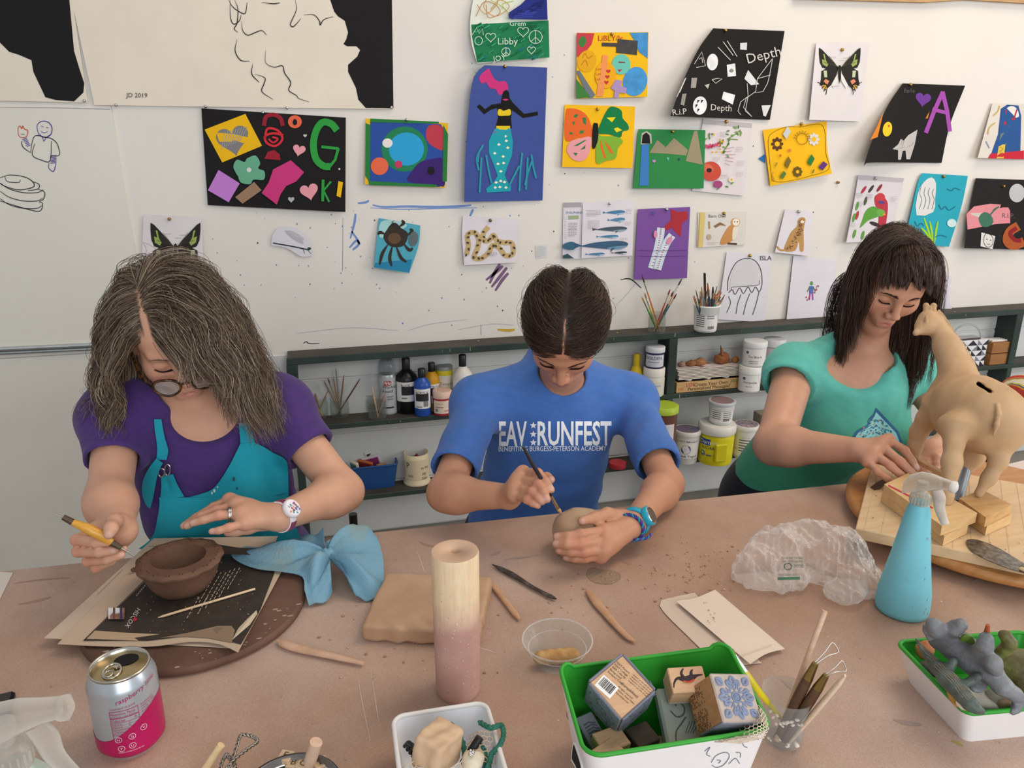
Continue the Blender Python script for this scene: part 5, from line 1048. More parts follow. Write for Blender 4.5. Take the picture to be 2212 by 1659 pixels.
 R_=scalp(17000,31, keep); d0=away(R_, part,.22); bk_=R_[:,1]>.045; d0[bk_]=np.c_[R_[bk_,0]*6, np.full(bk_.sum(),.15), np.full(bk_.sum(),-1.)]
 ob=[(o_, np.eye(3), np.array(r_))for o_, r_ in((shL+(0,0,-.005),(.05,.05,.048)),(shR+(0,0,.0),(.075,.07,.062)))]
 N=len(R_); ln=np.where(R_[:,0]>part,.245,.25)*(.62+.42*g.random(N))
 S=comb(hd, R_, d0, ln,24,.30,.88,.0030,.0105,.085, ob,.55,190,5,.003, pad=(.079,.099,.0875), cull=lambda x, y, z:(y<-.05)&(x<.034+np.maximum(0,-.02-z)*.25)&(x>-.055)&(z<.03)&(z>-.13))
 fo=np.linspace(0,1, S.shape[1])**2.6; hx=S[:,-1,0]-hd.c[0]; S[:,:,0]+=fo[None]*(np.clip(hx,-.03,.09)*(.05+.42*np.abs(np.sin(S[:,5,0]*210))**2))[:, None]
 base=np.array([lin(c)for c in('#5a493b','#7a6857','#9c8c78','#b8ab97','#423328','#85664a')]); mk=lambda N:base[g.choice(6, N, p=[.27,.26,.17,.08,.14,.08])]*(.85+.3*g.random((N,1)))
 N=len(S); strands('hair', S,.0003+.00018*g.random(N), mk(N), HAIR, root)
 brows(hd, root, lin('#6a4f3c'),.7); lashes(hd, root,.0)
 # glasses
 gl=MB(); tort=mat('#2c1b12',.25,.5,160, h2='#7a4a20', lo=.45, hi=.7)
 def W(x, y, z):return hd.w(x, y, z)
 for x in(-1,1):
  gl.tube([W(x*.034+.0235*math.cos(t),-.114+.010*abs(math.cos(t))*(1 if math.cos(t)*x>0 else-.2)+.004*math.sin(t),-.022+.017*math.sin(t))for t in np.linspace(0,6.283,37)],.0019, tort,8,1.2, False)
  gl.tube(crom([W(x*.0575,-.104,-.014), W(x*.068,-.09,-.011), W(x*.077,-.05,-.004), W(x*.081,.0,.004), W(x*.081,.02,-.004)],6),.0019, tort,8,1.3)
 gl.tube(crom([W(-.0115,-.116,-.018), W(0,-.119,-.014), W(.0115,-.116,-.018)],6),.0019, tort,8); gp=gl.build('glasses', root)
 for x in(-1,1):
  b=MB(); b.add([W(x*.034+.022*math.cos(t),-.114+.010*abs(math.cos(t))*(1 if math.cos(t)*x>0 else-.2)+.004*math.sin(t),-.022+.0155*math.sin(t))for t in np.linspace(0,6.283,33)[:-1]],[tuple(range(32))], glass('#dfe6ea',.02,1.3,.35)); b.build('lens', gp)
  # rings and watch
 def ring(name, c, ax, r, t, m):b=MB(); b.tube([np.array(frame_z(c, c+np.asarray(ax))@Vector((r*math.cos(a), r*math.sin(a),0)))for a in np.linspace(0,6.283,29)], t, m,6, caps=False); return b.build(name, root)
 sv=metal('#d8d8d4',.2)
 q=f2[2]; ring('ring', m2[2]*.45+q[0]*.55, q[0]-m2[2],.0108,.0013, sv); ring('ring', m2[2]*.53+q[0]*.47, q[0]-m2[2],.0108,.0012, sv)
 for f, m_ in((fl[1], mc[1]),(fl[2], mc[2])):ring('ring', m_*.15+f[0]*.85, f[0]-m_,.0118,.0011, sv)
 ax=nrm(wrR-elR); wc=wrR-ax*.004; vw=nrm(CAMP-wc); vw=nrm(vw-ax*(vw@ax)); sd_=np.cross(ax, vw); b=MB(); ww=mat('#e3dfe2',.4);
 b.tube([wc+(vw*math.cos(t)+sd_*math.sin(t))*.0228 for t in np.linspace(0,6.283,41)],.0072, ww,8,.22, False, hint=vw); e=wc-vw*.014+sd_*.019; b.tube([e, e+np.array([.0,-.004,-.010]), e+np.array([-.004,-.006,-.018])],.0016, ww,8,4, hint=vw); wt=b.build('watch', root)
 fd=nrm(vw*.95+sd_*.2); c=wc+fd*.0240; A_=frame_z(c, c+fd, ax); b=MB(); b.lathe([(.0135,-.003),(.0148,0),(.0148,.003),(.013,.005)], ww, axis=A_, n=32, sx=1.0, sy=1.0); b.build('watch_case', wt)
 b=MB(); r=random.Random(4); b.lathe([(.0128,.0052),(.0001,.0054)], mat('#e9e4ee',.3), axis=A_, n=24)
 for i in range(26):
  a, rr=r.uniform(0,6.28),.011*math.sqrt(r.random()); q=[A_@Vector((rr*math.cos(a)+.0022*math.cos(t)*r.uniform(.5,1.2), rr*math.sin(a)+.0016*math.sin(t)*r.uniform(.5,1.2),.0057+i*.00003))for t in np.linspace(0,6.28,7)[:-1]]; b.add(q,[tuple(range(6))], mat(r.choice(['#8a4fa0','#c2457a','#3a2a55','#2fa08c','#d86a3a','#f0ecf2','#3a6fb5']),.4))
 b.build('watch_face', wt); b=MB()
 for k in range(-4,5):
  for sg in(-1,1):
   P_=[wc+ax*k*.0014+(vw*math.cos(t)+sd_*math.sin(t))*.0246 for t in np.linspace(sg*.62, sg*1.35,7)]; b.tube(P_,.0004, mat('#33263c' if k%2 else '#c25a7a',.5),4)
 b.build('strap_stripes', wt)
 return root, hd, fl, f2
PA, HA, FA1, FA2=person_purple()
# ================================================================ the person with the clay giraffe
def person_green():
 root=thing('person','person with long dark hair and fringe in green tee, carving beside clay giraffe','person',(1.12,1.5,0), None)
 shL, shR, pel=D(1716,806,1.42), D(1975,806,1.46), np.array([1.12,1.50,.53])
 elL, elR=D(1672,962,1.26), D(2078,950,1.33); wrL, wrR=Z(1852,972,1.400), Z(2012,975,1.455)
 hd=Head(D(1920,606,1.38),-19,33,10,.82)
 F=Field((.74,.86,.62),(1.60,1.70,1.22),.0025)
 A, at, lat, bk, up=torso(F, shL, shR, pel,(.145,.13,.165),(.105,.10,.12),0, bust=(.62,.07,.72,.068), sh=.046)
 nk=(shL+shR)/2+np.array([0,-.01,.035]); F.cap(nk, hd.w(0,.03,-.06),.049,.045,.02)
 for s_, e_, w_ in((shL, elL, wrL),(shR, elR, wrR)):
  F.cap(s_, e_,0.043,0.036,.02); m=e_+(w_-e_)*.22; F.cap(e_, m,0.036,0.037,.022); F.cap(m, w_,0.037,0.0215,.022)
 hd.grow(F, face=1.14, chin=1.1)
 mc=HP([(1919,950,1.385),(1905,963,1.372),(1889,980,1.364),(1876,997,1.360)])
 fl=[HP(q)for q in([(1954,973,1.355),(1970,995,1.343),(1980,1012,1.340)],[(1942,995,1.338),(1966,1018,1.328),(1984,1036,1.326)],[(1924,1007,1.332),(1946,1026,1.324),(1967,1043,1.322)],[(1896,1019,1.332),(1917,1034,1.324),(1937,1045,1.322)])]
 th=HP([(1888,985,1.395),(1925,1000,1.375),(1950,1015,1.360),(1965,1028,1.352)]); hand(F, wrL, mc, fl, th,.0235,1.02)
 m2=HP([(2006,992,1.425),(2020,984,1.425),(2034,982,1.43),(2046,986,1.44)])
 f2=[HP(q)for q in([(2004,1003,1.405),(2006,1012,1.398),(2008,1020,1.395)],[(2025,992,1.402),(2024,1004,1.392),(2022,1015,1.388)],[(2042,996,1.41),(2043,1008,1.40),(2043,1017,1.395)],[(2056,998,1.42),(2058,1008,1.41),(2058,1016,1.41)])]
 t2=HP([(1998,990,1.45),(1990,1000,1.425),(1990,1010,1.41),(1993,1018,1.40)]); hand(F, wrR, m2, f2, t2,.0235,1.0)
 P, Q=F.mesh(); T=np.tile(np.array(lin('#c8977d')),(len(P),1))
 hairf=lambda x, y, z:np.clip(((z-.062+np.maximum(0,-.05-y)*.3)*70),0,1)*(y>-.086)+((y>.02)&(z>-.05))
 hd.tint(P, T, lin('#c48378'), lin('#d08c74'), lin('#241812'), hairf)
 n0=nrm(CAMP-hd.c); nail_tint(P, T,[(f[-1], n0*.6+np.array([0,0,.8]))for f in fl+f2],(.78,.55,.5)); knuckle_tint(P, T,[f[0]+n0*.009 for f in fl]+mc, lin('#c57e66'),.012,.45)
 quick_mesh('body', P, Q, SKIN, root, T)
 G=Field((.74,1.10,.50),(1.66,1.80,1.06),.004)
 torso(G, shL, shR, pel,(.150,.14,.175),(.112,.112,.13),.009, bust=(.62,.07,.74,.070), sh=.050)
 hemL, hemR=D(1700,824,1.39), D(2012,845,1.43)
 for s_ in(shL, shR):G.cap(nk+(0,.03,.0), s_,.05,.052,.04)
 for s_, h_ in((shL, hemL),(shR, hemR)):G.cap(s_, h_,.050,.047,.035)
 G.warp(lambda x, y, z:.0018*noise3(x, y, z,36,23)+.0024*noise3(x*1.4, y, z*.5,46,25)+.0016*np.sin((z-.5*x)*80+2*np.sin(x*12))*np.clip((.82-z)*5,0,1))
 for s_, h_, el in((shL, hemL, elL),(shR, hemR, elR)):
  ax=nrm(el-s_); k=h_+ax*.006; R_=.14
  G.boxy(k+ax*R_,(.075,.075, R_), np.array(frame_z(k, k+ax).to_3x3()),.002,0,'-'); G.cap(h_-ax*.035, h_+ax*.05,.041,.043,.004,'-')
 G.cap(nk+(0,-.02,.03), hd.w(0,.02,-.09),.062,.08,.006,'-'); G.ell(D(1896,784,1.30),(.105,.11,.085), None,.012,'-')
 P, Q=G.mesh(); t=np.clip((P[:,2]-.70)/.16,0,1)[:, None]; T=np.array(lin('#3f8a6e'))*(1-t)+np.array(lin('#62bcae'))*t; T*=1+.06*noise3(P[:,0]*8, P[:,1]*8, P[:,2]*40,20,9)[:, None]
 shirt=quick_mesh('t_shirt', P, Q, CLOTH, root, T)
 # printed ornament
 pol=[]; navy=mat('#27638f',.7); pale=mat('#8fd3d2',.7,.06); mid=mat('#2f86a0',.7); coral=mat('#b98068',.7)
 half_=[(1893,881),(1899,893),(1909,903),(1913,916),(1928,922),(1939,930),(1946,946),(1950,962)]
 oth=[(2*1893-x, y+(.10*(x-1893)))for x, y in half_[::-1]]; rt=[(x, y)for x, y in half_]
 out=oth[:-1]+rt; out=[(p[0], p[1])for p in crom([(*p,0)for p in out],4)]; inn=[(1893+(x-1893)*.9,962+(y-962)*.88)for x, y in out]
 pol.append((navy, out,[tuple(range(len(out)))])); o1=print_on(shirt, pol, navy,'print_border', shirt, lift=.0012); pol=[(pale, inn,[tuple(range(len(inn)))])]; print_on(shirt, pol, pale,'print_panel', shirt, lift=.0018)
 r=random.Random(9); pol=[]
 for i in range(60):
  y=r.uniform(905,960); x=r.uniform(0,1)*(6+(y-890)*.62); cc=r.choice([navy, navy, mid, coral, mid])
  for sg in(-1,1):
   a=r.uniform(0,3); pol.append((cc,[(1893+sg*(x+r.uniform(2.0,3.2)*math.cos(t)*1.0), y+2.0*math.sin(t+a)*1.1)for t in np.linspace(0,6.28,7)[:-1]],[tuple(range(6))]))
 print_on(shirt, pol, navy,'print_flowers', shirt, lift=.0024)
 G=Field((.6,.86,.0),(1.66,1.80,.72),.008)
 for x in(-1,1):
  hip=pel+lat*x*.085+np.array([0,0,-.01]); kn=np.array([1.10+x*.11,1.08,.50]); ft=np.array([1.10+x*.12,1.2,.075]); G.cap(hip, kn,.092,.066,.03); G.cap(kn, ft,.06,.04,.02)
 G.ell(pel+(0,0,.01),(.19,.145,.150), None,.04); P, Q=G.mesh(); quick_mesh('trousers', P, Q, CLOTH, root, np.tile(np.array(lin('#1d1f26')),(len(P),1)))
 # hair with a fringe
 g=np.random.default_rng(41); part=.020
 keep=lambda x, y, z:((z>.05)&(y>.0-.25*np.abs(x)))|((y>-.01)&(z>.0))|((y>.03)&(z>-.04))
 R_=scalp(14000,51, keep); d0=away(R_, part,.55); bk_=R_[:,1]>.045; d0[bk_]=np.c_[R_[bk_,0]*6, np.full(bk_.sum(),.10), np.full(bk_.sum(),-1.)]; N=len(R_)
 ob=[(o_, np.eye(3), np.array(r_))for o_, r_ in((shL+(0,0,-.005),(.06,.06,.054)),(shR+(0,0,-.005),(.06,.06,.054)))]
 ln=.325*(.7+.42*g.random(N)); S=comb(hd, R_, d0, ln,24,.55,.74,.0032,.0045,.14, ob,.62,150,6,.0018, pad=(.078,.098,.0875), fpad=(.072,.072,.088), cull=lambda x, y, z:(y<-.045)&(np.abs(x)<.058)&(z<.04)&(z>-.14))
 base=np.array([lin(c)for c in('#402d25','#503a2e','#32231b','#654a3a','#755d50')]); N=len(S); cols=base[g.choice(5, N, p=[.38,.25,.22,.11,.04])]*(.85+.3*g.random((N,1)))
 strands('hair', S,.0003+.0002*g.random(N), cols, HAIR, root)
 kf=lambda x, y, z:(z>.075)&(y<-.005)&(np.abs(x)<.062)
 B0=scalp(3600,61, kf); n=len(B0); dd=np.tile(np.array([0,-1.,-.15]),(n,1)); dd[:,0]=(B0[:,0]-.02)*5
 S=comb(hd, B0, dd, np.clip(.032+.016*g.random(n)+(B0[:,1]+.035)*.9,.024,.085)+np.abs(B0[:,0])*.3,14,.32,.80,.0025,.002,.1,(),.75,60,7,.001, pad=(.0785,.0985,.087))
 strands('fringe', S, np.full(n,.0004), base[g.choice(5, n, p=[.4,.3,.2,.1,0])], HAIR, root)
 brows(hd, root, lin('#2a1c15'),1.15); lashes(hd, root,-.001)
 return root, hd, fl, f2
PC, HC, FC1, FC2=person_green()
# ================================================================ things on the table
class TPage(Page):
 """a sheet lying on the table at height z"""
 th=(0,0,-.0005)
 def at(s, x, y, l=0):
  u=min(1, max(0,(x-s.x0)/(s.x1-s.x0))); v=min(1, max(0,(y-s.y0)/(s.y1-s.y0)))
  return T(x, y, s.z+s.off(u, v)+l)
def fix_origin(root, new):
 """move a thing's origin without moving its parts"""
 d=Vector(np.asarray(new)-WORLD_AT[root.name])
 for c in root.children:c.location-=d
 root.location=Vector(np.asarray(new)); WORLD_AT[root.name]=np.asarray(new, float)
def tpage(z, name, label, C, col,**k):
 p=TPage.__new__(TPage); p.z=z; k.setdefault('cat','paper'); Page.__init__(p, name, label, C, col,**k); fix_origin(p.root, T(*(sum(np.array(c, float)for c in C)/4), z)); return p
 # -- dark board with the newspaper and the brown pot
P3=[T(*q,.772)[:2]for q in((178,1402),(430,1438),(656,1290))]
(ax_, ay_),(bx_, by_),(cx_, cy_)=P3; dd=2*(ax_*(by_-cy_)+bx_*(cy_-ay_)+cx_*(ay_-by_)); ux=((ax_**2+ay_**2)*(by_-cy_)+(bx_**2+by_**2)*(cy_-ay_)+(cx_**2+cy_**2)*(ay_-by_))/dd; uy=((ax_**2+ay_**2)*(cx_-bx_)+(bx_**2+by_**2)*(ax_-cx_)+(cx_**2+cy_**2)*(bx_-ax_))/dd; rD=math.hypot(ux-ax_, uy-ay_)
b=MB(); m_disc=mat('#5a3f33',.7,.2,12, bump=.5, bscale=60, h2='#6d5042'); b.lathe([(rD-.004,0),(rD,.003),(rD,.009),(rD-.003,.012)], m_disc,(ux, uy, TABLE_Z),72)
r=random.Random(1)
for i in range(40):
 a, q=r.uniform(3.6,6.1), rD-r.uniform(.003,.03); c=np.array([ux+q*math.cos(a), uy+q*math.sin(a)]); w_=r.uniform(.001,.005); b.add([(c[0]+w_*math.cos(t)*r.uniform(.4,1.2), c[1]+.5*w_*math.sin(t), TABLE_Z+.0124)for t in np.linspace(0,6.28,7)[:-1]],[tuple(range(6))], mat('#a08a7c',.8))
solo(b,'round_board','dark brown round work board under the newspaper','board')
p=tpage(.7735,'newspaper_sheet','lower plain newspaper sheet sticking out to the left under the printed one',[(332,1163),(600,1158),(505,1400),(95,1378)],'#c9b6a2', off=lambda u, v:0.0); p.line('#9a8a7c',1.2,[(160,1362),(300,1212)], sm=1); p.done('newsprint')
p=tpage(.776,'newspaper_sheet','printed newspaper sheet with a black advertisement, under the brown pot',[(345,1166),(642,1172),(514,1409),(124,1391)],'#c4ae98', off=lambda u, v:.016*max(0,(v-.80)/.2)**1.5*max(0,(u-.45)/.55)**1.0, bot=[(230,1396),(330,1396),(410,1386),(470,1390)])
ink=mat('#2f2823',.6,.3,40, h2='#3d342c'); p.poly('',[(181,1384),(376,1194),(470,1176),(600,1196),(592,1240),(562,1318),(548,1345),(520,1392),(470,1378),(400,1374),(320,1384)], m=ink)
p.poly('#b9a084',[(187,1380),(205,1362),(260,1366),(300,1368),(345,1370),(290,1378),(300,1384)]); p.poly('#8f7a64',[(345,1378),(410,1366),(470,1352),(500,1352),(514,1370),(500,1388),(450,1378),(400,1375)],0); p.poly('#cdbba2',[(480,1376),(510,1362),(536,1335),(554,1318),(556,1326),(538,1352),(518,1374),(500,1384)]); p.ell('#7d6a58',472,1362,12,8)
p.line('#4a4038',1.4,[(180,1384),(374,1192)], sm=1); p.line('#8a7a6a',1,[(210,1285),(265,1230)], sm=1)
p.txt('#d6d0c8','HISCOX',297,1312,9.5,124,1.0); p.poly('#b8303c',[(287,1336),(292,1332),(297,1338),(291,1343)])
for k,(x, y, n)in enumerate([(470,1232,9),(478,1236,9),(488,1236,10),(498,1232,9),(508,1228,8),(518,1226,6),(448,1290,5),(430,1290,6)]):
 q=random.Random(k)
 for i in range(n):p.line('#b9aa9a',1.5,[(x-i*4.6, y+i*8),(x-i*4.6-3.2, y+i*8+q.uniform(4,6.4))], sm=1)
for i in range(9):p.line('#b9aa9a',2,[(324-i*3.4,1252+i*4),(322-i*3.4,1255+i*4)], sm=1)
p.line('#6f5f52',1,[(320,1180),(560,1186)], sm=1); p.poly('#4d4037',[(470,1182),(560,1184),(590,1200),(470,1196)])
q=random.Random(8)
for i in range(60):x, y=q.uniform(300,560), q.uniform(1200,1370); p.ell('#a8917f', x, y, q.uniform(.5,1.6), q.uniform(.4,1.2), n=6)
p.done('print')
b=MB(); fm=metal('#f2f4f8',.08); b.grid([[T(x, y,.7795+k)for x, k in((234+j*5,.0004*((j*7)%3))for j in range(8))]for y in(1313,1320,1328,1337)], fm, thick=(0,0,-.0005), smooth=False); solo(b,'foil_scrap','small square of shiny foil on the corner of the newspaper','foil')
b=MB(); b.tube([T(341,1334,.779), T(352,1331,.7796), T(551,1272,.7796)],[.0004,.0017,.0017], wood('#d2b48c','#e0c8a4'),8); solo(b,'wooden_skewer','thin pale skewer lying across the printed newspaper','skewer')
# pot
Bp=T(397,1268,.7775); hp=rise(Bp,1205); kx=1/1528
m_clay=mat('#5f4537',.75,.12,18, bump=.35, bscale=90, h2='#70523f'); m_in=m_clay
wob=lambda a, h:1+.014*math.sin(9*a)+.016*math.sin(17*a+1)if h>hp*.75 else 1+.012*math.sin(5*a+h*60)
b=MB(); b.lathe([(.028,0),(.035,.002),(.042,.012),(.0465, hp*.45),(.050, hp*.72),(.0545, hp*.86),(.0575, hp*.95),(.0565, hp),(.050, hp+.0015)], m_clay, Bp,72, wob=wob, capt=False)
n=72; inn=[]; out=[]
for i in range(n):
 a=2*math.pi*i/n; w1=wob(a, hp); out.append((Bp[0]+.050*w1*math.cos(a), Bp[1]+.050*w1*math.sin(a), Bp[2]+hp+.0015)); inn.append((Bp[0]-.002+.0365*math.cos(a), Bp[1]+.004+.0345*math.sin(a), Bp[2]+hp+.0005))
rows=[out, inn]+[[(Bp[0]-.002*(1-t)+(.0365-.010*t*t)*math.cos(2*math.pi*i/n), Bp[1]+.004*(1-t)+(.0345-.010*t*t)*math.sin(2*math.pi*i/n), Bp[2]+hp*(1-t)+.006*t)for i in range(n)]for t in(.1,.3,.6,.85,1)]
for ra, rb in zip(rows, rows[1:]):b.add(ra+rb,[(i,(i+1)%n,(i+1)%n+n, i+n)for i in range(n)], m_clay, True)
b.add(rows[-1],[tuple(range(n))], m_clay)
for i in range(38):
 a=2*math.pi*i/38+.05*math.sin(i*3.3); rr=.0495*wob(a, hp)+.0018*math.sin(i*2.1); b.ball((Bp[0]+rr*math.cos(a), Bp[1]+rr*math.sin(a), Bp[2]+hp+.0012),.0011, mat('#33241d',.8),6)
solo(b,'clay_pot','dark brown clay bowl with a wide scalloped rim on the newspaper','pot')
# blue cloth
m_cl=mat('#86978f',.85,.10,16, bump=.5, bscale=260, h2='#76a3ba', lo=.28, hi=.5)
def wing(b, K, edge, n=44, m=15, amp=.012, fr=13, h0=.012, seed=0, sag=.9):
 E=crom([(x, y, z)for x, y, z in edge], n//(len(edge)-1)+1)[:n+1]; n=len(E)-1; G=[]
 for i in range(m+1):
  s_=i/m; row=[]
  for j, e in enumerate(E):
   t=j/n; q0=(s_*.1, t*.1); A_=T(K[0]+(t-.5)*10, K[1]+(t-.5)*22, TABLE_Z+K[2]); B_=T(e[0], e[1], TABLE_Z+e[2])
   ph=t*fr*6.28/4+seed; z=amp*(1.3-2.2*abs(math.sin(ph*.5))+.9*abs(math.sin(1.15*ph+1+2*s_)))*math.sin(math.pi*(s_**.7)*.93)+.003*abs(math.sin(7*s_+ph*1.7))*s_+.0022*noise3(q0[0]+s_*.2, q0[1]+t*.3, t,60, seed)
   q=A_+(B_-A_)*s_; q=q+np.array([0,0, max(-q[2]+(.7815 if math.hypot(q[0]-ux, q[1]-uy)<rD+.004 else TABLE_Z+.0025), z+h0*math.sin(math.pi*s_)*sag)]); row.append(q)
  G.append(row)
 b.grid(G, m_cl, thick=(0,0,-.0012))
b=MB()
wing(b,(708,1198,.03),[(700,1172,.030),(655,1164,.012),(600,1176,.006),(548,1196,.004),(503,1214,.006),(520,1236,.004),(560,1252,.003),(610,1258,.003),(655,1268,.004),(662,1306,.003),(690,1304,.004),(718,1282,.012),(712,1240,.02)], fr=11, amp=.010)
wing(b,(708,1198,.03),[(712,1188,.03),(748,1160,.035),(785,1141,.045),(812,1162,.034),(826,1200,.024),(829,1250,.010),(822,1290,.004),(790,1298,.003),(768,1284,.010),(752,1258,.022),(735,1240,.028),(722,1225,.03)], fr=10, amp=.009, seed=2)
b.ball(T(708,1198, TABLE_Z+.030),(.012,.010,.010), m_cl,14, wob=lambda q:1+.15*math.sin(9*q.x+5*q.z))
solo(b,'cloth','crumpled light blue cloth with clay stains, twisted like a bow','cloth')
# drink can
Bc=T(287,1598); hc=rise(Bc,1436); rc=68/2000*1.0
t_=thing('drink_can','open pink and silver drink can with printed nutrition table','can', Bc)
sil=mat('#bfc9d3',.28,.04,30, metal=.55); al=metal('#c9c5ba',.25); pink=mat('#c21e63',.3,.05,20, metal=.25); gold=metal('#b9a578',.3)
b=MB(); b.lathe([(rc*.80,0),(rc*.84,.002),(rc*.99,.009),(rc,.012),(rc, hc-.016),(rc*.97, hc-.011),(rc*.85, hc-.002)], sil, Bc,64, capt=False); body=b.build('can_body', t_)
b=MB(); b.lathe([(rc*.85, hc-.002),(rc*.87, hc-.0005),(rc*.86, hc+.0015),(rc*.82, hc+.0012),(rc*.79, hc-.004)], al, Bc,64, capb=False, capt=False); b.lathe([(rc*.79, hc-.004),(rc*.76, hc-.0035),(.0001, hc-.0035)], gold, Bc,64, capb=False); b.build('can_lid', t_)
ang0=math.atan2(-Bc[1],-Bc[0]) # the side turned to the camera
ez=Vector((0,0,1)); b=MB(); dsk=Vector(Bc)+Vector((0,0, hc-.0031)); b.add([dsk+Vector((.004+rc*.36*math.cos(a),.012+rc*.30*math.sin(a),0))for a in np.linspace(0,6.28,25)[:-1]],[tuple(range(24))], mat('#0e0c0b',.9)); b.build('opening', t_)
b=MB(); c0=np.array(dsk)+np.array([-.002,-.003,.0015]); b.tube([c0+np.array([.0085*math.cos(a)-.004,.011*math.sin(a)-.004,.001*math.sin(a)])for a in np.linspace(0,6.283,29)],.0014, al,6,1, False); b.tube([c0+np.array([.004*math.cos(a)-.006,.005*math.sin(a)-.009,.001])for a in np.linspace(0,6.283,21)],.001, al,6,1, False); b.lathe([(.003,0),(.003,.0018)], al, tuple(c0+np.array([-.001,.003,-.001])),12); b.build('pull_tab', t_)
cyl=lambda rr:(lambda p:Vector((Bc[0]+(rr+p[2])*math.cos(ang0+p[0]/rr), Bc[1]+(rr+p[2])*math.sin(ang0+p[0]/rr), Bc[2]+p[1])))
wc_=cyl(rc); b=MB(); N_=80; top=lambda a:.044+.016*math.sin(a-.1)+.004*math.sin(2*a)
G=[[wc_((rc*a,.0125 if k==0 else.0125+(top(a)-.0125)*k/6,.00025))for a in np.linspace(-math.pi, math.pi, N_)]for k in range(7)]
b.grid(G, pink); b.lathe([(rc*.845,.0022),(rc*.993,.0088),(rc*1.005,.0125)], pink, Bc,64, capb=False, capt=False); b.build('pink_band', t_)
b=MB(); pk=mat('#b02a62',.4); wt_=mat('#e7dfe4',.4)
def ct(s_, u, h, size, m_=pk, sq=1.0, slope=0):b.text(s_, size, m_, None,.0005, warp=lambda p:wc_((u+p[0], h+p[1]+slope*p[0], p[2])), squash=sq)
ct('raspberry lime',-.010, hc-.024,.0078, sq=.95, slope=.28); ct('CONTAINS 0% JUICE',-.017, hc-.030,.0027, slope=.06)
bx0, bx1, by0, by1=-.0175,.010, hc-.067, hc-.032
def cbar(u0, u1, h0, h1, m_=pk):b.grid([[wc_((u, h,.0005))for u in np.linspace(u0, u1,8)]for h in(h0, h1)], m_)
for u0, u1, h0, h1 in((bx0, bx1, by1, by1+.0006),(bx0, bx1, by0, by0+.0006),(bx0, bx0+.0005, by0, by1),(bx1-.0005, bx1, by0, by1)):cbar(u0, u1, h0, h1)
ct('Nutrition Facts', bx0+.001, by1-.0042,.0041, sq=.92); ct('Serving size  1 Can (355mL)', bx0+.001, by1-.0068,.0021); cbar(bx0, bx1, by1-.0082, by1-.0074); ct('Calories        0', bx0+.001, by1-.0122,.0042, sq=.92); cbar(bx0, bx1, by1-.0136, by1-.0132)
for k, tx in enumerate(('Total Fat 0g           0%','Sodium 0mg          0%','Total Carbohydrate 0g 0%','  Total Sugars 0g','Protein 0g')):ct(tx, bx0+.001, by1-.0162-k*.0030,.0023, sq=.85); cbar(bx0, bx1, by1-.0168-k*.0030, by1-.0166-k*.0030)
ct('Not a significant source of', bx0+.001, by0+.0028,.0018); ct('other nutrients', bx0+.001, by0+.0008,.0018)
for k, tx in enumerate(('INGREDIENTS:','CARBONATED','WATER, NATURAL','RASPBERRY','LIME OILS')):ct(tx,.0125, hc-.033-k*.0030,.0024, slope=.12)
ct('NO SUGAR ADDED',.0125, hc-.054,.0022, slope=.12)
for k,(u, h)in enumerate(((-.013,.030),(-.0115,.019),(.000,.031),(-.001,.020),(.012,.036))):
 b.tube([wc_((u+.0032*math.cos(a), h+.0032*math.sin(a),.0005))for a in np.linspace(0,6.283,21)],.0003, wt_,4, caps=False); b.text('NPGUV'[k],.0042, wt_, None,.0005,'CENTER', warp=lambda p:wc_((u+p[0], h-.0015+p[1], p[2])))
ct('ADDED COFFEE JUICE PECTIN',-.015,.0135,.0018, wt_); b.build('lettering', body)
# clear trigger sprayers
m_frost=glass('#e9e6e0',.25,1.3,.5); m_clayw=mat('#cfc4b8',.8,.15,40)
def sprayer(root, o, fdir, s, clear=False):
 f=nrm(fdir); u=np.array([0,0,1.]); q=np.cross(u, f); X=lambda a, h, c=0:np.asarray(o)+(f*a+u*h+q*c)*s
 b=MB(); Ax=Matrix.Translation(Vector(o)); b.lathe([(.0155*s,-.012*s),(.0165*s,-.006*s),(.0165*s,.006*s),(.012*s,.012*s)], m_frost, axis=Ax, n=28)
 for i in range(20):a=2*math.pi*i/20; b.box((o[0]+.0168*s*math.cos(a), o[1]+.0168*s*math.sin(a), o[2]-.001*s),(.0016*s,.0016*s,.011*s), m_frost, rz=a)
 b.build('collar', root); b=MB()
 secs=[(-.030,.012,.006,.012),(-.022,.022,.011,.017),(-.006,.030,.0135,.019),(.012,.035,.0125,.015),(.030,.037,.0105,.010),(.043,.037,.009,.009)]
 G=[[X(a+.0, h+hh*math.sin(t), w_*math.cos(t))for t in np.linspace(0,6.283,21)]for a, h, w_, hh in secs]; b.grid(G, m_frost); b.add(G[0],[tuple(range(21))], m_frost); b.add(G[-1],[tuple(range(21))[::-1]], m_frost); b.tube([X(-.004,.008), X(.0,.022), X(.0,.032)],.009*s, m_frost,14); b.build('spray_head', root)
 b=MB(); e0=X(.041,.036); A2=frame_z(e0, e0+f); b.lathe([(.0095*s,0),(.0105*s,.003*s),(.0105*s,.009*s),(.004*s,.012*s)], m_frost if clear else mat('#d9d4cc',.5), axis=A2, n=18); b.build('nozzle', root)
 b=MB(); b.tube(crom([X(.022,.024), X(.028,.010), X(.032,-.010), X(.044,-.034)],6),[.0055*s,.0062*s,.0050*s,.0038*s], m_frost if clear else m_clayw,10,1.7, hint=f); b.build('trigger', root)
Bb=T(1947,1316); hb=rise(Bb,1092); t_=thing('spray_bottle','tall light blue cone-shaped spray bottle with clear trigger head','bottle', Bb)
m_bl=mat('#72bfd0',.5,.06,9, h2='#80cad8', bump=.05); b=MB(); k=54/1566
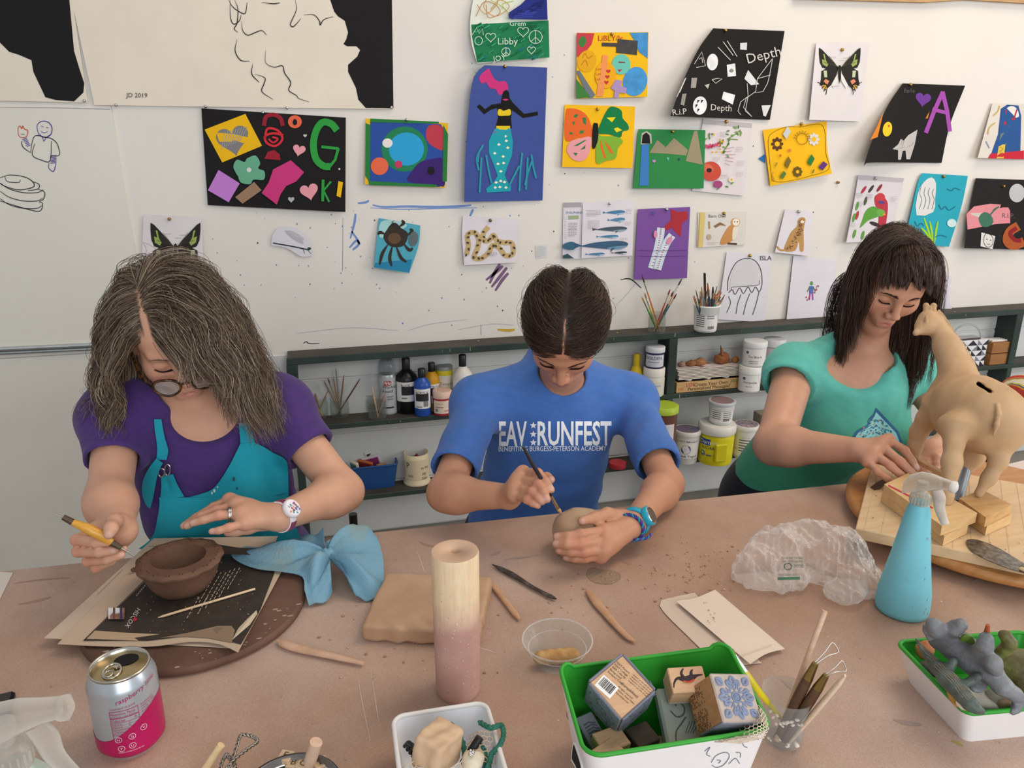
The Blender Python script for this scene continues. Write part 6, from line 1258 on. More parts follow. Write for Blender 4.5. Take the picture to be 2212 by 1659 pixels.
b.lathe([(k*.86,0),(k*.98,.002),(k,.008),(k*.97,.03),(k*.72, hb*.52),(k*.52, hb*.82),(k*.45, hb*.94),(k*.36, hb),(k*.34, hb+.006)], m_bl, Bb,56)
q=random.Random(3)
for i in range(16):
 a=q.uniform(3.4,5.6); h=hb*q.uniform(.05,.8); rr=np.interp(h,[.008,.03, hb*.52, hb*.82, hb*.94],[k, k*.97, k*.72, k*.52, k*.45])+.0004; s_=q.uniform(.0006,.002)
 b.add([(Bb[0]+rr*math.cos(a+s_/rr*math.cos(t)*q.uniform(.5,1.2)), Bb[1]+rr*math.sin(a+s_/rr*math.cos(t)), Bb[2]+h+s_*1.4*math.sin(t))for t in np.linspace(0,6.28,8)[:-1]],[tuple(range(7))], mat('#8fbfca',.8))
b.build('bottle_body', t_); sprayer(t_, Bb+np.array([0,0, hb+.010]),(.50,-.75,0),.76)
oS=T(22,1628,.905); t_=thing('spray_bottle','frosted clear trigger sprayer head cut off by the lower left corner','bottle',(oS[0], oS[1], TABLE_Z))
b=MB(); hS=oS[2]-TABLE_Z-.012; b.lathe([(.036,0),(.038,.004),(.038, hS*.55),(.030, hS*.8),(.016, hS-.004),(.015, hS)], mat('#bccfc6',.5,.05),(oS[0], oS[1], TABLE_Z),36); b.build('bottle_body', t_); sprayer(t_, oS, _r+np.array([0,.25,0]),.98, True)
# phone, paper scrap at the left
A_=T(-12,1535, TABLE_Z+.005); b=MB(); b.box(A_,(.035,.050,.010), mat('#17181a',.3,.1), rz=.15, bev=.003); solo(b,'phone','black phone cut off by the left edge of the table view','phone')
p=tpage(.7605,'paper_sheet','corner of a pale paper sheet at the far left table edge',[(-40,1233),(28,1237),(0,1294),(-60,1330)],'#d8cfc4', off=lambda u, v:.0005); p.done()
# bottom edge: stick, wire loop, tin with letter blocks
b=MB(); wd=wood('#d8b988','#e6cda2'); b.tube([T(478,1609,.800), T(425,1688,.764)],.0040, wd,10); solo(b,'wooden_stick','pale wooden stick at the bottom edge left of the twisted wire','stick')
b=MB(); wr=metal('#9a958e',.35); L1=[T(x, y,.80)for x, y in((486,1672),(500,1645),(512,1610),(518,1592),(526,1586),(548,1592),(556,1600),(550,1608),(530,1622),(506,1642),(488,1662),(474,1690))]; L2=[T(x, y,.795)for x, y in((470,1690),(478,1650),(486,1634),(490,1630),(500,1642),(508,1655),(512,1690))]
for LL in(L1, L2):
 Q=crom(LL,12)
 for j in range(2):b.tube([p_+np.array([math.cos(i*.75+j*3.14),.3*math.cos(i*.75+j*3.14), math.sin(i*.75+j*3.14)])*.0011 for i, p_ in enumerate(Q)],.0011, wr,6)
solo(b,'wire_loop','twisted grey wire loops at the bottom edge beside a stick','wire')
ct_=T(628,1712,.80); tn=thing('round_tin','round dark tin holding wooden letter blocks at the bottom edge','tin',(ct_[0], ct_[1], TABLE_Z)); b=MB(); mt=metal('#7d7a78',.35); b.lathe([(.044,0),(.046,.002),(.046,.040),(.0475,.042),(.0445,.042),(.0435,.004),(.0001,.004)], mt,(ct_[0], ct_[1], TABLE_Z),56); b.build('tin_body', tn); b=MB(); b.lathe([(.0438,.030),(.0428,.0305),(.0428,.0345),(.0438,.035)], metal('#d8d6d2',.2),(ct_[0], ct_[1], TABLE_Z),56, capb=False, capt=False); b.build('inner_ring', tn)
wb_=wood('#c3a584','#d4b896')
for ch, x, y, rz, z, sz in(('F',618,1642,-.25,.787,.0135),('B',636,1657,-.2,.783,.013),('C',656,1659,-.3,.784,.013),('L',694,1657,.5,.782,.014),('O',600,1664,.3,.775,.013)):
 c=T(x, y, z+sz/2); b=MB(); b.box(c,(sz, sz, sz), wb_, rz=rz-.2, bev=.0008); A2=Matrix.Translation(Vector(c)+Vector((0,0, sz/2+.0002)))@Euler((0,0, rz-.2)).to_matrix().to_4x4(); b.text(ch, sz*.8, mat('#4a3a30',.8), A2@Matrix.Translation(Vector((0,-sz*.28,0))),0,'CENTER')
 solo(b,'letter_block',f'small wooden letter block marked {ch} in the round tin','block','letter blocks in the round tin')
b=MB(); b.tube([T(683,1603,.822), T(655,1690,.770)],.0062, wood('#c9a58c','#d8b8a0'),14); solo(b,'dowel','pinkish wooden dowel leaning in the round tin of letter blocks','dowel')
# carved tools lying on the table
def tool(name, label, pts, rad, m, flat=.45, z=.004, cat='tool'):
 P_=crom([T(x, y, TABLE_Z+z)for x, y in pts],6); b=MB(); b.tube(P_, rad, m,12, flat, hint=(0,0,1)); return solo(b, name, label, cat)
wdt=mat('#b98d6c',.5,.06,50, h2='#c79d7b')
tool('wooden_tool','thick wooden tool with a clay-covered tip left of the clay slab',[(597,1382),(618,1392),(650,1402),(720,1418),(785,1433)],[.001,.006,.0068,.0066,.0055,.0045,.003], mat('#bd977b',.6,.08,50, h2='#cda98f'),.6,.0045)
tool('wooden_tool','slim rounded wooden tool right behind the tall wooden roller',[(1049,1247),(1062,1262),(1085,1290),(1110,1322),(1122,1338)],[.003,.004,.0043,.0045,.0046,.002], wdt,.7)
tool('modelling_knife','dark stained wooden modelling knife with a pointed end',[(1063,1219),(1085,1230),(1115,1246),(1150,1268),(1185,1286),(1201,1294)],[.0008,.0045,.0055,.004,.0035,.004,.0018], mat('#3d322d',.6,.3,60, h2='#6d6059', lo=.5, hi=.75),.4)
tool('modelling_knife','light brown wooden modelling knife right of the sand patch',[(1267,1272),(1278,1288),(1300,1315),(1330,1350),(1355,1375),(1372,1386)],[.0015,.005,.0072,.0058,.0048,.0046,.002], wdt,.45)
# clay slab
F=Field((-.02,.78,.745),(.26,1.05,.81),.0016); c4=[T(x, y,.772)for x, y in((772,1362),(1056,1392),(1046,1256),(842,1258))]; cc=sum(c4)/4; ex=nrm(c4[1]-c4[0]+c4[2]-c4[3]); ey=np.cross((0,0,1), ex); L_=(np.linalg.norm(c4[1]-c4[0])+np.linalg.norm(c4[2]-c4[3]))/4; D_=abs((c4[3]-c4[0])@ey+(c4[2]-c4[1])@ey)/4
F.boxy((cc[0], cc[1],.7725),(L_, D_,.0122), np.stack([ex, ey,(0,0,1)],1),.006,0); q=random.Random(6)
F.warp(lambda x, y, z:.0014*noise3(x, y, z*.4,90,1)+.0008*noise3(x, y, z,220,2)+.0016*np.sin(x*260+y*120)*np.clip(1-np.abs((y-cc[1]+D_*.8))/.02,0,1))
P, Q=F.mesh(); P[:,2]=np.maximum(P[:,2], TABLE_Z+.0005); o=quick_mesh('clay_slab', P, Q, mat('#b08d70',.6,.06,14, bump=.2, bscale=120, h2='#bd9a7c')); tag(o,'flat slab of tan clay behind the tall wooden roller','clay')
# wooden roller standing on end
Br=T(990,1491); hr=rise(Br,1190); k=47.5/1831; m, bs=base_mat('dusty_roller'); N, L=nodes(m); tc, mp, nt, cr=mix_noise(m, None, lin('#b48b80'), lin('#c9a296'),16, detail=6); _, _, n2, c2=mix_noise(m, None, lin('#d9bd98'), lin('#e3cca9'),30, detail=4, stretch=(8,8,1))
sx=N.new('ShaderNodeSeparateXYZ'); mr=N.new('ShaderNodeMapRange'); mr.inputs['From Min'].default_value=hr*.70; mr.inputs['From Max'].default_value=hr*.98; L.new(tc.outputs['Object'], sx.inputs[0]); ad=N.new('ShaderNodeMath'); ad.operation='MULTIPLY_ADD'; ad.inputs[1].default_value=.09; L.new(nt.outputs['Fac'], ad.inputs[0]); L.new(sx.outputs[2], ad.inputs[2]); L.new(ad.outputs[0], mr.inputs['Value']); mx=N.new('ShaderNodeMix'); mx.data_type='RGBA'; L.new(mr.outputs[0], mx.inputs[0]); L.new(cr.outputs[0], mx.inputs[6]); L.new(c2.outputs[0], mx.inputs[7]); L.new(mx.outputs[2], bs.inputs['Base Color']); bs.inputs['Roughness'].default_value=.6
b=MB(); b.lathe([(k*.93,0),(k,.004),(k,.010),(k*1.02, hr*.5),(k*1.03, hr-.002),(k*1.0, hr)], m, Br,56, capt=False); b.lathe([(k*1.0, hr),(.0055, hr),(.005, hr-.02),(.0001, hr-.02)], mat('#c8a68c',.7,.06,30), Br,40, capb=False)
q=random.Random(12)
for i in range(60):
 a=q.uniform(3.6,5.4); h=q.uniform(.01, hr*.8); s_=q.uniform(.0003,.0009)*(1.4 if q.random()<.2 else 1); rr=k*1.032+.0002
 b.add([(Br[0]+rr*math.cos(a+s_/rr*math.cos(t)*q.uniform(.4,1.2)), Br[1]+rr*math.sin(a+s_/rr*math.cos(t)), Br[2]+h+s_*1.3*math.sin(t)*q.uniform(.5,1.2))for t in np.linspace(0,6.28,7)[:-1]],[tuple(range(6))], mat(q.choice(['#ddd0c8','#ddd0c8','#a39a95','#d8c4b8']),.8))
solo(b,'rolling_pin','thick wooden roller standing on end, dusted with pink clay','roller')
# clear bowl with sponge
Bo=T(1203,1432); ho=rise(Bo,1382); m_clr=glass('#f6f9f9',.03,1.3,.09,.8); b=MB(); b.lathe([(.0255,.001),(.028,.003),(.0345, ho*.62),(.0362, ho*.66),(.0405, ho*.95),(.0425, ho),(.0430, ho+.0012),(.0415, ho+.001),(.0395, ho*.93),(.0352, ho*.66),(.0335, ho*.6),(.027,.0045),(.0001,.004)], m_clr, Bo,64, capb=False); b.lathe([(.0001,.0012),(.0255,.001)], m_clr, Bo,48, capb=False, capt=False); b.tube([Bo+np.array([.0428*math.cos(a),.0428*math.sin(a), ho+.0008])for a in np.linspace(0,6.283,65)],.0009, glass('#ffffff',.03,1.3,.3,.9),6, caps=False); b.tube([Bo+np.array([.0356*math.cos(a),.0356*math.sin(a), ho*.66])for a in np.linspace(0,6.283,65)],.0006, glass('#ffffff',.03,1.3,.3,.9),6, caps=False); solo(b,'plastic_bowl','clear round plastic bowl holding a wet sponge','bowl')
F=Field((Bo[0]-.04, Bo[1]-.04,.755),(Bo[0]+.04, Bo[1]+.04,.80),.0012); F.cap(Bo+(-.022,-.002,.013), Bo+(.018,-.008,.012),.0085,.0095,.004); F.cap(Bo+(-.01,.004,.010), Bo+(.012,.002,.010),.007,.007,.006); F.warp(lambda x, y, z:.0012*noise3(x, y, z,300,4)); P, Q=F.mesh(); o=quick_mesh('sponge', P, Q, mat('#b88a52',.8,.15,60, bump=.5, bscale=300, h2='#d0aa74')); tag(o,'small wet tan sponge inside the clear bowl','sponge')
# the pot being brushed
F=Field((.30,.90,.745),(.56,1.14,.90),.0015); pc=Z(1256,1152,1.215)
for q_, r_ in(((1250,1160,1.212),.036),((1264,1150,1.222),.036),((1240,1140,1.220),.030),((1290,1144,1.235),.028),((1252,1176,1.205),.030)):F.ell(Z(*q_),(r_, r_, r_*.9), None,.02)
rimc=Z(1226,1110,1.222); F.cap(rimc, Z(1240,1150,1.22),.010,.020,.004,'-'); F.warp(lambda x, y, z:.0012*noise3(x, y, z,90,8))
P, Q=F.mesh(); P[:,2]=np.maximum(P[:,2], TABLE_Z+.0006); o=quick_mesh('clay_pot', P, Q, mat('#b39678',.38,.07,20, bump=.15, bscale=90, h2='#bfa285', spec=.5)); tag(o,'small wet tan clay pot cupped in a hand and being brushed','pot')
# brush in the hand
Pt=[Z(1213,1110,1.216), Z(1205,1098,1.210), Z(1190,1070,1.185), Z(1174,1042,1.165), Z(1150,1002,1.150), Z(1131,966,1.140)]
t_=thing('paintbrush','black-handled paintbrush held over the tan clay pot','brush', Pt[0]); b=MB(); b.tube(Pt[2:],[.0026,.0032,.0034,.0024], mat('#23242a',.35,.3,120, h2='#5b5c64', lo=.6, hi=.75),10); b.build('handle', t_); b=MB(); b.tube([Pt[1], Pt[2]],[.0030,.0026], metal('#d0c8b8',.25),10); b.build('ferrule', t_); b=MB(); b.tube([Pt[0],(Pt[0]+Pt[1])/2, Pt[1]],[.0008,.0030,.0029], mat('#c9a06a',.7,.2,200),10); b.build('bristles', t_)
# needle tool in the other hand
Pn=[Z(108,1107,1.000), Z(136,1117,1.004), Z(157,1128,1.008), Z(190,1142,1.012), Z(222,1158,1.018), Z(240,1172,1.024), Z(262,1184,1.026), Z(290,1201,1.032)]
t_=thing('needle_tool','yellow wooden clay needle tool held above the newspaper','tool', Pn[-1]); b=MB(); b.tube(Pn[2:6],[.0042,.0066,.0072,.0048], wood('#c98f2e','#dba544',30,.35),14); b.build('handle', t_); b=MB(); b.tube([Pn[1], Pn[2]],[.0036,.0044], mat('#4a3a28',.4,.2),12); b.build('ferrule', t_); b=MB(); b.tube([Pn[5], Pn[6]],[.0048,.003], mat('#4a3a28',.4,.2),12); b.build('ferrule', t_); b=MB(); b.tube([Pn[0], Pn[1]],[.0006,.0010], metal('#b4b0aa',.3),8); b.tube([Pn[6], Pn[7]],[.0014,.0008], metal('#9a948c',.4),8); b.build('needle', t_)
# paper towels
p=tpage(.7608,'paper_towel','lower folded paper towel showing along the left of the upper one',[(1466,1287),(1500,1280),(1645,1432),(1556,1440)],'#d2bfae', off=lambda u, v:.0008, left=[(1424,1306),(1490,1378)]); p.done()
p=tpage(.7636,'paper_towel','upper white paper towel with clay crumbs, near the green bin',[(1460,1298),(1545,1274),(1695,1401),(1620,1434)],'#e0cfbe', off=lambda u, v:.003*math.sin(3*u+1)*(1-v)+.0035*v, top=[(1500,1292)], bot=[(1655,1412)]); q=random.Random(2)
for i in range(10):p.ell('#a98a70', q.uniform(1520,1545), q.uniform(1300,1345), q.uniform(.8,2.5), q.uniform(.6,1.4), n=7)
p.line('#c4b2a2',1,[(1575,1425),(1668,1392)], sm=1); p.done('crumb_marks')
# crumpled clear bag
F=Field((.50,.70,.745),(.86,1.03,.88),.0022)
for x, y, z, r3 in((1650,1215,.79,(.036,.030,.032)),(1690,1190,.80,(.045,.035,.040)),(1745,1185,.80,(.040,.034,.042)),(1800,1200,.80,(.048,.036,.040)),(1830,1235,.785,(.036,.036,.028)),(1825,1270,.775,(.030,.026,.018)),(1620,1235,.775,(.024,.022,.016)),(1700,1245,.775,(.06,.022,.016)),(1882,1262,.775,(.020,.016,.016))):F.ell(T(x, y, z), r3, None,.010)
def crinkle(x, y, z):
 o=0
 for i, f in enumerate((55,95,160,260)):o=o+(.0062/(1+i*.8))*(np.abs(noise3(x, y, z, f,30+i))*2-.6)
 return o
F.warp(crinkle); P, Q=F.mesh(); P[:,2]=np.maximum(P[:,2], TABLE_Z+.0006); m_bag=glass('#f6f4f2',.09,1.3,.30,.9); t_=thing('plastic_bag','crumpled clear plastic bag lying left of the blue spray bottle','bag', T(1745,1240)); o=quick_mesh('bag_film', P, Q, m_bag, t_, smooth=False)
gpol=[]; gm=mat('#3f6a52',.7)
for k,(tx, x, y, w_, h)in enumerate((('PLEASE KEEP THIS BAG',1688,1208,46,5),('AWAY FROM CHILDREN',1690,1215,44,5),('FOOD',1716,1226,20,7),('MADE FROM PLANTS',1682,1244,40,5))):
 vs, fs=glyphs(tx); xs=[v[0]for v in vs]; kk=w_/max(xs); gpol.append((gm,[(x+v[0]*kk, y-v[1]*h/.72)for v in vs], fs))
gpol.append((gm,[(1702+9*math.cos(t),1224+8*math.sin(t))for t in np.linspace(0,6.28,15)[:-1]]+[(1702+7*math.cos(t),1224+6*math.sin(t))for t in np.linspace(0,6.28,15)[:-1]],[(i,(i+1)%14,(i+1)%14+14, i+14)for i in range(14)])); gpol.append((gm,[(1680,1247),(1728,1246),(1728,1252),(1680,1253)],[(0,1,2,3)]))
print_on(o, gpol, gm,'print', t_)
# crumbs of clay
b=MB(); q=random.Random(15); cm=[mat('#b08a6c',.8), mat('#a07a5e',.8), mat('#c4a286',.8)]
for i in range(190):
 x, y=q.choice([(q.uniform(1370,1600), q.uniform(1155,1290)),(q.uniform(1180,1500), q.uniform(1215,1330)),(q.uniform(1480,1560), q.uniform(1190,1260)),(q.uniform(680,1100), q.uniform(1300,1480))])
 s_=q.uniform(.0005,.0019); b.ball(T(x, y, TABLE_Z+s_*.5),(s_*q.uniform(.7,1.6), s_, s_*.6), q.choice(cm),6)
solo(b,'clay_crumbs','tiny crumbs of tan clay scattered over the table middle','crumbs', kind='stuff')
b=MB(); b.ball(T(427,1436, TABLE_Z+.003),(.0042,.004,.0032), m_clay,10, wob=lambda v:1+.15*math.sin(6*v.x+4*v.y)); solo(b,'clay_lump','small brown clay lump beside the dark round board near the can','clay'); b=MB(); b.ball(T(289,1231,.781),(.004,.003,.0035), m_clay,10, wob=lambda v:1+.2*math.sin(6*v.x+4*v.y)); solo(b,'clay_lump','tiny brown clay lump on the newspaper left of the pot','clay')
# ================================================================ trays, bins and the giraffe on the right
def rrect(c, ex, ey, L_, D_, rad, n=7):
 """rounded rectangle outline (x, y pairs) round c"""
 P=[]
 for sx, sy, a0 in((1,1,0),(-1,1,90),(-1,-1,180),(1,-1,270)):
  for k in range(n):a=math.radians(a0+90*k/(n-1)); P.append(np.array(c[:2])+ex[:2]*(sx*(L_-rad)+rad*math.cos(a))+ey[:2]*(sy*(D_-rad)+rad*math.sin(a)))
 return P
def tub(root, c, ex, ey, L_, D_, z0, z1, taper, rad, m_out, m_in, m_rim, th=.0025, ears=None, rimw=.0015, name='tub'):
 """open box with rounded corners; ears(u, v) lifts the rim, u and v run -1..1"""
 lev=9; O=[]; I=[]
 ear=ears or(lambda u, v:0)
 for i in range(lev+1):
  f=i/lev; s_=taper+(1-taper)*f; ro=[]; ri=[]
  for p, arr, t in((rrect(c, ex, ey, L_*s_, D_*s_, rad*s_), ro,0),(rrect(c, ex, ey, L_*s_-th, D_*s_-th, max(.002, rad*s_-th)), ri, th)):
   for q in p:
    d=q-np.array(c[:2]); u, v=(d@ex[:2])/(L_*s_),(d@ey[:2])/(D_*s_); arr.append((q[0], q[1], z0+t*(1-f)+(z1-z0+ear(u, v))*f))
  O.append(ro); I.append(ri)
 n=len(O[0]); Q=[(i,(i+1)%n,(i+1)%n+n, i+n)for i in range(n)]
 b=MB()
 for a, d in zip(O, O[1:]):b.add(a+d, Q, m_out, True)
 b.add(O[0],[tuple(range(n))[::-1]], m_out); ob=b.build(name, root)
 b=MB()
 for a, d in zip(I, I[1:]):b.add(a+d,[f[::-1]for f in Q], m_in, True)
 b.add(I[0],[tuple(range(n))], m_in); b.build('lining', root)
 b=MB(); rim=[tuple((np.array(o)+np.array(i_))/2+(0,0,.0003))for o, i_ in zip(O[-1], I[-1])]; rim.append(rim[0]); b.tube(rim, th/2+rimw, m_rim,8, caps=False); b.build('rim', root)
 return ob
def bxf(c, size, R, b, m, bev=.001):b.box(c, size, m, bev=bev, rot=R)
EU=lambda rz, rx=0, ry=0:Euler((rx, ry, rz)).to_matrix()
m_plw=mat('#e9e9ea',.4,.02,10); m_gr=mat('#2f9e2f',.4,.06,12)
# ---- green and white bin with rubber stamps
zr=.855; cor=[T(*q, zr)for q in((1206,1470),(1566,1424),(1668,1572),(1264,1638))]; cc=sum(cor)/4; ex=nrm(cor[1]-cor[0]+cor[2]-cor[3]); ey=np.cross((0,0,1), ex); Lb=(np.linalg.norm(cor[1]-cor[0])+np.linalg.norm(cor[2]-cor[3]))/4+.001; Db=abs((cor[0]-cor[3])@ey+(cor[1]-cor[2])@ey)/4+.002
BIN=thing('storage_bin','white bin with bright green inside, full of rubber stamps','bin',(cc[0], cc[1], TABLE_Z)); bc=np.array([cc[0], cc[1], TABLE_Z])
sm_=lambda x:0 if x<0 else(1 if x>1 else x*x*(3-2*x))
tub(BIN, bc, ex, ey, Lb, Db, TABLE_Z, zr,.80,.018, m_plw, m_gr, m_gr,.0026, lambda u, v:.021*sm_((v-.25)/.5)*sm_((abs(u)-.62)/.3),.0009,'bin_body')
def inb(u, v, z):return bc+ex*u*Lb*.92+ey*v*Db*.9+np.array([0,0, z])
b=MB(); P=[inb(-1.04+.004*k, v,.045+h)for k,(v, h)in enumerate(((.0,.0),(-.25,.002),(-.55,.004),(-.62,.010),(-.55,.017),(-.25,.019),(.0,.018),(.1,.009)))]; b.add([p-ex*.0012 for p in P],[tuple(range(len(P)))[::-1]], mat('#141613',.8)); b.tube(crom(P,4, True)+[P[0]],.0016, m_plw,8, caps=False); b.build('hand_hole', BIN)
ink=mat('#5b6675',.8); b=MB(); q=random.Random(5)
def fr(u, z):
 f_=z/(zr-TABLE_Z); s_=.80+.20*f_; return bc+ex*u*Lb*s_-ey*(Db*s_+.0006)+np.array([0,0, z])
for L_ in([(.25,.082),(.30,.086),(.28,.078),(.33,.074)],[(.36,.066),(.40,.074),(.50,.076),(.56,.070),(.52,.060),(.44,.058),(.38,.062)],[(.66,.085),(.70,.080),(.74,.078)],[(.58,.060),(.64,.066),(.72,.058)],[(.30,.058),(.36,.052),(.46,.050)],[(.80,.088),(.84,.086)],[(.42,.068),(.47,.066),(.45,.063)],[(.62,.074),(.68,.072),(.70,.066)]):b.tube(crom([fr(*p_)for p_ in L_],5),.0003, ink,4)
b.build('scribbles', BIN)
def dn(p, k):return(np.asarray(p)@np.array([ex, ey,(0,0,1)])*k)
m_rub=mat('#7c7f8e',.7,.12,60, bump=.6, bscale=160); m_stw=wood('#c49a74','#d6b08c',16); m_blk=mat('#2a2622',.8)
R0=Matrix((tuple(ex), tuple(ey),(0,0,1))).transposed()
STC=lambda x, y, z:T(x, y, z)
# big cube with the printed base uppermost
c=STC(1337,1500,.858); Rc=R0@EU(math.radians(-8), math.radians(-4), math.radians(16)); Rc=R0@Euler((math.radians(30), math.radians(-4),0)).to_matrix()@EU(math.radians(27)); s_=.047; t_=thing('rubber_stamp','large wooden cube stamp showing a printed base with a barcode, in green bin','stamp', tuple(c-np.array([0,0, s_/2])),'rubber stamps in the green bin')
b=MB(); bxf(c,(s_*.93, s_*.93, s_*.9), Rc, b, m_stw); b.build('wood_block', t_); b=MB()
for a in range(3):
 for sg in(-1,1):
  if a==2 and sg==1:continue
  o3=Vector((0,0,0)); o3[a]=sg*s_*.49; sz=[s_*.94]*3; sz[a]=s_*.05
  bxf(Vector(c)+Rc@o3, sz, Rc, b, m_rub,.0012)
  for k in range(26):
   w=[random.uniform(-.4,.4)*s_ for _ in range(3)]; w[a]=sg*s_*.517; v=[random.uniform(-1,1)for _ in range(3)]; v[a]=0; v=Vector(v).normalized()*s_*.11; w=Vector(w); mid=w+v*.5+Vector([random.uniform(-.03,.03)*s_ if i!=a else 0 for i in range(3)])
   b.tube([np.array(Vector(c)+Rc@x)for x in(w, mid, w+v)],.0007, mat('#5f6474',.7),5)
b.build('rubber_die', t_); b=MB(); A2=Matrix.Translation(Vector(c))@Rc.to_4x4()@Matrix.Translation(Vector((0,0, s_*.4505)))@Euler((0,0, math.radians(-82))).to_matrix().to_4x4(); tk=mat('#3c3430',.8)
def st(s__, x, y, h, m_=tk, wdt=1):b.text(s__, h*s_, m_, A2@Matrix.Translation(Vector((x*s_, y*s_,.0003))),0, squash=wdt)
for k, tx in enumerate(('TEXT Pattern','TEXT Collage','4000 Cube by','Background','Stampers Cube')):st(tx,-.40,.30-.07*k,.062)
st('(Stampabilities)',-.05,.02,.078, wdt=.9); [st(tx,-.05,-.07-.065*k,.05)for k, tx in enumerate(('all rights reserved','Houston, Texas 77041','www.stamps.com'))]; [st('designed to use with ink pad',.02,.34-.055*k,.042)for k in range(4)]
bxf(A2@Vector((-.22*s_,-.23*s_,.0002)),(.40*s_,.30*s_,.0003),(A2.to_3x3()), b, mat('#f2f1ee',.6),0)
q=random.Random(4); x=-.38
while x<-.08:
 w_=q.choice([.008,.012,.02]); bxf(A2@Vector(((x+w_/2)*s_,-.21*s_,.0005)),(w_*s_,.20*s_,.0002), A2.to_3x3(), b, mat('#141414',.7),0); x+=w_+q.choice([.008,.012,.018])
st('40114 74310',-.38,-.36,.04); b.build('printed_label', t_)
# patterned cube on the right
c=STC(1562,1524,.858); Rc=R0@Euler((math.radians(34), math.radians(14), math.radians(6))).to_matrix(); s_=.046; t_=thing('rubber_stamp','large wooden cube stamp with a raised blue flower pattern, right in green bin','stamp', tuple(c-np.array([0,0, s_/2])),'rubber stamps in the green bin'); b=MB(); bxf(c,(s_*.96, s_*.94, s_*.92), Rc, b, wood('#a8764a','#bd8c5e',16)); b.build('wood_block', t_)
b=MB(); bxf(Vector(c)+Rc@Vector((0,0, s_*.47)),(s_*.98, s_*.98, s_*.06), Rc, b, mat('#b3a59c',.7,.1,60),.002); bxf(Vector(c)+Rc@Vector((0,-s_*.48,0)),(s_*.97, s_*.05, s_*.9), Rc, b, m_rub,.001); b.build('rubber_die', t_); b=MB(); bl=mat('#7f8ba8',.6,.1,60)
X=lambda u, v:np.array(Vector(c)+Rc@Vector((u*s_, v*s_, s_*.503)))
for k in range(8):
 a=k*math.pi/4; R2=lambda u, v:X(u*math.cos(a)-v*math.sin(a), u*math.sin(a)+v*math.cos(a)); L_=.44 if k%2==0 else.56
 b.tube([R2(.13,0), R2(.2,.012), R2(.28,0)],[.0008,.0013,.0006], bl,6,.7); b.tube(crom([R2(L_-.2,0), R2(L_-.12,.05), R2(L_-.04,.02), R2(L_,0)],4),[.0008,.0022,.0016,.0005], bl,6,.7); b.tube(crom([R2(L_-.2,0), R2(L_-.12,-.05), R2(L_-.04,-.02), R2(L_,0)],4),[.0008,.0022,.0016,.0005], bl,6,.7)
 for sg in(-1,1):b.tube(crom([R2(.16,.02*sg), R2(.22,.07*sg), R2(.30,.085*sg), R2(.33,.13*sg), R2(.28,.14*sg), R2(.26,.11*sg)],4),[.0006,.0012,.0016,.0016,.0012,.0006], bl,6,.7)
for rr in(.05,.10):b.tube([X(rr*math.cos(t), rr*math.sin(t))for t in np.linspace(0,6.283,25)],.0010, bl,6, caps=False)
b.ball(X(0,0),.0016, bl,10); b.build('raised_pattern', t_)
b=MB(); ta=mat('#4a3524',.9); q=random.Random(31)
for r0, r1 in((.05,.42),(-.42,-.02)):
 for i in range(9):
  for j in range(12):
   if q.random()<.6:v=r0+(r1-r0)*i/9; u=-.36+.5*j/12; bxf(Vector(c)+Rc@Vector((-s_*.4812, v*s_,(u-.05)*s_)),(.0003,.0009+.001*q.random(),.0008), Rc, b, ta,0)
b.build('printed_text', t_)
# small block with the printed dinosaur
c=STC(1481,1478,.862); Rc=R0@Euler((math.radians(26),0, math.radians(-6))).to_matrix(); t_=thing('rubber_stamp','small wooden block stamp with a red and black dinosaur picture','stamp', tuple(c-np.array([0,0,.012])),'rubber stamps in the green bin'); b=MB(); bxf(c,(.036,.026,.022), Rc, b, m_stw); b.build('wood_block', t_); b=MB(); bxf(Vector(c)+Rc@Vector((0,0,-.0135)),(.036,.026,.004), Rc, b, mat('#a59c92',.8)); b.build('rubber_die', t_); b=MB(); dk=mat('#3a2c34',.8); rd=mat('#c2452f',.8)
X=lambda u, v, l=.0113:np.array(Vector(c)+Rc@Vector((u*.036, v*.026, l)))
b.tube(crom([X(-.44,-.30), X(-.40,-.12), X(-.28,.05), X(-.08,.0), X(.12,.05), X(.28,.12), X(.44,.14)],5),[.0005,.0008,.0013,.0032,.0030,.0012,.0005], dk,6,.2); b.tube(crom([X(-.1,.05), X(-.14,.22), X(-.10,.34), X(-.05,.42)],4),[.002,.0014,.0009,.0006], dk,6,.2); b.tube(crom([X(.12,.10), X(.14,.26), X(.20,.36)],4),[.002,.0012,.0006], dk,6,.2); b.tube(crom([X(-.14,-.06,.0118), X(0,-.12,.0118), X(.16,-.04,.0118)],4),.0014, rd,6,.2); b.build('picture', t_)
# pale foam block, grey plate, small blocks, netting
c=STC(1470,1560,.828); Rc=R0@Euler((math.radians(22), math.radians(3), math.radians(-7))).to_matrix(); b=MB(); bxf(c,(.040,.066,.014), Rc, b, mat('#93a8a2',.7,.08,12, h2='#a99e8c'),.0025); X=lambda u, v:np.array(Vector(c)+Rc@Vector((u*.04, v*.066,.0072))); dk2=mat('#55625f',.8)
b.tube(crom([X(-.25,.12), X(-.12,.03), X(.05,.06), X(.12,.17), X(0,.26), X(-.1,.2)],5),.0008, dk2,5); b.tube(crom([X(-.28,-.38), X(-.22,-.2), X(-.05,-.08), X(.1,.02)],5),.0007, dk2,5); [b.tube(crom([X(.0+.06*k,-.22), X(.08+.07*k,-.14), X(.18+.06*k,-.04)],4),.0003, dk2,4)for k in range(4)]
solo(b,'foam_stamp','pale grey-green foam stamp plate with a carved swirl, standing in green bin','stamp')
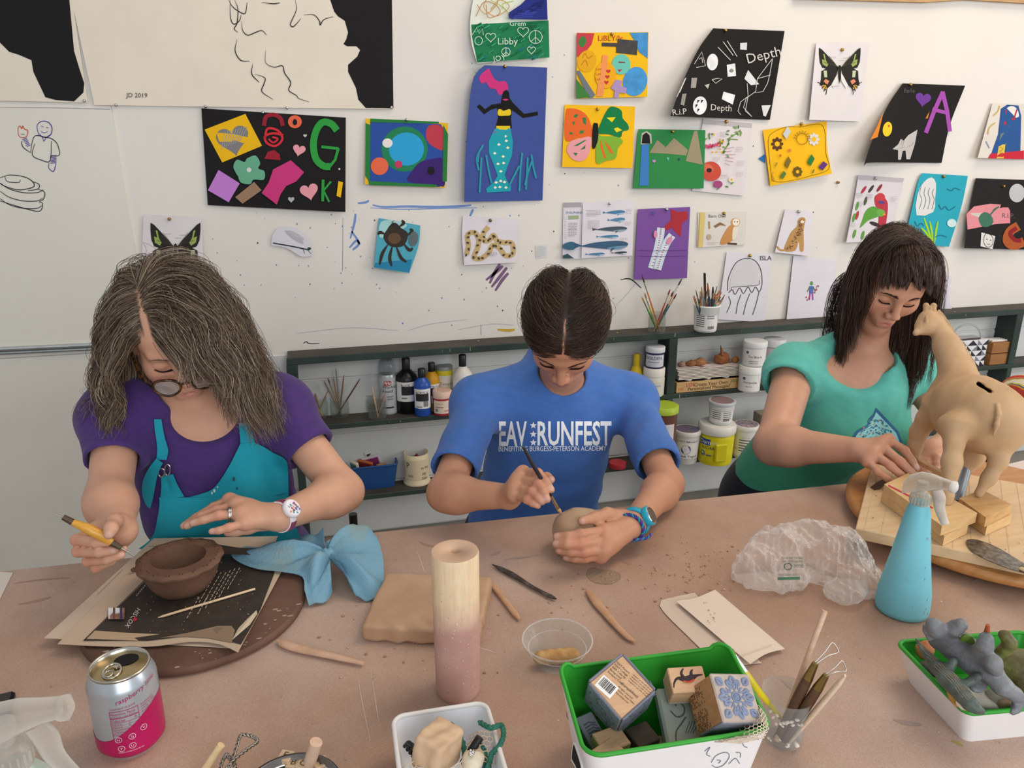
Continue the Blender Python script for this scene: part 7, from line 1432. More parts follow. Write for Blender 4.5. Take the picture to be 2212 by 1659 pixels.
c=STC(1284,1590,.822); Rc=R0@Euler((math.radians(26),0, math.radians(20))).to_matrix(); b=MB(); bxf(c,(.020,.044,.006), Rc, b, mat('#7f828c',.8,.1,30)); [b.tube([np.array(Vector(c)+Rc@Vector((x, y,.0034)))for x, y in((-.006,.012-.003*k),(.0+.002*math.sin(k),.013-.003*k),(.007,.010-.003*k))],.0006, mat('#575a68',.8),5)for k in range(7)]; solo(b,'rubber_stamp','thin grey stamp plate leaning against the left wall of green bin','stamp','rubber stamps in the green bin')
for k,(x, y, z, sz, rot, lab, mm)in enumerate(((1318,1612,.822,(.030,.024,.022),.25,'plain wooden stamp block at the front left of green bin', m_stw),(1308,1640,.823,(.032,.020,.020),.5,'plain wooden stamp block touching the front left rim of green bin', m_stw),(1385,1602,.815,(.026,.024,.022),.3,'dark worn stamp block in the middle of green bin', mat('#4a4038',.8,.2,40)),(1272,1540,.805,(.040,.026,.020),.1,'dim wooden stamp block under the barcode cube', wood('#8a6c50','#9c7c5e')),(1420,1622,.806,(.030,.020,.020),-.2,'low wooden stamp block beside the pale foam plate', wood('#a07a54','#b38c64')))):
 c=STC(x, y, z); b=MB(); bxf(c, sz, R0@EU(rot,.15), b, mm); bxf(Vector(c)+(R0@EU(rot,.15))@Vector((0,0,-sz[2]*.56)),(sz[0], sz[1], sz[2]*.12), R0@EU(rot,.15), b, mat('#8a8480',.8)); solo(b,'rubber_stamp', lab,'stamp','rubber stamps in the green bin')
def net(name, label, pts, m, rad=.0006, cell=.006, group=None):
 """honeycomb netting over a patch of points given as a grid"""
 G=np.array(pts); a, n_=G.shape[:2]; Lu=np.linalg.norm(G[0,-1]-G[0,0]); Lv=np.linalg.norm(G[-1,0]-G[0,0]); nu, nv=max(3, int(Lu/cell)), max(3, int(Lv/cell/.87)); b=MB()
 def at(u, v):
  u=min(max(u,0),1)*(n_-1); v=min(max(v,0),1)*(a-1); i, j=min(int(v), a-2), min(int(u), n_-2); fu, fv=u-j, v-i
  return G[i, j]*(1-fu)*(1-fv)+G[i, j+1]*fu*(1-fv)+G[i+1, j]*(1-fu)*fv+G[i+1, j+1]*fu*fv
 for i in range(nv+1):
  o=.5*(i%2)
  for j in range(nu):
   A_, B_, C_=at((j+o)/nu, i/nv), at((j+o+.5)/nu,(i+.3)/nv), at((j+o+1)/nu, i/nv)
   b.tube([A_, B_], rad, m,4, caps=False); b.tube([B_, C_], rad, m,4, caps=False)
   if i<nv:b.tube([B_, at((j+o+.5)/nu,(i+1)/nv)], rad, m,4, caps=False)
 return solo(b, name, label,'netting', group)
m_net=mat('#d8c8b4',.8,.08,80)
net('netting','white honeycomb netting squeezed between the flower cube and green bin wall',[[T(x, y, z)for x, y, z in r_]for r_ in([(1615,1505,.862),(1640,1525,.866),(1655,1545,.862)],[(1622,1545,.855),(1645,1560,.866),(1660,1575,.856)],[(1590,1585,.850),(1620,1592,.862),(1650,1594,.852)],[(1520,1602,.845),(1560,1603,.856),(1600,1606,.848)])], m_net,.0005,.0045)
# ---- clear cup with tools
Bk=T(1690,1596); hk=rise(Bk,1497); k_=1680/depth_of(Bk+np.array([0,0, hk])); r1=54/k_; r0=r1*.74; m_clr2=glass('#f4f6f6',.04,1.3,.10,.8)
b=MB(); b.lathe([(.0001,.001),(r0,.0012),(r0*1.01,.003),(r1*.96, hk*.93),(r1*.97, hk*.95),(r1, hk),(r1*1.02, hk+.0012),(r1*.985, hk+.0012),(r1*.95, hk*.94),(r0*.97,.004),(.0001,.003)], m_clr2, Bk,56, capb=False); t_=thing('plastic_cup','clear plastic cup with clay smears holding clay tools','cup', Bk); b.build('cup_body', t_)
q=random.Random(8); b=MB(); mw=mat('#d8cdc2',.8,.1)
for i in range(26):a=q.uniform(3.2,5.2); h=q.uniform(.55,.75)*hk if i<18 else q.uniform(.1,.25)*hk; rr=r0+(r1*.95-r0)*h/hk-.0012; b.ball((Bk[0]+rr*math.cos(a), Bk[1]+rr*math.sin(a), Bk[2]+h),(q.uniform(.001,.0035), q.uniform(.001,.0035), q.uniform(.0008,.002)), mw,6)
b.build('clay_smears', t_)
def inc(x, y, z):return T(x, y, TABLE_Z+z)
b0=Bk+np.array([-.003,.004,.006])
tip=Z(1782,1320, depth_of(T(1690,1500,.84))+.03); b=MB(); b.tube([Bk+np.array([-.012,-.006,.006]), tip],.0030, wood('#c9a387','#d9b89e',18),12); solo(b,'dowel','pale wooden dowel, the tallest thing standing in the clear cup','dowel')
dz=depth_of(T(1690,1500,.84))
def tl(x, y, o=0):return Z(x, y, dz+o)
def stick_tool(name, label, base, pts, radii, m, cat='tool', ferr=None):pass
p0=Bk+np.array([.012,.012,.006]); p1, p2=tl(1640,1495,.012), tl(1575,1398,.020); t_=thing('paintbrush','yellow translucent paintbrush leaning left out of the clear cup','brush', p0); b=MB(); b.tube([p0, p1, p1+(p2-p1)*.45],[.0022,.0036,.0030], mat('#c9b81c',.25,.08,30, coat=.3),12); b.build('handle', t_); b=MB(); b.tube([p1+(p2-p1)*.45, p1+(p2-p1)*.82],[.0026,.0020], metal('#d6d8da',.2),12); b.build('ferrule', t_); b=MB(); b.tube([p1+(p2-p1)*.82, p1+(p2-p1)*.92, p2],[.0022,.0028,.0006], mat('#8a7d5c',.8,.2,200),10); b.build('bristles', t_)
for k,(bx, px, py, ex_, ey_, lab)in enumerate(((Bk+np.array([-.010,-.004,.006]),1762,1432,1806,1396,'ribbon tool with dark wooden handle, upper of two in the clear cup'),(Bk+np.array([-.004,-.008,.006]),1785,1458,1825,1437,'ribbon tool with dark wooden handle, lower of two in the clear cup'))):
 h1=tl(px, py,.008-.006*k); e1=tl(ex_, ey_,.012-.006*k); m1=bx+(h1-bx)*.62; t_=thing('ribbon_tool', lab,'tool', bx,'ribbon tools in the clear cup'); b=MB(); b.tube([bx, m1, bx+(h1-bx)*.80],[.004,.0056,.0052], wood('#4a3222','#5e4330',16,.4),12); b.build('handle', t_); b=MB(); b.tube([bx+(h1-bx)*.80, h1],[.0054,.0032], metal('#8f7d4c',.35),12); b.build('ferrule', t_); b=MB(); d=e1-h1; sd=nrm(np.cross(d, _f)); L_=np.linalg.norm(d); b.tube(crom([h1+sd*.001, h1+d*.55+sd*.003, h1+d*.95+sd*.0055, e1-sd*.001, h1+d*.92-sd*.006, h1+d*.5-sd*.002, h1-sd*.001],6),.00055, metal('#c9c7c2',.2),6); b.build('wire_loop', t_)
b0_=Bk+np.array([.0,-.012,.006]); e=tl(1826,1459,-.012); b=MB(); b.tube([b0_, b0_+(e-b0_)*.5, b0_+(e-b0_)*.9, e],[.003,.0052,.0048,.0022], wood('#d2b79c','#e0c9b0',18),12,.6); solo(b,'wooden_tool','pale flat wooden tool, lowest of those in the clear cup','tool')
# ---- white bin with a stone and netting
zt=.805; cor=[T(*q, zt)for q in((845,1548),(1052,1515))]; ex2=nrm(cor[1]-cor[0]); ey2=np.cross((0,0,1), ex2); L2=np.linalg.norm(cor[1]-cor[0])/2; D2=.075; c2=(cor[0]+cor[1])/2-ey2*D2
WB=thing('storage_bin','small open white plastic bin with a stone, yarn and netting','bin',(c2[0], c2[1], TABLE_Z)); tub(WB,(c2[0], c2[1], TABLE_Z), ex2, ey2, L2, D2, TABLE_Z, zt,.86,.014, mat('#e4e5e8',.45,.02), mat('#e4e6ea',.45,.02), mat('#e4e2e0',.45,.02),.003, None,.001,'bin_body')
w2=lambda x, y, z:T(x, y, z)
F=Field((.03,.54,.75),(.17,.70,.85),.0013); c=w2(945,1615,.806); F.boxy(c,(.021,.017,.019), np.array(EU(.75,.12,.1)),.005,0); F.warp(lambda x, y, z:.0018*noise3(x, y, z,120,3)+.0008*noise3(x, y, z,300,5)); P, Q=F.mesh(); o=quick_mesh('clay_cube', P, Q, mat('#c9a888',.8,.08,20, bump=.3, bscale=150, h2='#d6b898')); tag(o,'rough cream cube of dry clay in the white bin','clay')
def yarn(name, label, paths, m, r_=.0017):
 b=MB()
 for P in paths:
  Q=crom([w2(*p_)for p_ in P],8)
  for j in range(3):b.tube([p_+np.array([math.cos(i*.8+j*2.09),.4*math.sin(i*.8+j*2.09), math.sin(i*.8+j*2.09)])*r_*.8 for i, p_ in enumerate(Q)], r_, m,6)
 return solo(b, name, label,'yarn')
m_y=mat('#2f6b58',.9,.2,200); yarn('yarn','dark green yarn loops, one hanging over the right rim of the white bin',[[(965,1590,.80),(970,1566,.812),(980,1572,.812),(1000,1605,.80),(1005,1640,.79)],[(972,1600,.798),(978,1576,.808),(990,1590,.806),(1008,1630,.79)],[(1036,1560,.812),(1060,1572,.815),(1082,1566,.815),(1088,1585,.812),(1080,1610,.808),(1062,1630,.80),(1055,1660,.79)],[(1030,1605,.80),(1045,1620,.80),(1050,1650,.79),(1040,1680,.78)],[(1060,1640,.796),(1052,1665,.79),(1048,1690,.785)]], m_y)
net('netting','tan netting bunched near the right rim of the white bin',[[w2(*p_)for p_ in r_]for r_ in([(1010,1590,.806),(1035,1578,.812),(1062,1580,.812)],[(1005,1615,.800),(1030,1605,.810),(1066,1612,.804)],[(1002,1650,.79),(1025,1640,.80),(1070,1650,.79)])], mat('#c9a684',.8,.1,80),.0005,.0045)
net('netting','pale coarse netting in front of the clay cube in white bin',[[w2(*p_)for p_ in r_]for r_ in([(868,1652,.796),(905,1640,.802),(960,1668,.80),(1000,1640,.80)],[(866,1690,.785),(905,1680,.795),(960,1700,.79),(1010,1680,.79)])], m_net,.0006,.006)
b=MB(); mb_=mat('#17181a',.15,.1); [b.tube(crom([w2(874+6*k,1612+8*k,.794), w2(884+5*k,1604+4*k,.802), w2(896+3*k,1622+5*k,.80), w2(900,1645,.79)],6),.0022, mb_,8)for k in range(4)]; solo(b,'black_coil','shiny black coil left of the clay cube in white bin','cord')
F=Field((.08,.55,.75),(.16,.68,.84),.0013); F.ell(w2(1022,1640,.797),(.011,.018,.008), np.array(EU(-.4)),.004); F.warp(lambda x, y, z:.0006*noise3(x, y, z,300,5)); P, Q=F.mesh(); o=quick_mesh('shell', P, Q, mat('#d8cdb6',.6,.2,120, h2='#e6decb')); tag(o,'speckled cream shell at the right in the white bin','shell')
b=MB(); q=random.Random(3); [b.ball(w2(1019+q.uniform(-5,5),1626+q.uniform(-5,5),.806+q.uniform(0,.003)),.0016, metal('#e3e3e3',.12),8)for i in range(14)]; solo(b,'bead_ball','small silver beaded ball on the shell in white bin','bead')
b=MB(); b.lathe([(.004,0),(.0042,.03)], mat('#151515',.4), axis=frame_z(w2(1000,1650,.79), w2(1016,1625,.80)), n=14); solo(b,'black_peg','short black peg beside the silver beads in white bin','peg')
# ---- green-rimmed tray with plastic animals
zt=.806; cor=[T(*q, zt)for q in((1932,1386),(2086,1546))]; e_l=nrm(cor[0]-cor[1]); ez_=np.array([0,0,1.]); e_r=np.cross(e_l, ez_); D3=np.linalg.norm(cor[0]-cor[1])/2; L3=.085; c3=(cor[0]+cor[1])/2+e_r*L3
TRY=thing('tray','white tray with green lining holding plastic toy animals','tray',(c3[0], c3[1], TABLE_Z)); tub(TRY,(c3[0], c3[1], TABLE_Z), e_r, e_l, L3, D3, TABLE_Z, zt,.82,.012, m_plw, m_gr, m_gr,.003, None,.001,'tray_body')
w3=lambda x, y, z:T(x, y, z)
# elephant on its back
F=Field((.62,.50,.765),(.82,.72,.90),.0013); body=[(2035,1378,.842),(2075,1400,.843),(2110,1430,.840),(2140,1452,.836)]; BP=[w3(*p_)for p_ in body]
F.chain(BP,[.0150,.0160,.0145,.0115],.010); F.chain([BP[3], w3(2165,1482,.828), w3(2192,1500,.820), w3(2208,1512,.812), w3(2196,1530,.806), w3(2188,1538,.806)],[.0100,.0092,.0066,.0045,.0038,.0034],.006)
for P, R in((([2040,1372,.85],[2062,1358,.872],[2075,1350,.880]),(.0095,.0075,.0068)),(([2030,1370,.85],[2022,1358,.868],[2016,1350,.874]),(.009,.0085,.008)),(([2110,1412,.852],[2128,1395,.872],[2130,1380,.880]),(.009,.0072,.0072)),(([2125,1430,.848],[2146,1432,.858],[2152,1448,.850]),(.009,.008,.0065))):F.chain([w3(*p_)for p_ in P], R,.006)
F.ell(w3(2112,1478,.818),(.015,.009,.005), np.array(EU(.4,.3)),.006); F.chain([w3(2008,1378,.852), w3(2000,1362,.862), w3(1997,1352,.866)],[.0035,.0025,.0016],.004)
F.warp(lambda x, y, z:.0006*noise3(x, y, z,400,7)); P, Q=F.mesh(); o=quick_mesh('toy_elephant', P, Q, mat('#6c6f74',.5,.12,30, bump=.35, bscale=260, h2='#83868a')); tag(o,'grey plastic elephant lying on its back in the tray','toy')
# crocodile
cr_=[(1980,1382,.832),(1992,1402,.830),(2008,1422,.828),(2025,1442,.828),(2045,1465,.828),(2065,1485,.826),(2082,1505,.824),(2095,1520,.822),(2108,1530,.820),(2120,1536,.818)]; CP=[w3(*p_)for p_ in cr_]; F=Field((.60,.48,.77),(.78,.68,.87),.0012); CR=[.0016,.003,.0048,.0072,.0090,.0090,.0078,.0074,.0052,.0036]; F.chain(CP, CR,.003)
for P in((5,(2100,1470,.832),(2112,1462,.838),(2118,1458,.838)),(3,(2054,1440,.836),(2060,1428,.842),(2064,1424,.840)),(6,(2066,1510,.81),(2060,1520,.80))):F.chain([CP[P[0]]]+[w3(*p_)for p_ in P[1:]],[.005,.0036,.0028,.0024][:len(P)],.005)
P, Q=F.mesh(); sp=np.array(CP); d2=((P[:, None]-sp[None])**2).sum(2); o=None
t_=thing('toy_crocodile','dark green plastic crocodile with bumpy back along tray edge','toy',(CP[5][0], CP[5][1],.80)); quick_mesh('body', P, Q, mat('#4a5450',.5,.15,40, bump=.3, bscale=300, h2='#5f6b62'), t_); b=MB(); mc_=mat('#8a7f70',.6); CQ=crom(CP,9); rr=np.interp(np.linspace(0,1, len(CQ)), np.linspace(0,1,10), CR)
for i in range(2, len(CQ)-8):
 tt=nrm(CQ[min(i+1, len(CQ)-1)]-CQ[i-1]); sd=nrm(np.cross(tt,(0,0,1)))
 for k in range(-3,4):
  if abs(k)*.0024<rr[i]*.95:a=k*.0024/rr[i]; b.ball(CQ[i]+sd*rr[i]*math.sin(a)+np.array([0,0, rr[i]*math.cos(a)+.0003]),.0008, mc_,6)
b.build('scales', t_)
# little calf, stones and others in the tray
F=Field((.60,.48,.765),(.72,.62,.84),.0011); F.cap(w3(2072,1512,.812), w3(2060,1500,.808),.008,.007,.004); F.chain([w3(2058,1502,.812), w3(2050,1488,.820), w3(2044,1478,.826)],[.004,.0028,.0025],.003); F.chain([w3(2066,1500,.814), w3(2060,1486,.822)],[.0038,.0025],.003); P, Q=F.mesh(); t_=thing('toy_calf','small yellow and white plastic animal by the tray front','toy',(P[:,0].mean(), P[:,1].mean(),.80)); quick_mesh('body', P, Q, mat('#c39a4a',.5,.2,60), t_); b=MB(); b.tube([w3(2076,1514,.816), w3(2086,1520,.817), w3(2096,1528,.815)],[.007,.0078,.005], mat('#e3ddd2',.5),12); b.build('white_head', t_)
for nm, lab, x, y, z, r3, col in(('stone','orange-brown stone in the back corner of the tray',1998,1404,.806,(.013,.010,.010),'#b9784c'),('stone','grey stone along the left wall of the tray',2018,1446,.796,(.009,.016,.008),'#6f6764'),('stone','white quartz stone on the floor of the tray',2095,1500,.793,(.020,.030,.008),'#d9d5cc'),('stone','pale pebble right of the elephant head in the tray',2155,1505,.800,(.008,.012,.008),'#b9b0a6'),('stone','tan pebble near the tray front rim',2172,1518,.798,(.010,.010,.008),'#a8977c'),('stone','dark pebble under the crocodile in the tray',2052,1486,.786,(.010,.012,.008),'#4a4642')):
 b=MB(); b.ball(w3(x, y, z), r3, mat(col,.7,.12,60, bump=.2),16, rot=EU(.6), wob=lambda v:1+.08*math.sin(5*v.x+3*v.y)+.06*math.sin(7*v.z+2*v.x)); solo(b, nm, lab,'stone')
F=Field((.66,.50,.77),(.84,.74,.90),.0016); F.chain([w3(2215,1460,.815), w3(2200,1440,.825), w3(2175,1430,.828), w3(2155,1425,.83)],[.022,.018,.012,.008],.01); F.chain([w3(2150,1418,.842), w3(2172,1402,.856), w3(2182,1388,.868), w3(2172,1374,.874), w3(2166,1371,.874)],[.0055,.0065,.0062,.0055,.004],.004); F.warp(lambda x, y, z:.0005*noise3(x, y, z,400,9)); P, Q=F.mesh(); o=quick_mesh('toy_dinosaur', P, Q, mat('#5a5234',.5,.2,14, h2='#8a9a4c', lo=.45, hi=.7, bump=.3)); tag(o,'olive green plastic dinosaur behind the elephant in tray','toy')
b=MB(); b.tube(crom([w3(2070,1392,.84), w3(2085,1382,.86), w3(2092,1376,.868), w3(2105,1400,.85)],5),[.003,.006,.005,.003], mat('#6f9a3c',.5),10,.5); solo(b,'toy_lizard','bright green plastic toy poking up behind the elephant','toy'); b=MB(); b.tube([w3(2128,1398,.85), w3(2131,1372,.88), w3(2134,1350,.896)],[.004,.0035,.0018], mat('#a8552c',.5),10); solo(b,'orange_peg','orange-brown pointed plastic piece sticking up behind elephant foot','toy')
# ---- turntable, board, blocks and the clay giraffe
cT=np.array([1.082,.922]); rT=.232; t_=thing('turntable','large round wooden turntable under the pale board','turntable',(cT[0], cT[1], TABLE_Z)); b=MB(); mo=wood('#a8703c','#bd8650',9,.45); b.lathe([(rT-.006,.014),(rT,.018),(rT,.026),(rT-.005,.030)], mo,(cT[0], cT[1], TABLE_Z),96); b.build('top', t_); b=MB(); b.lathe([(.12,0),(.12,.006),(.06,.007),(.06,.0135)], wood('#8a5c34','#9c6c40'),(cT[0], cT[1], TABLE_Z),48); b.build('base', t_)
zb=TABLE_Z+.030; zt=zb+.018; pl=wood('#c9ab82','#d9be98',7); aB=nrm(T(1880,1018, zt)-T(1848,1141, zt)); bB=np.array([aB[1],-aB[0],0]); o_=T(1848,1141, zt)
R_=Matrix((tuple(bB), tuple(aB),(0,0,1))).transposed(); b=MB(); LB, WB_=.315,.36; b.box(o_+bB*WB_/2+aB*(LB/2-.0)+np.array([0,0,-.009]),(WB_, LB,.0178), pl, bev=.0012, rot=R_)
for k in range(15):c_=o_+bB*(WB_*(k+.5)/15)+aB*LB/2+np.array([0,0,.0001]); b.box(c_,(.0009, LB*.99,.0002), mat('#bfae90',.8), rot=R_)
solo(b,'pine_board','pale pine board with grey grain lines lying on the round turntable','board')
def block(lab, corners, z, h, m_=None):
 P=[T(*q, z+h)for q in corners]; b=MB(); b.prism([np.array((p[0], p[1], z+h))for p in P][::-1],(0,0,-h+.0004), m_ or wood('#cfa873','#e0bd8a',8)); return solo(b,'wood_block', lab,'block','pine blocks under the giraffe')
hb_=.0165
block('lower pine block of the left stack under the giraffe',[(1905,1064),(1950,1042),(2092,1132),(2040,1158)], zt, hb_); o=block('upper pine block with a red line, left stack under the giraffe',[(1910,1046),(1962,1022),(2111,1108),(2035,1136)], zt+hb_, hb_)
b=MB(); zz=zt+2*hb_+.0004; b.grid([[T(1920+dx+(2016-1920)*t,1047+dy+(1096-1047)*t, zz)for t in np.linspace(0,1,8)]for dx, dy in((0,0),(-2,2.5))], mat('#c2304c',.7)); b.build('red_line', o)
block('lower pine block of the right stack under the giraffe',[(2068,1092),(2118,1072),(2186,1112),(2132,1136)], zt, hb_); block('upper knotty pine block, right stack under the giraffe',[(2072,1076),(2122,1058),(2186,1090),(2130,1118)], zt+hb_, hb_, wood('#b98a50','#d9b27c',8))
m_gf=mat('#b79672',.72,.06,10, bump=.15, bscale=120, h2='#c6a682', spec=.2); F=Field((.83,.80,.80),(1.25,1.32,1.13),.0019); G_=lambda*q:Z(*q)
F.ell(G_(2118,898,1.262),(.064,.074,.058), None,.01); F.ell(G_(2140,905,1.235),(.046,.05,.052), None,.02); F.cap(G_(2090,880,1.29), G_(2052,862,1.34),.050,.036,.03); F.cap(G_(2072,822,1.335), G_(2047,750,1.362),.032,.0205,.02); F.cap(G_(2047,750,1.362), G_(2023,704,1.385),.0205,.0135,.012)
F.cap(G_(2004,690,1.388), G_(1998,704,1.385),.0165,.016,.01); F.cap(G_(1998,706,1.385), G_(1979,719,1.376),.0140,.0058,.008); F.cap(G_(1999,676,1.388), G_(2000,660,1.388),.0036,.0050,.002); F.cap(G_(2014,676,1.396), G_(2016,661,1.396),.0036,.0050,.002); F.ell(G_(2000,690,1.370),(.0035,.004,.009), None,.002); F.ell(G_(2010,668,1.385),(.003,.003,.006), None,.002); F.ell(G_(1989,707,1.372),(.0025,.0025,.0018), None,.002)
F.chain([G_(2064,925,1.225), G_(2062,955,1.215), G_(2056,1000,1.210), G_(2052,1030,1.207), G_(2047,1070,1.203), G_(2045,1090,1.203)],[.027,.0138,.0122,.0078,.0066,.0056],.014); F.chain([G_(2172,925,1.225), G_(2172,950,1.222), G_(2157,996,1.220), G_(2136,1034,1.222), G_(2114,1066,1.224)],[.025,.0142,.0108,.0082,.0062],.014)
F.chain([G_(2022,885,1.335), G_(2003,905,1.345), G_(1985,932,1.36), G_(1977,962,1.37), G_(1978,994,1.376)],[.028,.0160,.0120,.0090,.0072],.014); F.chain([G_(2098,955,1.30), G_(2098,985,1.30), G_(2088,1008,1.30)],[.020,.019,.013],.01)
mane=[G_(2018,672,1.392), G_(2033,688,1.388), G_(2049,712,1.376), G_(2075,749,1.358), G_(2097,786,1.336), G_(2106,811,1.318), G_(2110,827,1.305)]; F.chain(mane,[.003,.004,.0042,.0045,.0045,.0045,.003],.006); F.chain([p_+np.array([-.010,-.004,-.003])for p_ in mane[1:5]],[.0015,.003,.003,.0015],.004,'-')
F.chain([G_(2154,874,1.190), G_(2157,895,1.184), G_(2153,918,1.182), G_(2146,940,1.186)],[.0022,.0036,.0036,.0022],.003); [F.cap(G_(2113,829, d_), G_(2139,846, d_-.03),.0027,.0027,0,'-')for d_ in np.arange(1.20,1.30,.004)]
F.warp(lambda x, y, z:.0012*noise3(x, y, z,60,3)+.0004*noise3(x, y, z,220,5)); F.half((0,0, zt+2*hb_+.0004),(0,0,-1)); P, Q=F.mesh(); GF=thing('clay_giraffe','tan clay giraffe sculpture seen from behind, with coin slot in its back','sculpture',(1.0,.90, zt+2*hb_)); quick_mesh('body', P, Q, m_gf, GF)
b=MB(); MQ=crom(mane,9)
for i, p_ in enumerate(MQ[3:-4]):tt=nrm(MQ[i+4]-MQ[i+2]); b.tube([p_-nrm(np.cross(tt, _f))*.003+np.array([0,0,.001]), p_+nrm(np.cross(tt, _f))*.0045+np.array([0,-.002,.004])],[.0017,.0013], mat('#c8a986',.8),6)
b.build('mane', GF); b=MB(); cS=[G_(2112,829,1.236), G_(2139,846,1.210)]
b=MB(); pb=T(2066,1084, zt); b.tube([pb+np.array([0,0,.0005]), G_(2088,1000,1.30)],.0098, metal('#9aa3a8',.4),20); solo(b,'metal_pipe','grey metal pipe holding up the clay giraffe from the board','pipe')
# sticks, knives and paper beside the giraffe
b=MB(); A_, B_=T(1984,996, zt+.030), T(2040,1026, zt+.030); dv=nrm(B_-A_); b.box((A_+B_)/2,(np.linalg.norm(B_-A_),.010,.008), wood('#c29a68','#d2ac7c',9), rz=math.atan2(dv[1], dv[0]), bev=.0008); solo(b,'wood_stick','short square wooden stick under the fingertips of the hand behind the giraffe','stick')
b=MB(); P=[T(x, y, zt+.0012)for x, y in((1880,1052),(1896,1040),(1924,1028),(1918,1042),(1900,1056),(1888,1058))]; b.prism(P[::-1],(0,0,-.0009), metal('#8f8a84',.35)); solo(b,'trimming_knife','thin steel blade on the pine board under a hand','knife')
kb=[(2087,1172),(2092,1165),(2112,1166),(2150,1180),(2195,1206),(2230,1230),(2228,1240),(2180,1228),(2130,1208),(2100,1190)]; t_=thing('palette_knife','steel palette knife with wooden handle on the pine board corner','knife', T(2160,1205, zt)); b=MB(); b.prism([T(q_[0], q_[1], zt+.0022)for q_ in crom([(*k_,0)for k_ in kb],5, True)][::-1],(0,0,-.0010), mat('#55504a',.3,.35,120, metal=.7, h2='#8f8a82')); b.build('blade', t_); b=MB(); b.tube([T(2205,1228, zt+.004), T(2245,1244, zt+.007), T(2320,1275, zt+.009)],[.004,.006,.006], wood('#d0b084','#dfc49c'),12,.6); b.build('handle', t_)
p=tpage(.7612,'paper_sheet','pinkish folded paper at the right end of the table behind giraffe',[(2120,1016),(2230,990),(2250,1060),(2150,1040)],'#d9cbc8', off=lambda u, v:.006*math.sin(3*u)*v); p.done()
b=MB(); q=random.Random(19); cw=[mat('#d9bd92',.8), mat('#c9a878',.8), mat('#7a6a55',.8)]
for i in range(90):
 u, v=q.uniform(.01, WB_-.01), q.uniform(.01, LB*.75); c_=o_+bB*u+aB*v+np.array([0,0,.0010]); s2=q.uniform(.0005,.002)
 if i%4:b.ball(c_,(s2, s2*.7, s2*.6), q.choice(cw),6)
solo(b,'wood_shavings','small wood and clay shavings scattered on the pine board','shavings', kind='stuff')
# ================================================================ the dark shelf along the wall and what stands on it
ZT, ZM, ZL, YF=.705,.466,.193,2.52
m_sh=mat('#26322f',.55,.25,8, bump=.2, bscale=40, h2='#31403c'); m_st=mat('#3a3632',.7,.25,10, h2='#4a443d')
SH=thing('shelf','long low dark green wall shelf with two tiers of art supplies','shelf',(1.3,2.56,0))
def slab(nm, x0, x1, z0, z1, y0=YF, y1=WALL_Y-.0035, m_=m_sh):b=MB(); b.box(((x0+x1)/2,(y0+y1)/2,(z0+z1)/2),(x1-x0, y1-y0, z1-z0), m_, bev=.002); return b.build(nm, SH)
XL, XR=-.075,3.3
for nm, z, th in(('top_board', ZT,.024),('middle_board', ZM,.018),('lower_board', ZL,.018)):
 o=slab(nm, XL, XR, z-th, z)
 b=MB(); b.box(((XL+XR)/2,(YF+WALL_Y)/2-.003, z+.0002),(XR-XL-.01,.088,.0006), m_st); b.build('worn_surface', o)
for x in(XL+.012,1.29,2.87):slab('upright', x-.017, x+.017, ZM, ZT-.024)
for x in(XL+.012,1.29,2.87):slab('upright', x-.012, x+.012,.001, ZM-.018)
b=MB(); q=random.Random(2)
for i in range(46):
 x=q.uniform(XL+.05,2.6); s_=q.uniform(.001,.005); z=q.choice([ZT, ZT, ZM]); yy=q.uniform(YF+.01,2.6)
 if q.random()<.5:b.box((x, yy, z+.0006),(s_*2, s_,.0006), mat(q.choice(['#c9a43a','#9fa7a0','#b08a8a','#6a8a80']),.7), rz=q.random()*3)
 else:b.box((x, YF-.0002, z-.010),(s_*.5,.0006, s_*3), mat(q.choice(['#7f8a5c','#9fa7a0','#4f7a6c']),.7))
b.build('paint_drips', SH)
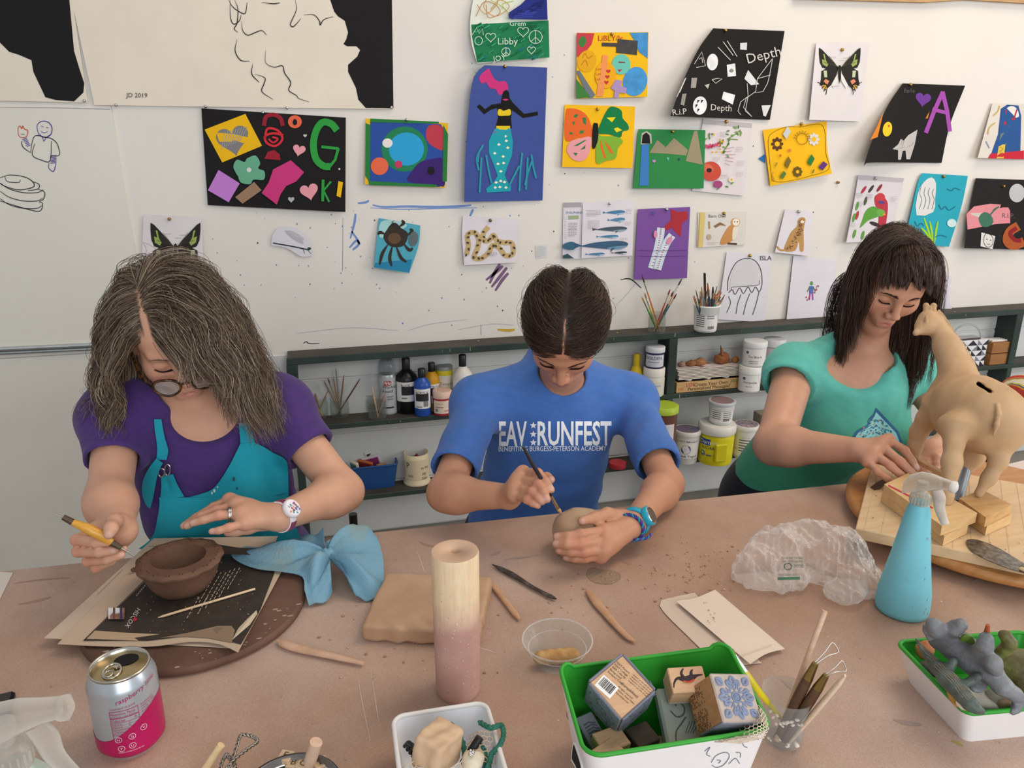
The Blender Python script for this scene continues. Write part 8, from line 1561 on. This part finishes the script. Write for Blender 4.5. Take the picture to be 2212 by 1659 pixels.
def vessel(nm, lab, cat, x, y, wd, top, z, secs, label=None, n=36, group=None):
 """secs: (part name, material, [(radius, height) as shares of half width and height])"""
 B=T(x, y, z)if not isinstance(z, np.ndarray)else z; B=B+np.array([0,0,.001]); h=rise(B, top); h=min(h,.679-B[2])if.45<B[2]<.65 else(min(h,.446-B[2])if B[2]<.4 else h); r=wd/2/pxm(B+np.array([0,0, h/2])); t_=thing(nm, lab, cat, B, group); first=None
 for pn, m_, prof in secs:
  b=MB(); b.lathe([(r*a, h*c)for a, c in prof], m_, B, n); o=b.build(pn, t_); first=first or o
 if label:
  h0, h1, col, rows=label[:4]; rr=r*(label[4]if len(label)>4 else 1)+.0006; sp=label[5]if len(label)>5 else 1.1; a0=math.atan2(-B[1],-B[0]); b=MB()
  W_=lambda p:Vector((B[0]+(rr+p[2])*math.cos(a0+p[0]/rr), B[1]+(rr+p[2])*math.sin(a0+p[0]/rr), B[2]+p[1]))
  b.grid([[W_((rr*a, h*c,0))for a in np.linspace(-sp, sp,17)]for c in(h0, h1)], mat(col,.6,.02))
  for tx, u, c, sz, tc in rows:
   if tx=='=':b.grid([[W_((rr*uu, h*cc,.0003))for uu in np.linspace(u, u+sz,8)]for cc in(c, c+.03)], mat(tc,.7))
   elif tx=='#':
    k=0
    while k<sz:e=k+.03; b.grid([[W_((rr*(u+uu), h*cc,.0003))for uu in(k, e)]for cc in(c, c+.12)], mat(tc,.7)); k+=.055
   elif tx=='[]':b.grid([[W_((rr*uu, h*cc,.0002))for uu in np.linspace(u, u+sz,8)]for cc in(c, c+.16)], mat(tc,.7))
   elif tx=='o':b.add([W_((rr*u+sz*h*math.cos(t), h*c+sz*h*math.sin(t),.0003))for t in np.linspace(0,6.28,17)[:-1]],[tuple(range(16))], mat(tc,.7))
   else:b.text(tx, h*sz, mat(tc,.7), None,.0005,'LEFT', warp=lambda p:W_((rr*u+p[0], h*c+p[1], p[2])))
  b.build('paper_label', first)
 return t_, B, r, h
def bot(nk=.34, sh_=.62, top=.80):return[(.92,0),(1,.02),(1, sh_),(.86, sh_+.07),(nk+.1, top-.02),(nk, top)]
def cap(r_=.36, a=.80, b_=1.0):return[(r_, a),(r_, b_-.01),(r_*.9, b_)]
tin=lambda lid=.9:[(.97,0),(1,.01),(1, lid)]
bk=mat('#141516',.3,.1); wp=mat('#e3e3e0',.45,.02); lb='#e6e6e3'; dkx='#33343a'
# left bay, middle board
vessel('spray_can','silver fixative spray can with clear cap on the shelf','spray can',840,890,39,777, ZM,[('can_body', mat('#b4b9bd',.35,.05, metal=.4),[(1,0),(1,.70),(.9,.745)]),('cap', glass('#c9cdd0',.1,1.3,.55),[(.93,.745),(.93,.86),(.80,.96),(.6,1.0)])],(.02,.69,'#b9bdc1',[('o',.0,.60,.055,'#b5242a'),('o',-.20,.60,.045,'#b5242a'),('o',.20,.60,.045,'#b5242a'),('KRYLON',-.42,.585,.045,'#f4f0ee'),('Workable',-.62,.50,.085,'#3a3d42'),('Fixatif',-.62,.42,.085,'#3a3d42'),('=',-.1,.33,.7,'#8c9094'),('=',-.1,.28,.7,'#8c9094'),('=',-.6,.12,1.2,'#26282c')]))
vessel('paint_bottle','tall black paint bottle with a white label beside the spray can','bottle',881,888,48,773, ZM,[('bottle_body', bk, bot()),('cap', bk, cap())],(.24,.60, lb,[('BLICK',-.55,.52,.065,'#222222'),('[]',-.5,.36,1.2,'#2a2a2c'),('=',-.5,.29,.5,'#8a8a8c')]))
vessel('paint_bottle','blue paint bottle with black cap standing before the black bottle','bottle',914,895,37,796, ZM,[('bottle_body', mat('#1f4fa6',.3,.05), bot(.4,.66,.82)),('cap', bk, cap(.44,.82))],(.18,.60, lb,[('ACRYLIC',-.85,.50,.075,'#222222'),('[]',-.85,.34,1.6,'#2a2a2c'),('#',.1,.22,.6,'#222222'),('=',-.85,.2,.8,'#9a9a9c')]))
vessel('paint_bottle','orange-yellow paint bottle half hidden behind the blue bottle','bottle',935,884,34,783, ZM,[('bottle_body', mat('#d29a1c',.35,.05), bot(.4,.66,.82)),('cap', bk, cap(.44,.82))],(.18,.58, lb,[('ACRYLIC',-.5,.5,.07,'#222222'),('[]',-.5,.34,1.2,'#2a2a2c')]))
vessel('paint_can','small white and yellow paint can with crusted rim beside orange bottle','can',962,880,35,789, ZM,[('can_body', mat('#e2e0d2',.5,.05), tin(.86)),('yellow_rim', mat('#d8c62a',.5,.08),[(1.02,.80),(1.02,.90),(.96,.92)]),('lid', mat('#8f9692',.4,.1),[(1.03,.92),(1.03,.99),(.94,1.0)]),('yellow_foot', mat('#d8c62a',.5,.08),[(1.01,.06),(1.01,.20)])],(.24,.74,'#dcd9c8',[('Tempera',-.6,.58,.1,'#7a7a6a'),('o',.1,.42,.07,'#c0453a')]))
vessel('paint_jar','short pink-lidded jar with a red label on the middle board','jar',956,893,40,842, ZM,[('jar_body', mat('#b5323a',.5,.1), tin(.70)),('lid', mat('#d8b8a8',.5,.06),[(1.04,.72),(1.04,.98),(.96,1)])],(.10,.64,'#e0cdbc',[('=',-.8,.50,.9,'#c9b24a'),('=',-.8,.36,.9,'#8a4a4a'),('#',-.8,.18,.3,'#3f5a3f'),('=',.2,.2,.5,'#c0323a')]))
vessel('paint_bottle','white paint bottle with black cap next to blue-shirted shoulder','bottle',1001,886,44,766, ZM,[('bottle_body', mat('#d6d2cb',.4,.04), bot()),('cap', bk, cap())],(.24,.58, lb,[('ACRYLIC',-.7,.5,.065,'#222222'),('[]',-.7,.34,1.3,'#2a2a2c')]))
m_jar=glass('#eef1ee',.03,1.3,.06,.9)
def jar(lab, x, y, wd, top, z, tools):
 t_, B, r, h=vessel('glass_jar', lab,'jar', x, y, wd, top, z,[('glass', m_jar,[(.9,0),(1,.06),(1,.72),(.92,.86),(1.0,1.0),(.94,1.0),(.86,.86),(.94,.7),(.94,.1),(.02,.07)])], n=28)
 for k,(nm, tl_, cat, dx, tx, ty, col, rad, tipc)in enumerate(tools):
  b0=B+np.array([dx*r*.6,((k*37)%5-2)*.16*r,.004]); e=D(tx, ty, B[1]+((k*53)%5-2)*.003); b=MB(); L_=e-b0; cut=.74 if tipc else 1
  if not tipc:b.tube([b0, b0+L_*.5, b0+L_*.9, e],[rad*.7, rad, rad*.9, rad*.35], mat(col,.5,.1,80),8,.7); solo(b, nm, tl_, cat)
  else:
   q_=thing(nm, tl_, cat, b0); b.tube([b0, b0+L_*.4, b0+L_*.68],[rad*.6, rad, rad*.75], mat(col,.4,.08,80),8); b.build('handle', q_); b=MB(); b.tube([b0+L_*.68, b0+L_*.86],[rad*.8, rad*.9], metal('#c9c4b4',.25),8); b.build('ferrule', q_); b=MB(); b.tube([b0+L_*.86, b0+L_*.93, e],[rad*.85, rad*1.0, rad*.2], mat(tipc,.8,.2,200),8); b.build('bristles', q_)
wdx, dkw='#a88a68','#5a3a2a'; ft=lambda s_:'wooden clay tool '+s_
jar('small glass jar with a yellow stick, leftmost on the shelf',690,900,38,858, ZM,[('yellow_stick','short yellow stick slanting inside the leftmost jar','stick',.6,680,872,'#d09a28',.0045, None),('clay_tool', ft('leaning left in the leftmost jar'),'tool',-.3,655,842, wdx,.003, None),('clay_tool', ft('with a round knob in the leftmost jar'),'tool',.1,681,850,'#a8806c',.005, None),('clay_tool', ft('leaning right in the leftmost jar'),'tool',-.5,711,838, wdx,.003, None)])
jar('glass jar crowded with sculpting tools, second on the shelf',735,898,40,861, ZM,[('clay_tool', ft('flat and dark, left in the crowded jar'),'tool',.3,700,823,'#8a7464',.004, None),('paintbrush','small brush with white ferrule in the crowded jar','brush',.3,708,816, wdx,.0025,'#6a5a4a'),('clay_tool', ft('slim, fourth from left in the crowded jar'),'tool',0,720,814, wdx,.003, None),('metal_tool','grey spear-headed tool, tallest in the crowded jar','tool',.2,725,795,'#8a8c8c',.003, None),('clay_tool', ft('with blade tip right of the grey spear'),'tool',-.1,743,810,'#8a6a50',.0036, None),('loop_tool','dark red loop tool slanting right out of the crowded jar','tool',-.6,778,818, dkw,.0036, None)])
jar('glass jar standing behind another, left of the spray can',800,884,42,848, ZM,[('clay_tool', ft('pale and tall in the jar behind'),'tool',0,797,797,'#b59a7c',.0034, None)])
jar('front glass jar overlapping the spray can base',816,902,40,868, ZM,[('clay_tool', ft('pale, upright in the front jar'),'tool',0,803,833,'#c0a080',.004, None),('clay_tool', ft('short and slanted in the front jar'),'tool',-.4,824,838,'#8a6a54',.003, None),('clay_tool', ft('with pink tip in the front jar'),'tool',.2,833,852,'#b08a80',.0045, None)])
# left bay, lower board
cB=T(812,1045, ZL); bb=thing('plastic_tub','blue plastic tub of ink pads on the lower board','tub', cB); m_blue=mat('#1c4a86',.45,.06); tub(bb, cB+np.array([-.02,-.0,.0012]), np.array([1.,0,0]), np.array([0,1.,0]),.098,.052, ZL+.0012, ZL+.088,.86,.02, m_blue, m_blue, m_blue,.003, None,.0022,'tub_body')
for k,(x, y, rz, ry, sz, c1, c2, lab)in enumerate(((806,985,.2,-.12,(.062,.010,.050),'#d8d6d2','#2a2226','black ink pad in a white case at the back of the tub'),(803,998,-.1,-.2,(.066,.010,.052),'#d9cfd2','#8a2f70','purple ink pad in a white case in the blue tub'),(789,1005,-.5,.15,(.056,.012,.038),'#b5622c','#8a2c34','red and orange ink pad box in the blue tub'),(767,1010,-.9,.1,(.036,.012,.050),'#d8d4c0','#5f9a80','cream ink pad with green stripe at the left of the tub'),(822,1012,.5,.1,(.040,.010,.040),'#8a6a40','#5a4030','brown ink pad lying at the right of the tub'))):
 c=D(x, y, cB[1]-.03+.012*(4-k)); R2=Euler((.25, ry, rz)).to_matrix(); t_=thing('ink_pad', lab,'ink pad', c,'ink pads in the blue tub'); b=MB(); b.box(c, sz, mat(c1,.5), bev=.002, rot=R2); b.build('case', t_); b=MB(); b.box(np.array(Vector(c)+R2@Vector((0,-sz[1]/2,0))),(sz[0]*.78,.0012, sz[2]*.74), mat(c2,.7), rot=R2); b.build('ink', t_)
t_, B, r, h=vessel('ceramic_cup','cream ceramic cup with black marks beside the blue tub','cup',901,1040,56,976, ZL,[('cup_body', mat('#d8c9a8',.5,.05),[(1.04,0),(1.05,.06),(.96,.09),(.94,.5),(.96,1.0),(.90,1.0),(.88,.1),(.02,.1)])],(.2,.85,'#d8c9a8',[('P',-.9,.6,.25,'#2a2622'),('in for',.35,.55,.13,'#4a4238'),('lily',.45,.35,.13,'#4a4238'),('Sale',.4,.2,.13,'#4a4238'),('ink',-.7,.3,.14,'#6a5a4a')],.955))
b=MB(); b.tube([B+(0,0, h*.3), B+(0,0, h*.8), B+(.004,0, h*.92)],[.016,.018,.006], mat('#8a2c28',.6,.1),8,.4); solo(b,'red_scrap','dark red scrap inside the cream ceramic cup','scrap')
# right bay
vessel('paint_bottle','small yellow paint bottle right of the blue-shirted shoulder','bottle',1372,850,28,764, ZM,[('bottle_body', mat('#d8b81c',.35,.05), bot(.5,.5,.70)),('cap', mat('#d8b81c',.4),[(.5,.70),(.52,.96),(.4,1)])],(.06,.34,'#222222',[]))
t_, B, r, h=vessel('paint_jar','squat white jar under the blue-labelled one','jar',1410,853,47,792, ZM,[('jar_body', mat('#dcd8ce',.45,.05),[(.9,0),(1,.05),(1,.62),(.94,.72)]),('lid', mat('#dfdcd4',.45,.03),[(.99,.72),(.99,.97),(.9,1)])],(.1,.55,'#d8d4ca',[('=',-.8,.46,.7,'#9a9a9a'),('=',-.8,.38,.6,'#9a9a9a'),('=',-.8,.30,.7,'#9a9a9a'),('=',.2,.4,.5,'#8aa3c9')]))
vessel('paint_jar','jar with dark blue label stacked upon the squat white jar','jar',1416,797,41,747, B+np.array([0,0, h]),[('jar_body', mat('#2a2f5c',.4,.08), tin(.74)),('lid', mat('#c9ccd2',.4,.04),[(1.03,.75),(1.03,.97),(.96,1)])],(.1,.66,'#cfd2da',[('GOLDEN',-1.0,.44,.2,'#1f2226'),('=',-.7,.30,1.2,'#6a6c80'),('[]',-.9,.08,1.8,'#c9ccd6')]))
bx=[D(1462,862,2.515), D(1606,853,2.505)]; L_=np.linalg.norm(bx[1]-bx[0]); t_=thing('wooden_box','shallow wooden box with printed words under the stacked trays','box',(bx[0]+bx[1])/2); cbx=np.array([(bx[0][0]+bx[1][0])/2,2.568, ZM+.022]); b=MB(); b.box(cbx,(L_,.09,.040), wood('#c09a64','#d0ac78',8), bev=.001); b.build('box_body', t_); b=MB(); b.box(cbx+(0,0,.0205),(L_*.94,.08,.002), mat('#2c221c',.9)); b.build('inside', t_); b=MB()
def bt(s_, u, v, hh, col):b.text(s_, hh, mat(col,.7), Matrix(((1,0,0, cbx[0]-L_/2+u*L_),(0,0,-1, cbx[1]-.0453),(0,1,0, cbx[2]-.02+v*.04),(0,0,0,1))),.0002)
bt('LOL',.14,.56,.021,'#b5382c'); bt('Create Your Own',.26,.52,.019,'#3a332c'); bt('Personalized Messages!',.17,.14,.019,'#3a332c'); bt('WoW',.82,.60,.020,'#3f7a3c'); bt('Hi!',.03,.2,.019,'#d07038'); b.build('printed_words', t_)
tz=ZM+.052
for k in range(8):
 b=MB(); c=np.array([cbx[0]-.004+.002*(k%3),2.568, tz+.0055*k]); wq=L_*.46+.0012*k
 b.box(c+(0,0,.001),(wq*2,.088,.0032), mat('#d9d2c8' if k<7 else '#cfc4be',.6,.06,40), bev=.0012)
 if k==0:
  for dx in(-.62,0,.62):b.lathe([(.012,-.012),(.017,-.002),(.017,0)], mat('#dcd9d6',.5),(c[0]+dx*wq, c[1]-.026, c[2]),18)
 if k==7:
  for dx in(-.05,.55):b.lathe([(.0001,.0026),(.015,.0026),(.018,.0036)], mat('#e0d6d2',.5),(c[0]+dx*wq, c[1]-.02, c[2]),18)
  for dx, dy, cc in((.15,.01,'#a06a5c'),(.75,.0,'#7a3a44'),(-.2,-.03,'#8a5a50')):b.ball(c+np.array([dx*wq, dy,.0026]),(.012,.008,.0012), mat(cc,.8),10)
 solo(b,'paint_tray',('paint-smeared palette tray, topmost of the stack' if k==7 else 'palette tray with round wells, lowest of the stack' if k==0 else 'white palette tray in the middle of the stack'),'tray','stacked palette trays on the wooden box')
zz=tz+.0425
for nm, lab, x, y, r3, col in(('clay_lump','crumbly brown clay lump in the front left tray well',1492,795,(.020,.014,.011),'#9a6a40'),('clay_lump','rounded tan clay piece at the back left of the tray',1512,775,(.026,.016,.014),'#a8744c'),('clay_lump','large red-brown dry clay lump at the tray back',1560,775,(.030,.02,.022),'#9a5f3c'),('clay_lump','small crumbled clay bit at the right end of the tray',1588,782,(.014,.011,.012),'#b07a44'),('clay_lump','pinkish clay piece at the far left of the tray',1473,782,(.014,.012,.010),'#a88070')):
 c=D(x, y,2.56); c[2]=zz+r3[2]*.8; b=MB(); b.ball(c, r3, mat(col,.85,.15,60, bump=.5, bscale=120),18, wob=lambda v:1+.12*math.sin(6*v.x+4*v.y)+.1*math.sin(8*v.z+3*v.x)); solo(b, nm, lab,'clay')
b=MB(); c=D(1560,760,2.55); b.tube([c+(0,0,-.012), c+(-.004,0,.012), c+(-.010,0,.028)],[.011,.007,.001], mat('#a06a48',.85,.1),8,.5); solo(b,'clay_shard','pointed clay shard rising from the tray at the back','clay')
t_, B, r, h=vessel('paint_jar','white jar labelled Turquoise, lower of the stacked pair','jar',1617,842,46,788, ZM,[('jar_body', wp, tin(.70)),('lid', wp,[(1.05,.71),(1.05,.97),(.98,1)])],(.05,.66,'#e4e2e2',[('Turquoise',-.55,.36,.13,'#3a3a44'),('=',-.3,.22,.6,'#9a9aa2'),('o',-.5,.55,.06,'#5a5a66')]))
vessel('paint_jar','white jar labelled You Blue It, upper of the stacked pair','jar',1625,792,49,735, B+np.array([.010,0, h]),[('jar_body', wp, tin(.76)),('lid', mat('#d4d6d8',.4,.03),[(1.05,.77),(1.05,.97),(.98,1)])],(.05,.72,'#e4e2e2',[('You Blue It',-.5,.38,.12,'#3a3a44'),('=',-.4,.22,.8,'#9a9aa2'),('=',-.4,.14,.8,'#9a9aa2'),('o',-.6,.58,.06,'#5a5a66')]))
vessel('paint_jar','pinkish jar half hidden behind the white jar pair','jar',1664,832,44,731, ZM,[('jar_body', mat('#cbbcc2',.45,.05), tin(.84)),('lid', mat('#c4c6ca',.4),[(1.05,.85),(1.05,.98),(.98,1)])])
vessel('plastic_container','clear tall container with green lid under the middle shelf','container',1424,1010,66,872, ZL,[('container_body', mat('#6a4438',.35,.1),[(.9,0),(.96,.9)]),('lid', mat('#a9c43a',.4),[(1.02,.90),(1.02,.99),(.9,1)]),('yellow_band', mat('#c9c83a',.5),[(.99,.30),(1.0,.36)])],(.40,.76,'#d9d6dc',[],.98,.9))
tubw=[(.80,0),(.83,.02),(.98,.90),(1.03,.92),(1.03,1.0),(.95,1.0)]
vessel('yogurt_tub','white yogurt tub with dark blue emblem before the container','tub',1480,995,58,926, ZL,[('tub_body', wp, tubw[:3]),('brown_band', mat('#8a6038',.5),[(.815,.02),(.845,.14)]),('lid', mat('#d9d6d0',.4),[(1.03,.88),(1.04,.97),(.97,1.0)]),('lid_print', mat('#8a6a50',.5,.4,70, h2='#3f5a9a'),[(.86,1.001),(.01,1.002)])],(.2,.84,'#e6e5e2',[('o',.0,.48,.14,'#2a3f7a'),('GREEK',-.55,.72,.13,'#2a2f4a'),('GODS',.0,.70,.13,'#2a2f4a'),('Greek Yogurt',-.7,.24,.11,'#2a2f4a'),('W',-.12,.42,.15,'#dfe3ee')],.93))
t_, B, r, h=vessel('sugar_canister','bright yellow square canister with white lid, lower shelf','canister',1543,994,78,912, ZL,[('canister_body', mat('#d9cf12',.4,.04),[(.90,0),(.93,.04),(.96,.72),(.90,.76)]),('lid', mat('#e2e0da',.4,.03),[(1.0,.78),(1.03,.82),(1.03,.95),(.95,1)])],(.28,.70,'#d9cf12',[('[]',-1.0,.52,.7,'#2f4fa0'),('Domino',-1.0,.55,.15,'#f0f0ea'),('SUGAR',-.85,.42,.11,'#2a2a3a'),('o',-.75,.30,.07,'#3f6aa8'),('=',-.5,.25,.3,'#3a5a9a')],.95)); b=MB(); b.box(B+np.array([-.2*r,-r*.93, h*.36]),(r*.7,.012, h*.46), mat('#c9bf10',.45), bev=.004); b.build('grip_recess', t_)
vessel('yogurt_tub','yogurt tub stacked on the lid of the yellow canister','tub',1554,922,57,864, B+np.array([.012,0, h]),[('tub_body', wp, tubw[:3]),('lid', mat('#b9bcc2',.4),[(1.03,.88),(1.04,.97),(.97,1.0)]),('lid_print', mat('#a8706a',.5,.3,70, h2='#6a7a8a'),[(.86,1.001),(.01,1.002)])],(.12,.84,'#e6e5e2',[('=',-.7+.9*(k%2),.74-.09*(k//2),.7,'#5a5c68')for k in range(12)]+[('#',.2,.2,.5,'#33343c')],.92))
vessel('yogurt_tub','yogurt tub at the right of the yellow canister','tub',1606,985,54,915, ZL,[('tub_body', wp, tubw[:3]),('lid', mat('#d9d6d0',.4),[(1.03,.88),(1.04,.97),(.97,1.0)]),('lid_print', mat('#c9a88a',.5,.4,70, h2='#3f5a9a'),[(.86,1.001),(.01,1.002)])],(.1,.84,'#e4e2d8',[('=',-.5,.74-.08*k,.95,'#5a5c68')for k in range(7)]+[('=',-.9,.3,.3,'#c9b83a')],.92))
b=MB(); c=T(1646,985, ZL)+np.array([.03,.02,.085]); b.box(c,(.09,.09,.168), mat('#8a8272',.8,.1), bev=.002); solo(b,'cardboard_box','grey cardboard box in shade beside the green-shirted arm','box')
b=MB(); c=D(1334,1008,2.52); b.lathe([(.03,0),(.032,.002),(.032,.02)], mat('#b3303a',.5),(c[0], c[1], ZL+.001),24); solo(b,'red_disc','red disc peeking out under the right blue sleeve','lid')
# top board: brushes
def brush_pot(lab, x, y, wd, top, secs, label, seeds, grp, n):
 t_, B, r, h=vessel('yogurt_tub', lab,'tub', x, y, wd, top, ZT, secs, label)
 return B, r, h
pal=['#c9622c','#2f9a4a','#c03a34','#24405f','#d8d4cc','#a8845c','#3f6a9a','#8a2f2a']
jar('glass jar of thin bright brushes on the top board',1418,718,38,676, ZT,[('paintbrush', lab,'brush', dx, tx, ty, col,.0032, tp)for dx, tx, ty, col, tp, lab in((.5,1386,592,'#c9743c','#5a2f34','orange brush leaning left, tallest in the glass jar'),(-.6,1474,600,'#d07a3c','#4a3a34','orange brush leaning right, its tip by the purple sheet'),(.3,1386,640,'#3f9a3c','#b08a54','green brush with tan bristles leaning left'),(.1,1392,632,'#c0b53a','#a08a5c','olive brush leaning left beside the green one'),(-.3,1448,624,'#b5383c','#8a2f30','red brush leaning right in the glass jar'),(-.4,1455,628,'#2f3a3f','#5a2a2a','dark brush leaning right in the glass jar'),(-.2,1452,640,'#2f9a4a','#3a3a3a','bright green brush leaning right in the glass jar'),(-.1,1462,634,'#2c5a7a','#4a2a2a','blue brush leaning right in the glass jar'))])
t_, B, r, h=vessel('yogurt_tub','white yogurt tub full of brushes on the top board','tub',1523,714,56,657, ZT,[('tub_body', wp,[(.80,0),(.84,.03),(.99,.92),(1.04,.94),(1.04,1.0),(.96,1.0),(.80,.06),(.02,.06)])],(.08,.86,'#dcdad8',[('=',-.85,.76-.075*k,.75,'#5a5c64')for k in range(8)]+[('=',.1,.76-.075*k,.6,'#6a6c74')for k in range(4)]+[('#',.2,.14,.5,'#2a2b30')],.93))
q=random.Random(77)
for k in range(26):
 tx, ty=1497+70*((k*.618)%1), q.uniform(608,648); dd_=(k%5-2)*.3; b0=B+np.array([q.uniform(-.5,.5)*r, dd_*r*.6,.008]); e=D(tx, ty, B[1]+dd_*.045); L_=e-b0; t2=thing('paintbrush','used paintbrush among many in the white yogurt tub','brush', b0,'brushes in the white yogurt tub'); rd=q.choice([.0022,.003,.0042]); b=MB(); b.tube([b0, b0+L_*.72],[.002, rd], mat(q.choice(pal),.5),7); b.build('handle', t2); b=MB(); b.tube([b0+L_*.72, b0+L_*.86],[rd, rd*1.15], metal('#b9a88a',.35),7); b.build('ferrule', t2); b=MB(); b.tube([b0+L_*.86, e],[rd*1.2, rd*.6], mat(q.choice(['#b5622c','#3a2f2a','#8a7a60','#b08a54','#7a2f2a']),.8),7,.6); b.build('bristles', t2)
b=MB(); e=D(1522,590, B[1]); b0=B+np.array([0,0,.02]); b.tube([b0, b0+(e-b0)*.55, b0+(e-b0)*.6, e],[.004,.005,.0075,.0075], mat('#26221f',.5),10,.4); solo(b,'sponge_brush','black flat brush, tallest in the white yogurt tub','brush')
# far right end
c=D(2090,790,2.55); t_=thing('patterned_box','white box with black triangles behind the giraffe neck','box',(c[0], c[1], ZM)); bw, bh=.235,.115; c=np.array([D(2068,790,2.55)[0],2.575, ZM+.001+bh/2]); b=MB(); b.box(c,(bw,.088, bh), mat('#dcdce0',.6), bev=.002); b.build('box_body', t_); b=MB()
for i in range(5):
 for j in range(9):u, v=c[0]-bw/2+bw/9*j, c[2]-bh/2+bh/5*i; b.add([(u,2.5304, v),(u+bw/9,2.5304, v),(u+(0 if(i+j)%3 else bw/9),2.5304, v+bh/5)],[(0,1,2)], mat('#23252c' if(i*2+j)%3 else '#7d808c',.6))
b.build('triangle_pattern', t_); b=MB(); b.tube(crom([c+np.array([.08*math.cos(a)+.01,-.03, bh/2-.004+.07*math.sin(a)])for a in np.linspace(0, math.pi,12)],4),.004, glass('#dfe3e0',.05,1.3,.4),8); b.tube([c+(-.10,-.035, bh/2+.002), c+(.08,-.035, bh/2+.004)],.004, mat('#3a2f2a',.4),8); solo(b,'clear_hoop','clear plastic hoop and rod on top of the triangle box','hoop')
vessel('yogurt_tub','white tub with blue and green stripes behind the giraffe','tub',2008,808,44,738, ZM,[('tub_body', wp, tubw[:3]),('lid', wp,[(1.03,.88),(1.04,.97),(.97,1.0)])],(.3,.8,'#dfe4ea',[('=',-.3,.62,1.2,'#4a9a4a'),('=',-.3,.5,1.2,'#2f5aa8'),('=',-.3,.4,1.2,'#2f5aa8')],.93))
for k, lab in enumerate(('lower wooden drawer box of chalk at the right shelf end','upper wooden drawer box of chalk at the right shelf end')):
 c=np.array([D(2148,790,2.55)[0],2.57, ZM+.024+.05*k]); t_=thing('chalk_box', lab,'box', c,'wooden chalk boxes'); b=MB(); b.box(c,(.10,.08,.046), wood('#8a5c30','#a0703c'), bev=.001); b.build('box_body', t_); b=MB(); [b.tube([c+np.array([-.04,-.02+.012*i,.026]), c+np.array([.045,-.022+.012*i,.026])],.0045, mat('#dcd8d2',.7),8)for i in range(4)]; b.build('chalk_sticks', t_)
m, bs=base_mat('crochet'); N, L=nodes(m); tc=N.new('ShaderNodeTexCoord'); wv=N.new('ShaderNodeTexWave'); wv.inputs['Scale'].default_value=9; wv.inputs['Distortion'].default_value=6; cr=N.new('ShaderNodeValToRGB'); el=cr.color_ramp.elements; cr.color_ramp.interpolation='CONSTANT'; el[0].color=(*lin('#b5382c'),1); el[1].position=.8; el[1].color=(*lin('#e0d8c0'),1)
for p_, cc in((.2,'#e0902c'),(.4,'#2f6a8a'),(.6,'#d8c04a')):e=el.new(p_); e.color=(*lin(cc),1)
L.new(tc.outputs['Object'], wv.inputs[0]); L.new(wv.outputs[1], cr.inputs[0]); L.new(cr.outputs[0], bs.inputs['Base Color']); bs.inputs['Roughness'].default_value=.9; add_bump(m, bs,200,.6)
F=Field((1.5,1.3,.6),(2.1,2.0,1.1),.006); p_=D(2215,880,1.75); F.ell(p_,(.055,.10,.10), None,.02); F.ell(p_+(.02,0,-.12),(.06,.10,.07), None,.02); F.warp(lambda x, y, z:.006*noise3(x, y, z,40,2)); P, Q=F.mesh(); o=quick_mesh('crocheted_bag', P, Q, m); tag(o,'multicoloured zigzag crocheted bag at the right edge of the room','bag')
# seats
def stool(x, y, zs, lab, rr=.15):
 t_=thing('stool', lab,'stool',(x, y,0),'work stools'); b=MB(); b.lathe([(rr*.9, zs-.035),(rr, zs-.028),(rr, zs-.008),(rr*.92, zs)], mat('#1b1b1d',.5,.1),(x, y,0),40); b.build('seat', t_)
 for sx in(-1,1):
  for sy in(-1,1):b=MB(); b.tube([(x+sx*rr*.6, y+sy*rr*.6, zs-.036),(x+sx*rr*.95, y+sy*rr*.95,.001)],.011, mat('#151517',.4),10); b.build('leg', t_)
stool(-.16,1.48,.366,'black stool under the person in purple'); stool(.45,1.54,.366,'black stool under the person in blue'); stool(1.06,1.52,.376,'black stool under the person in green, its seat edge showing',.19)
b=MB(); A_=D(765,1150,1.75); b.tube([A_, A_+np.array([0,0,-A_[2]+.002])],.010, mat('#131313',.4),10); b.tube([A_+np.array([0,0,.0]), A_+np.array([-.0,.0,.05])],.010, mat('#131313',.4),10); solo(b,'chair_leg','thin black metal chair leg standing behind the table, left of blue shirt','chair')
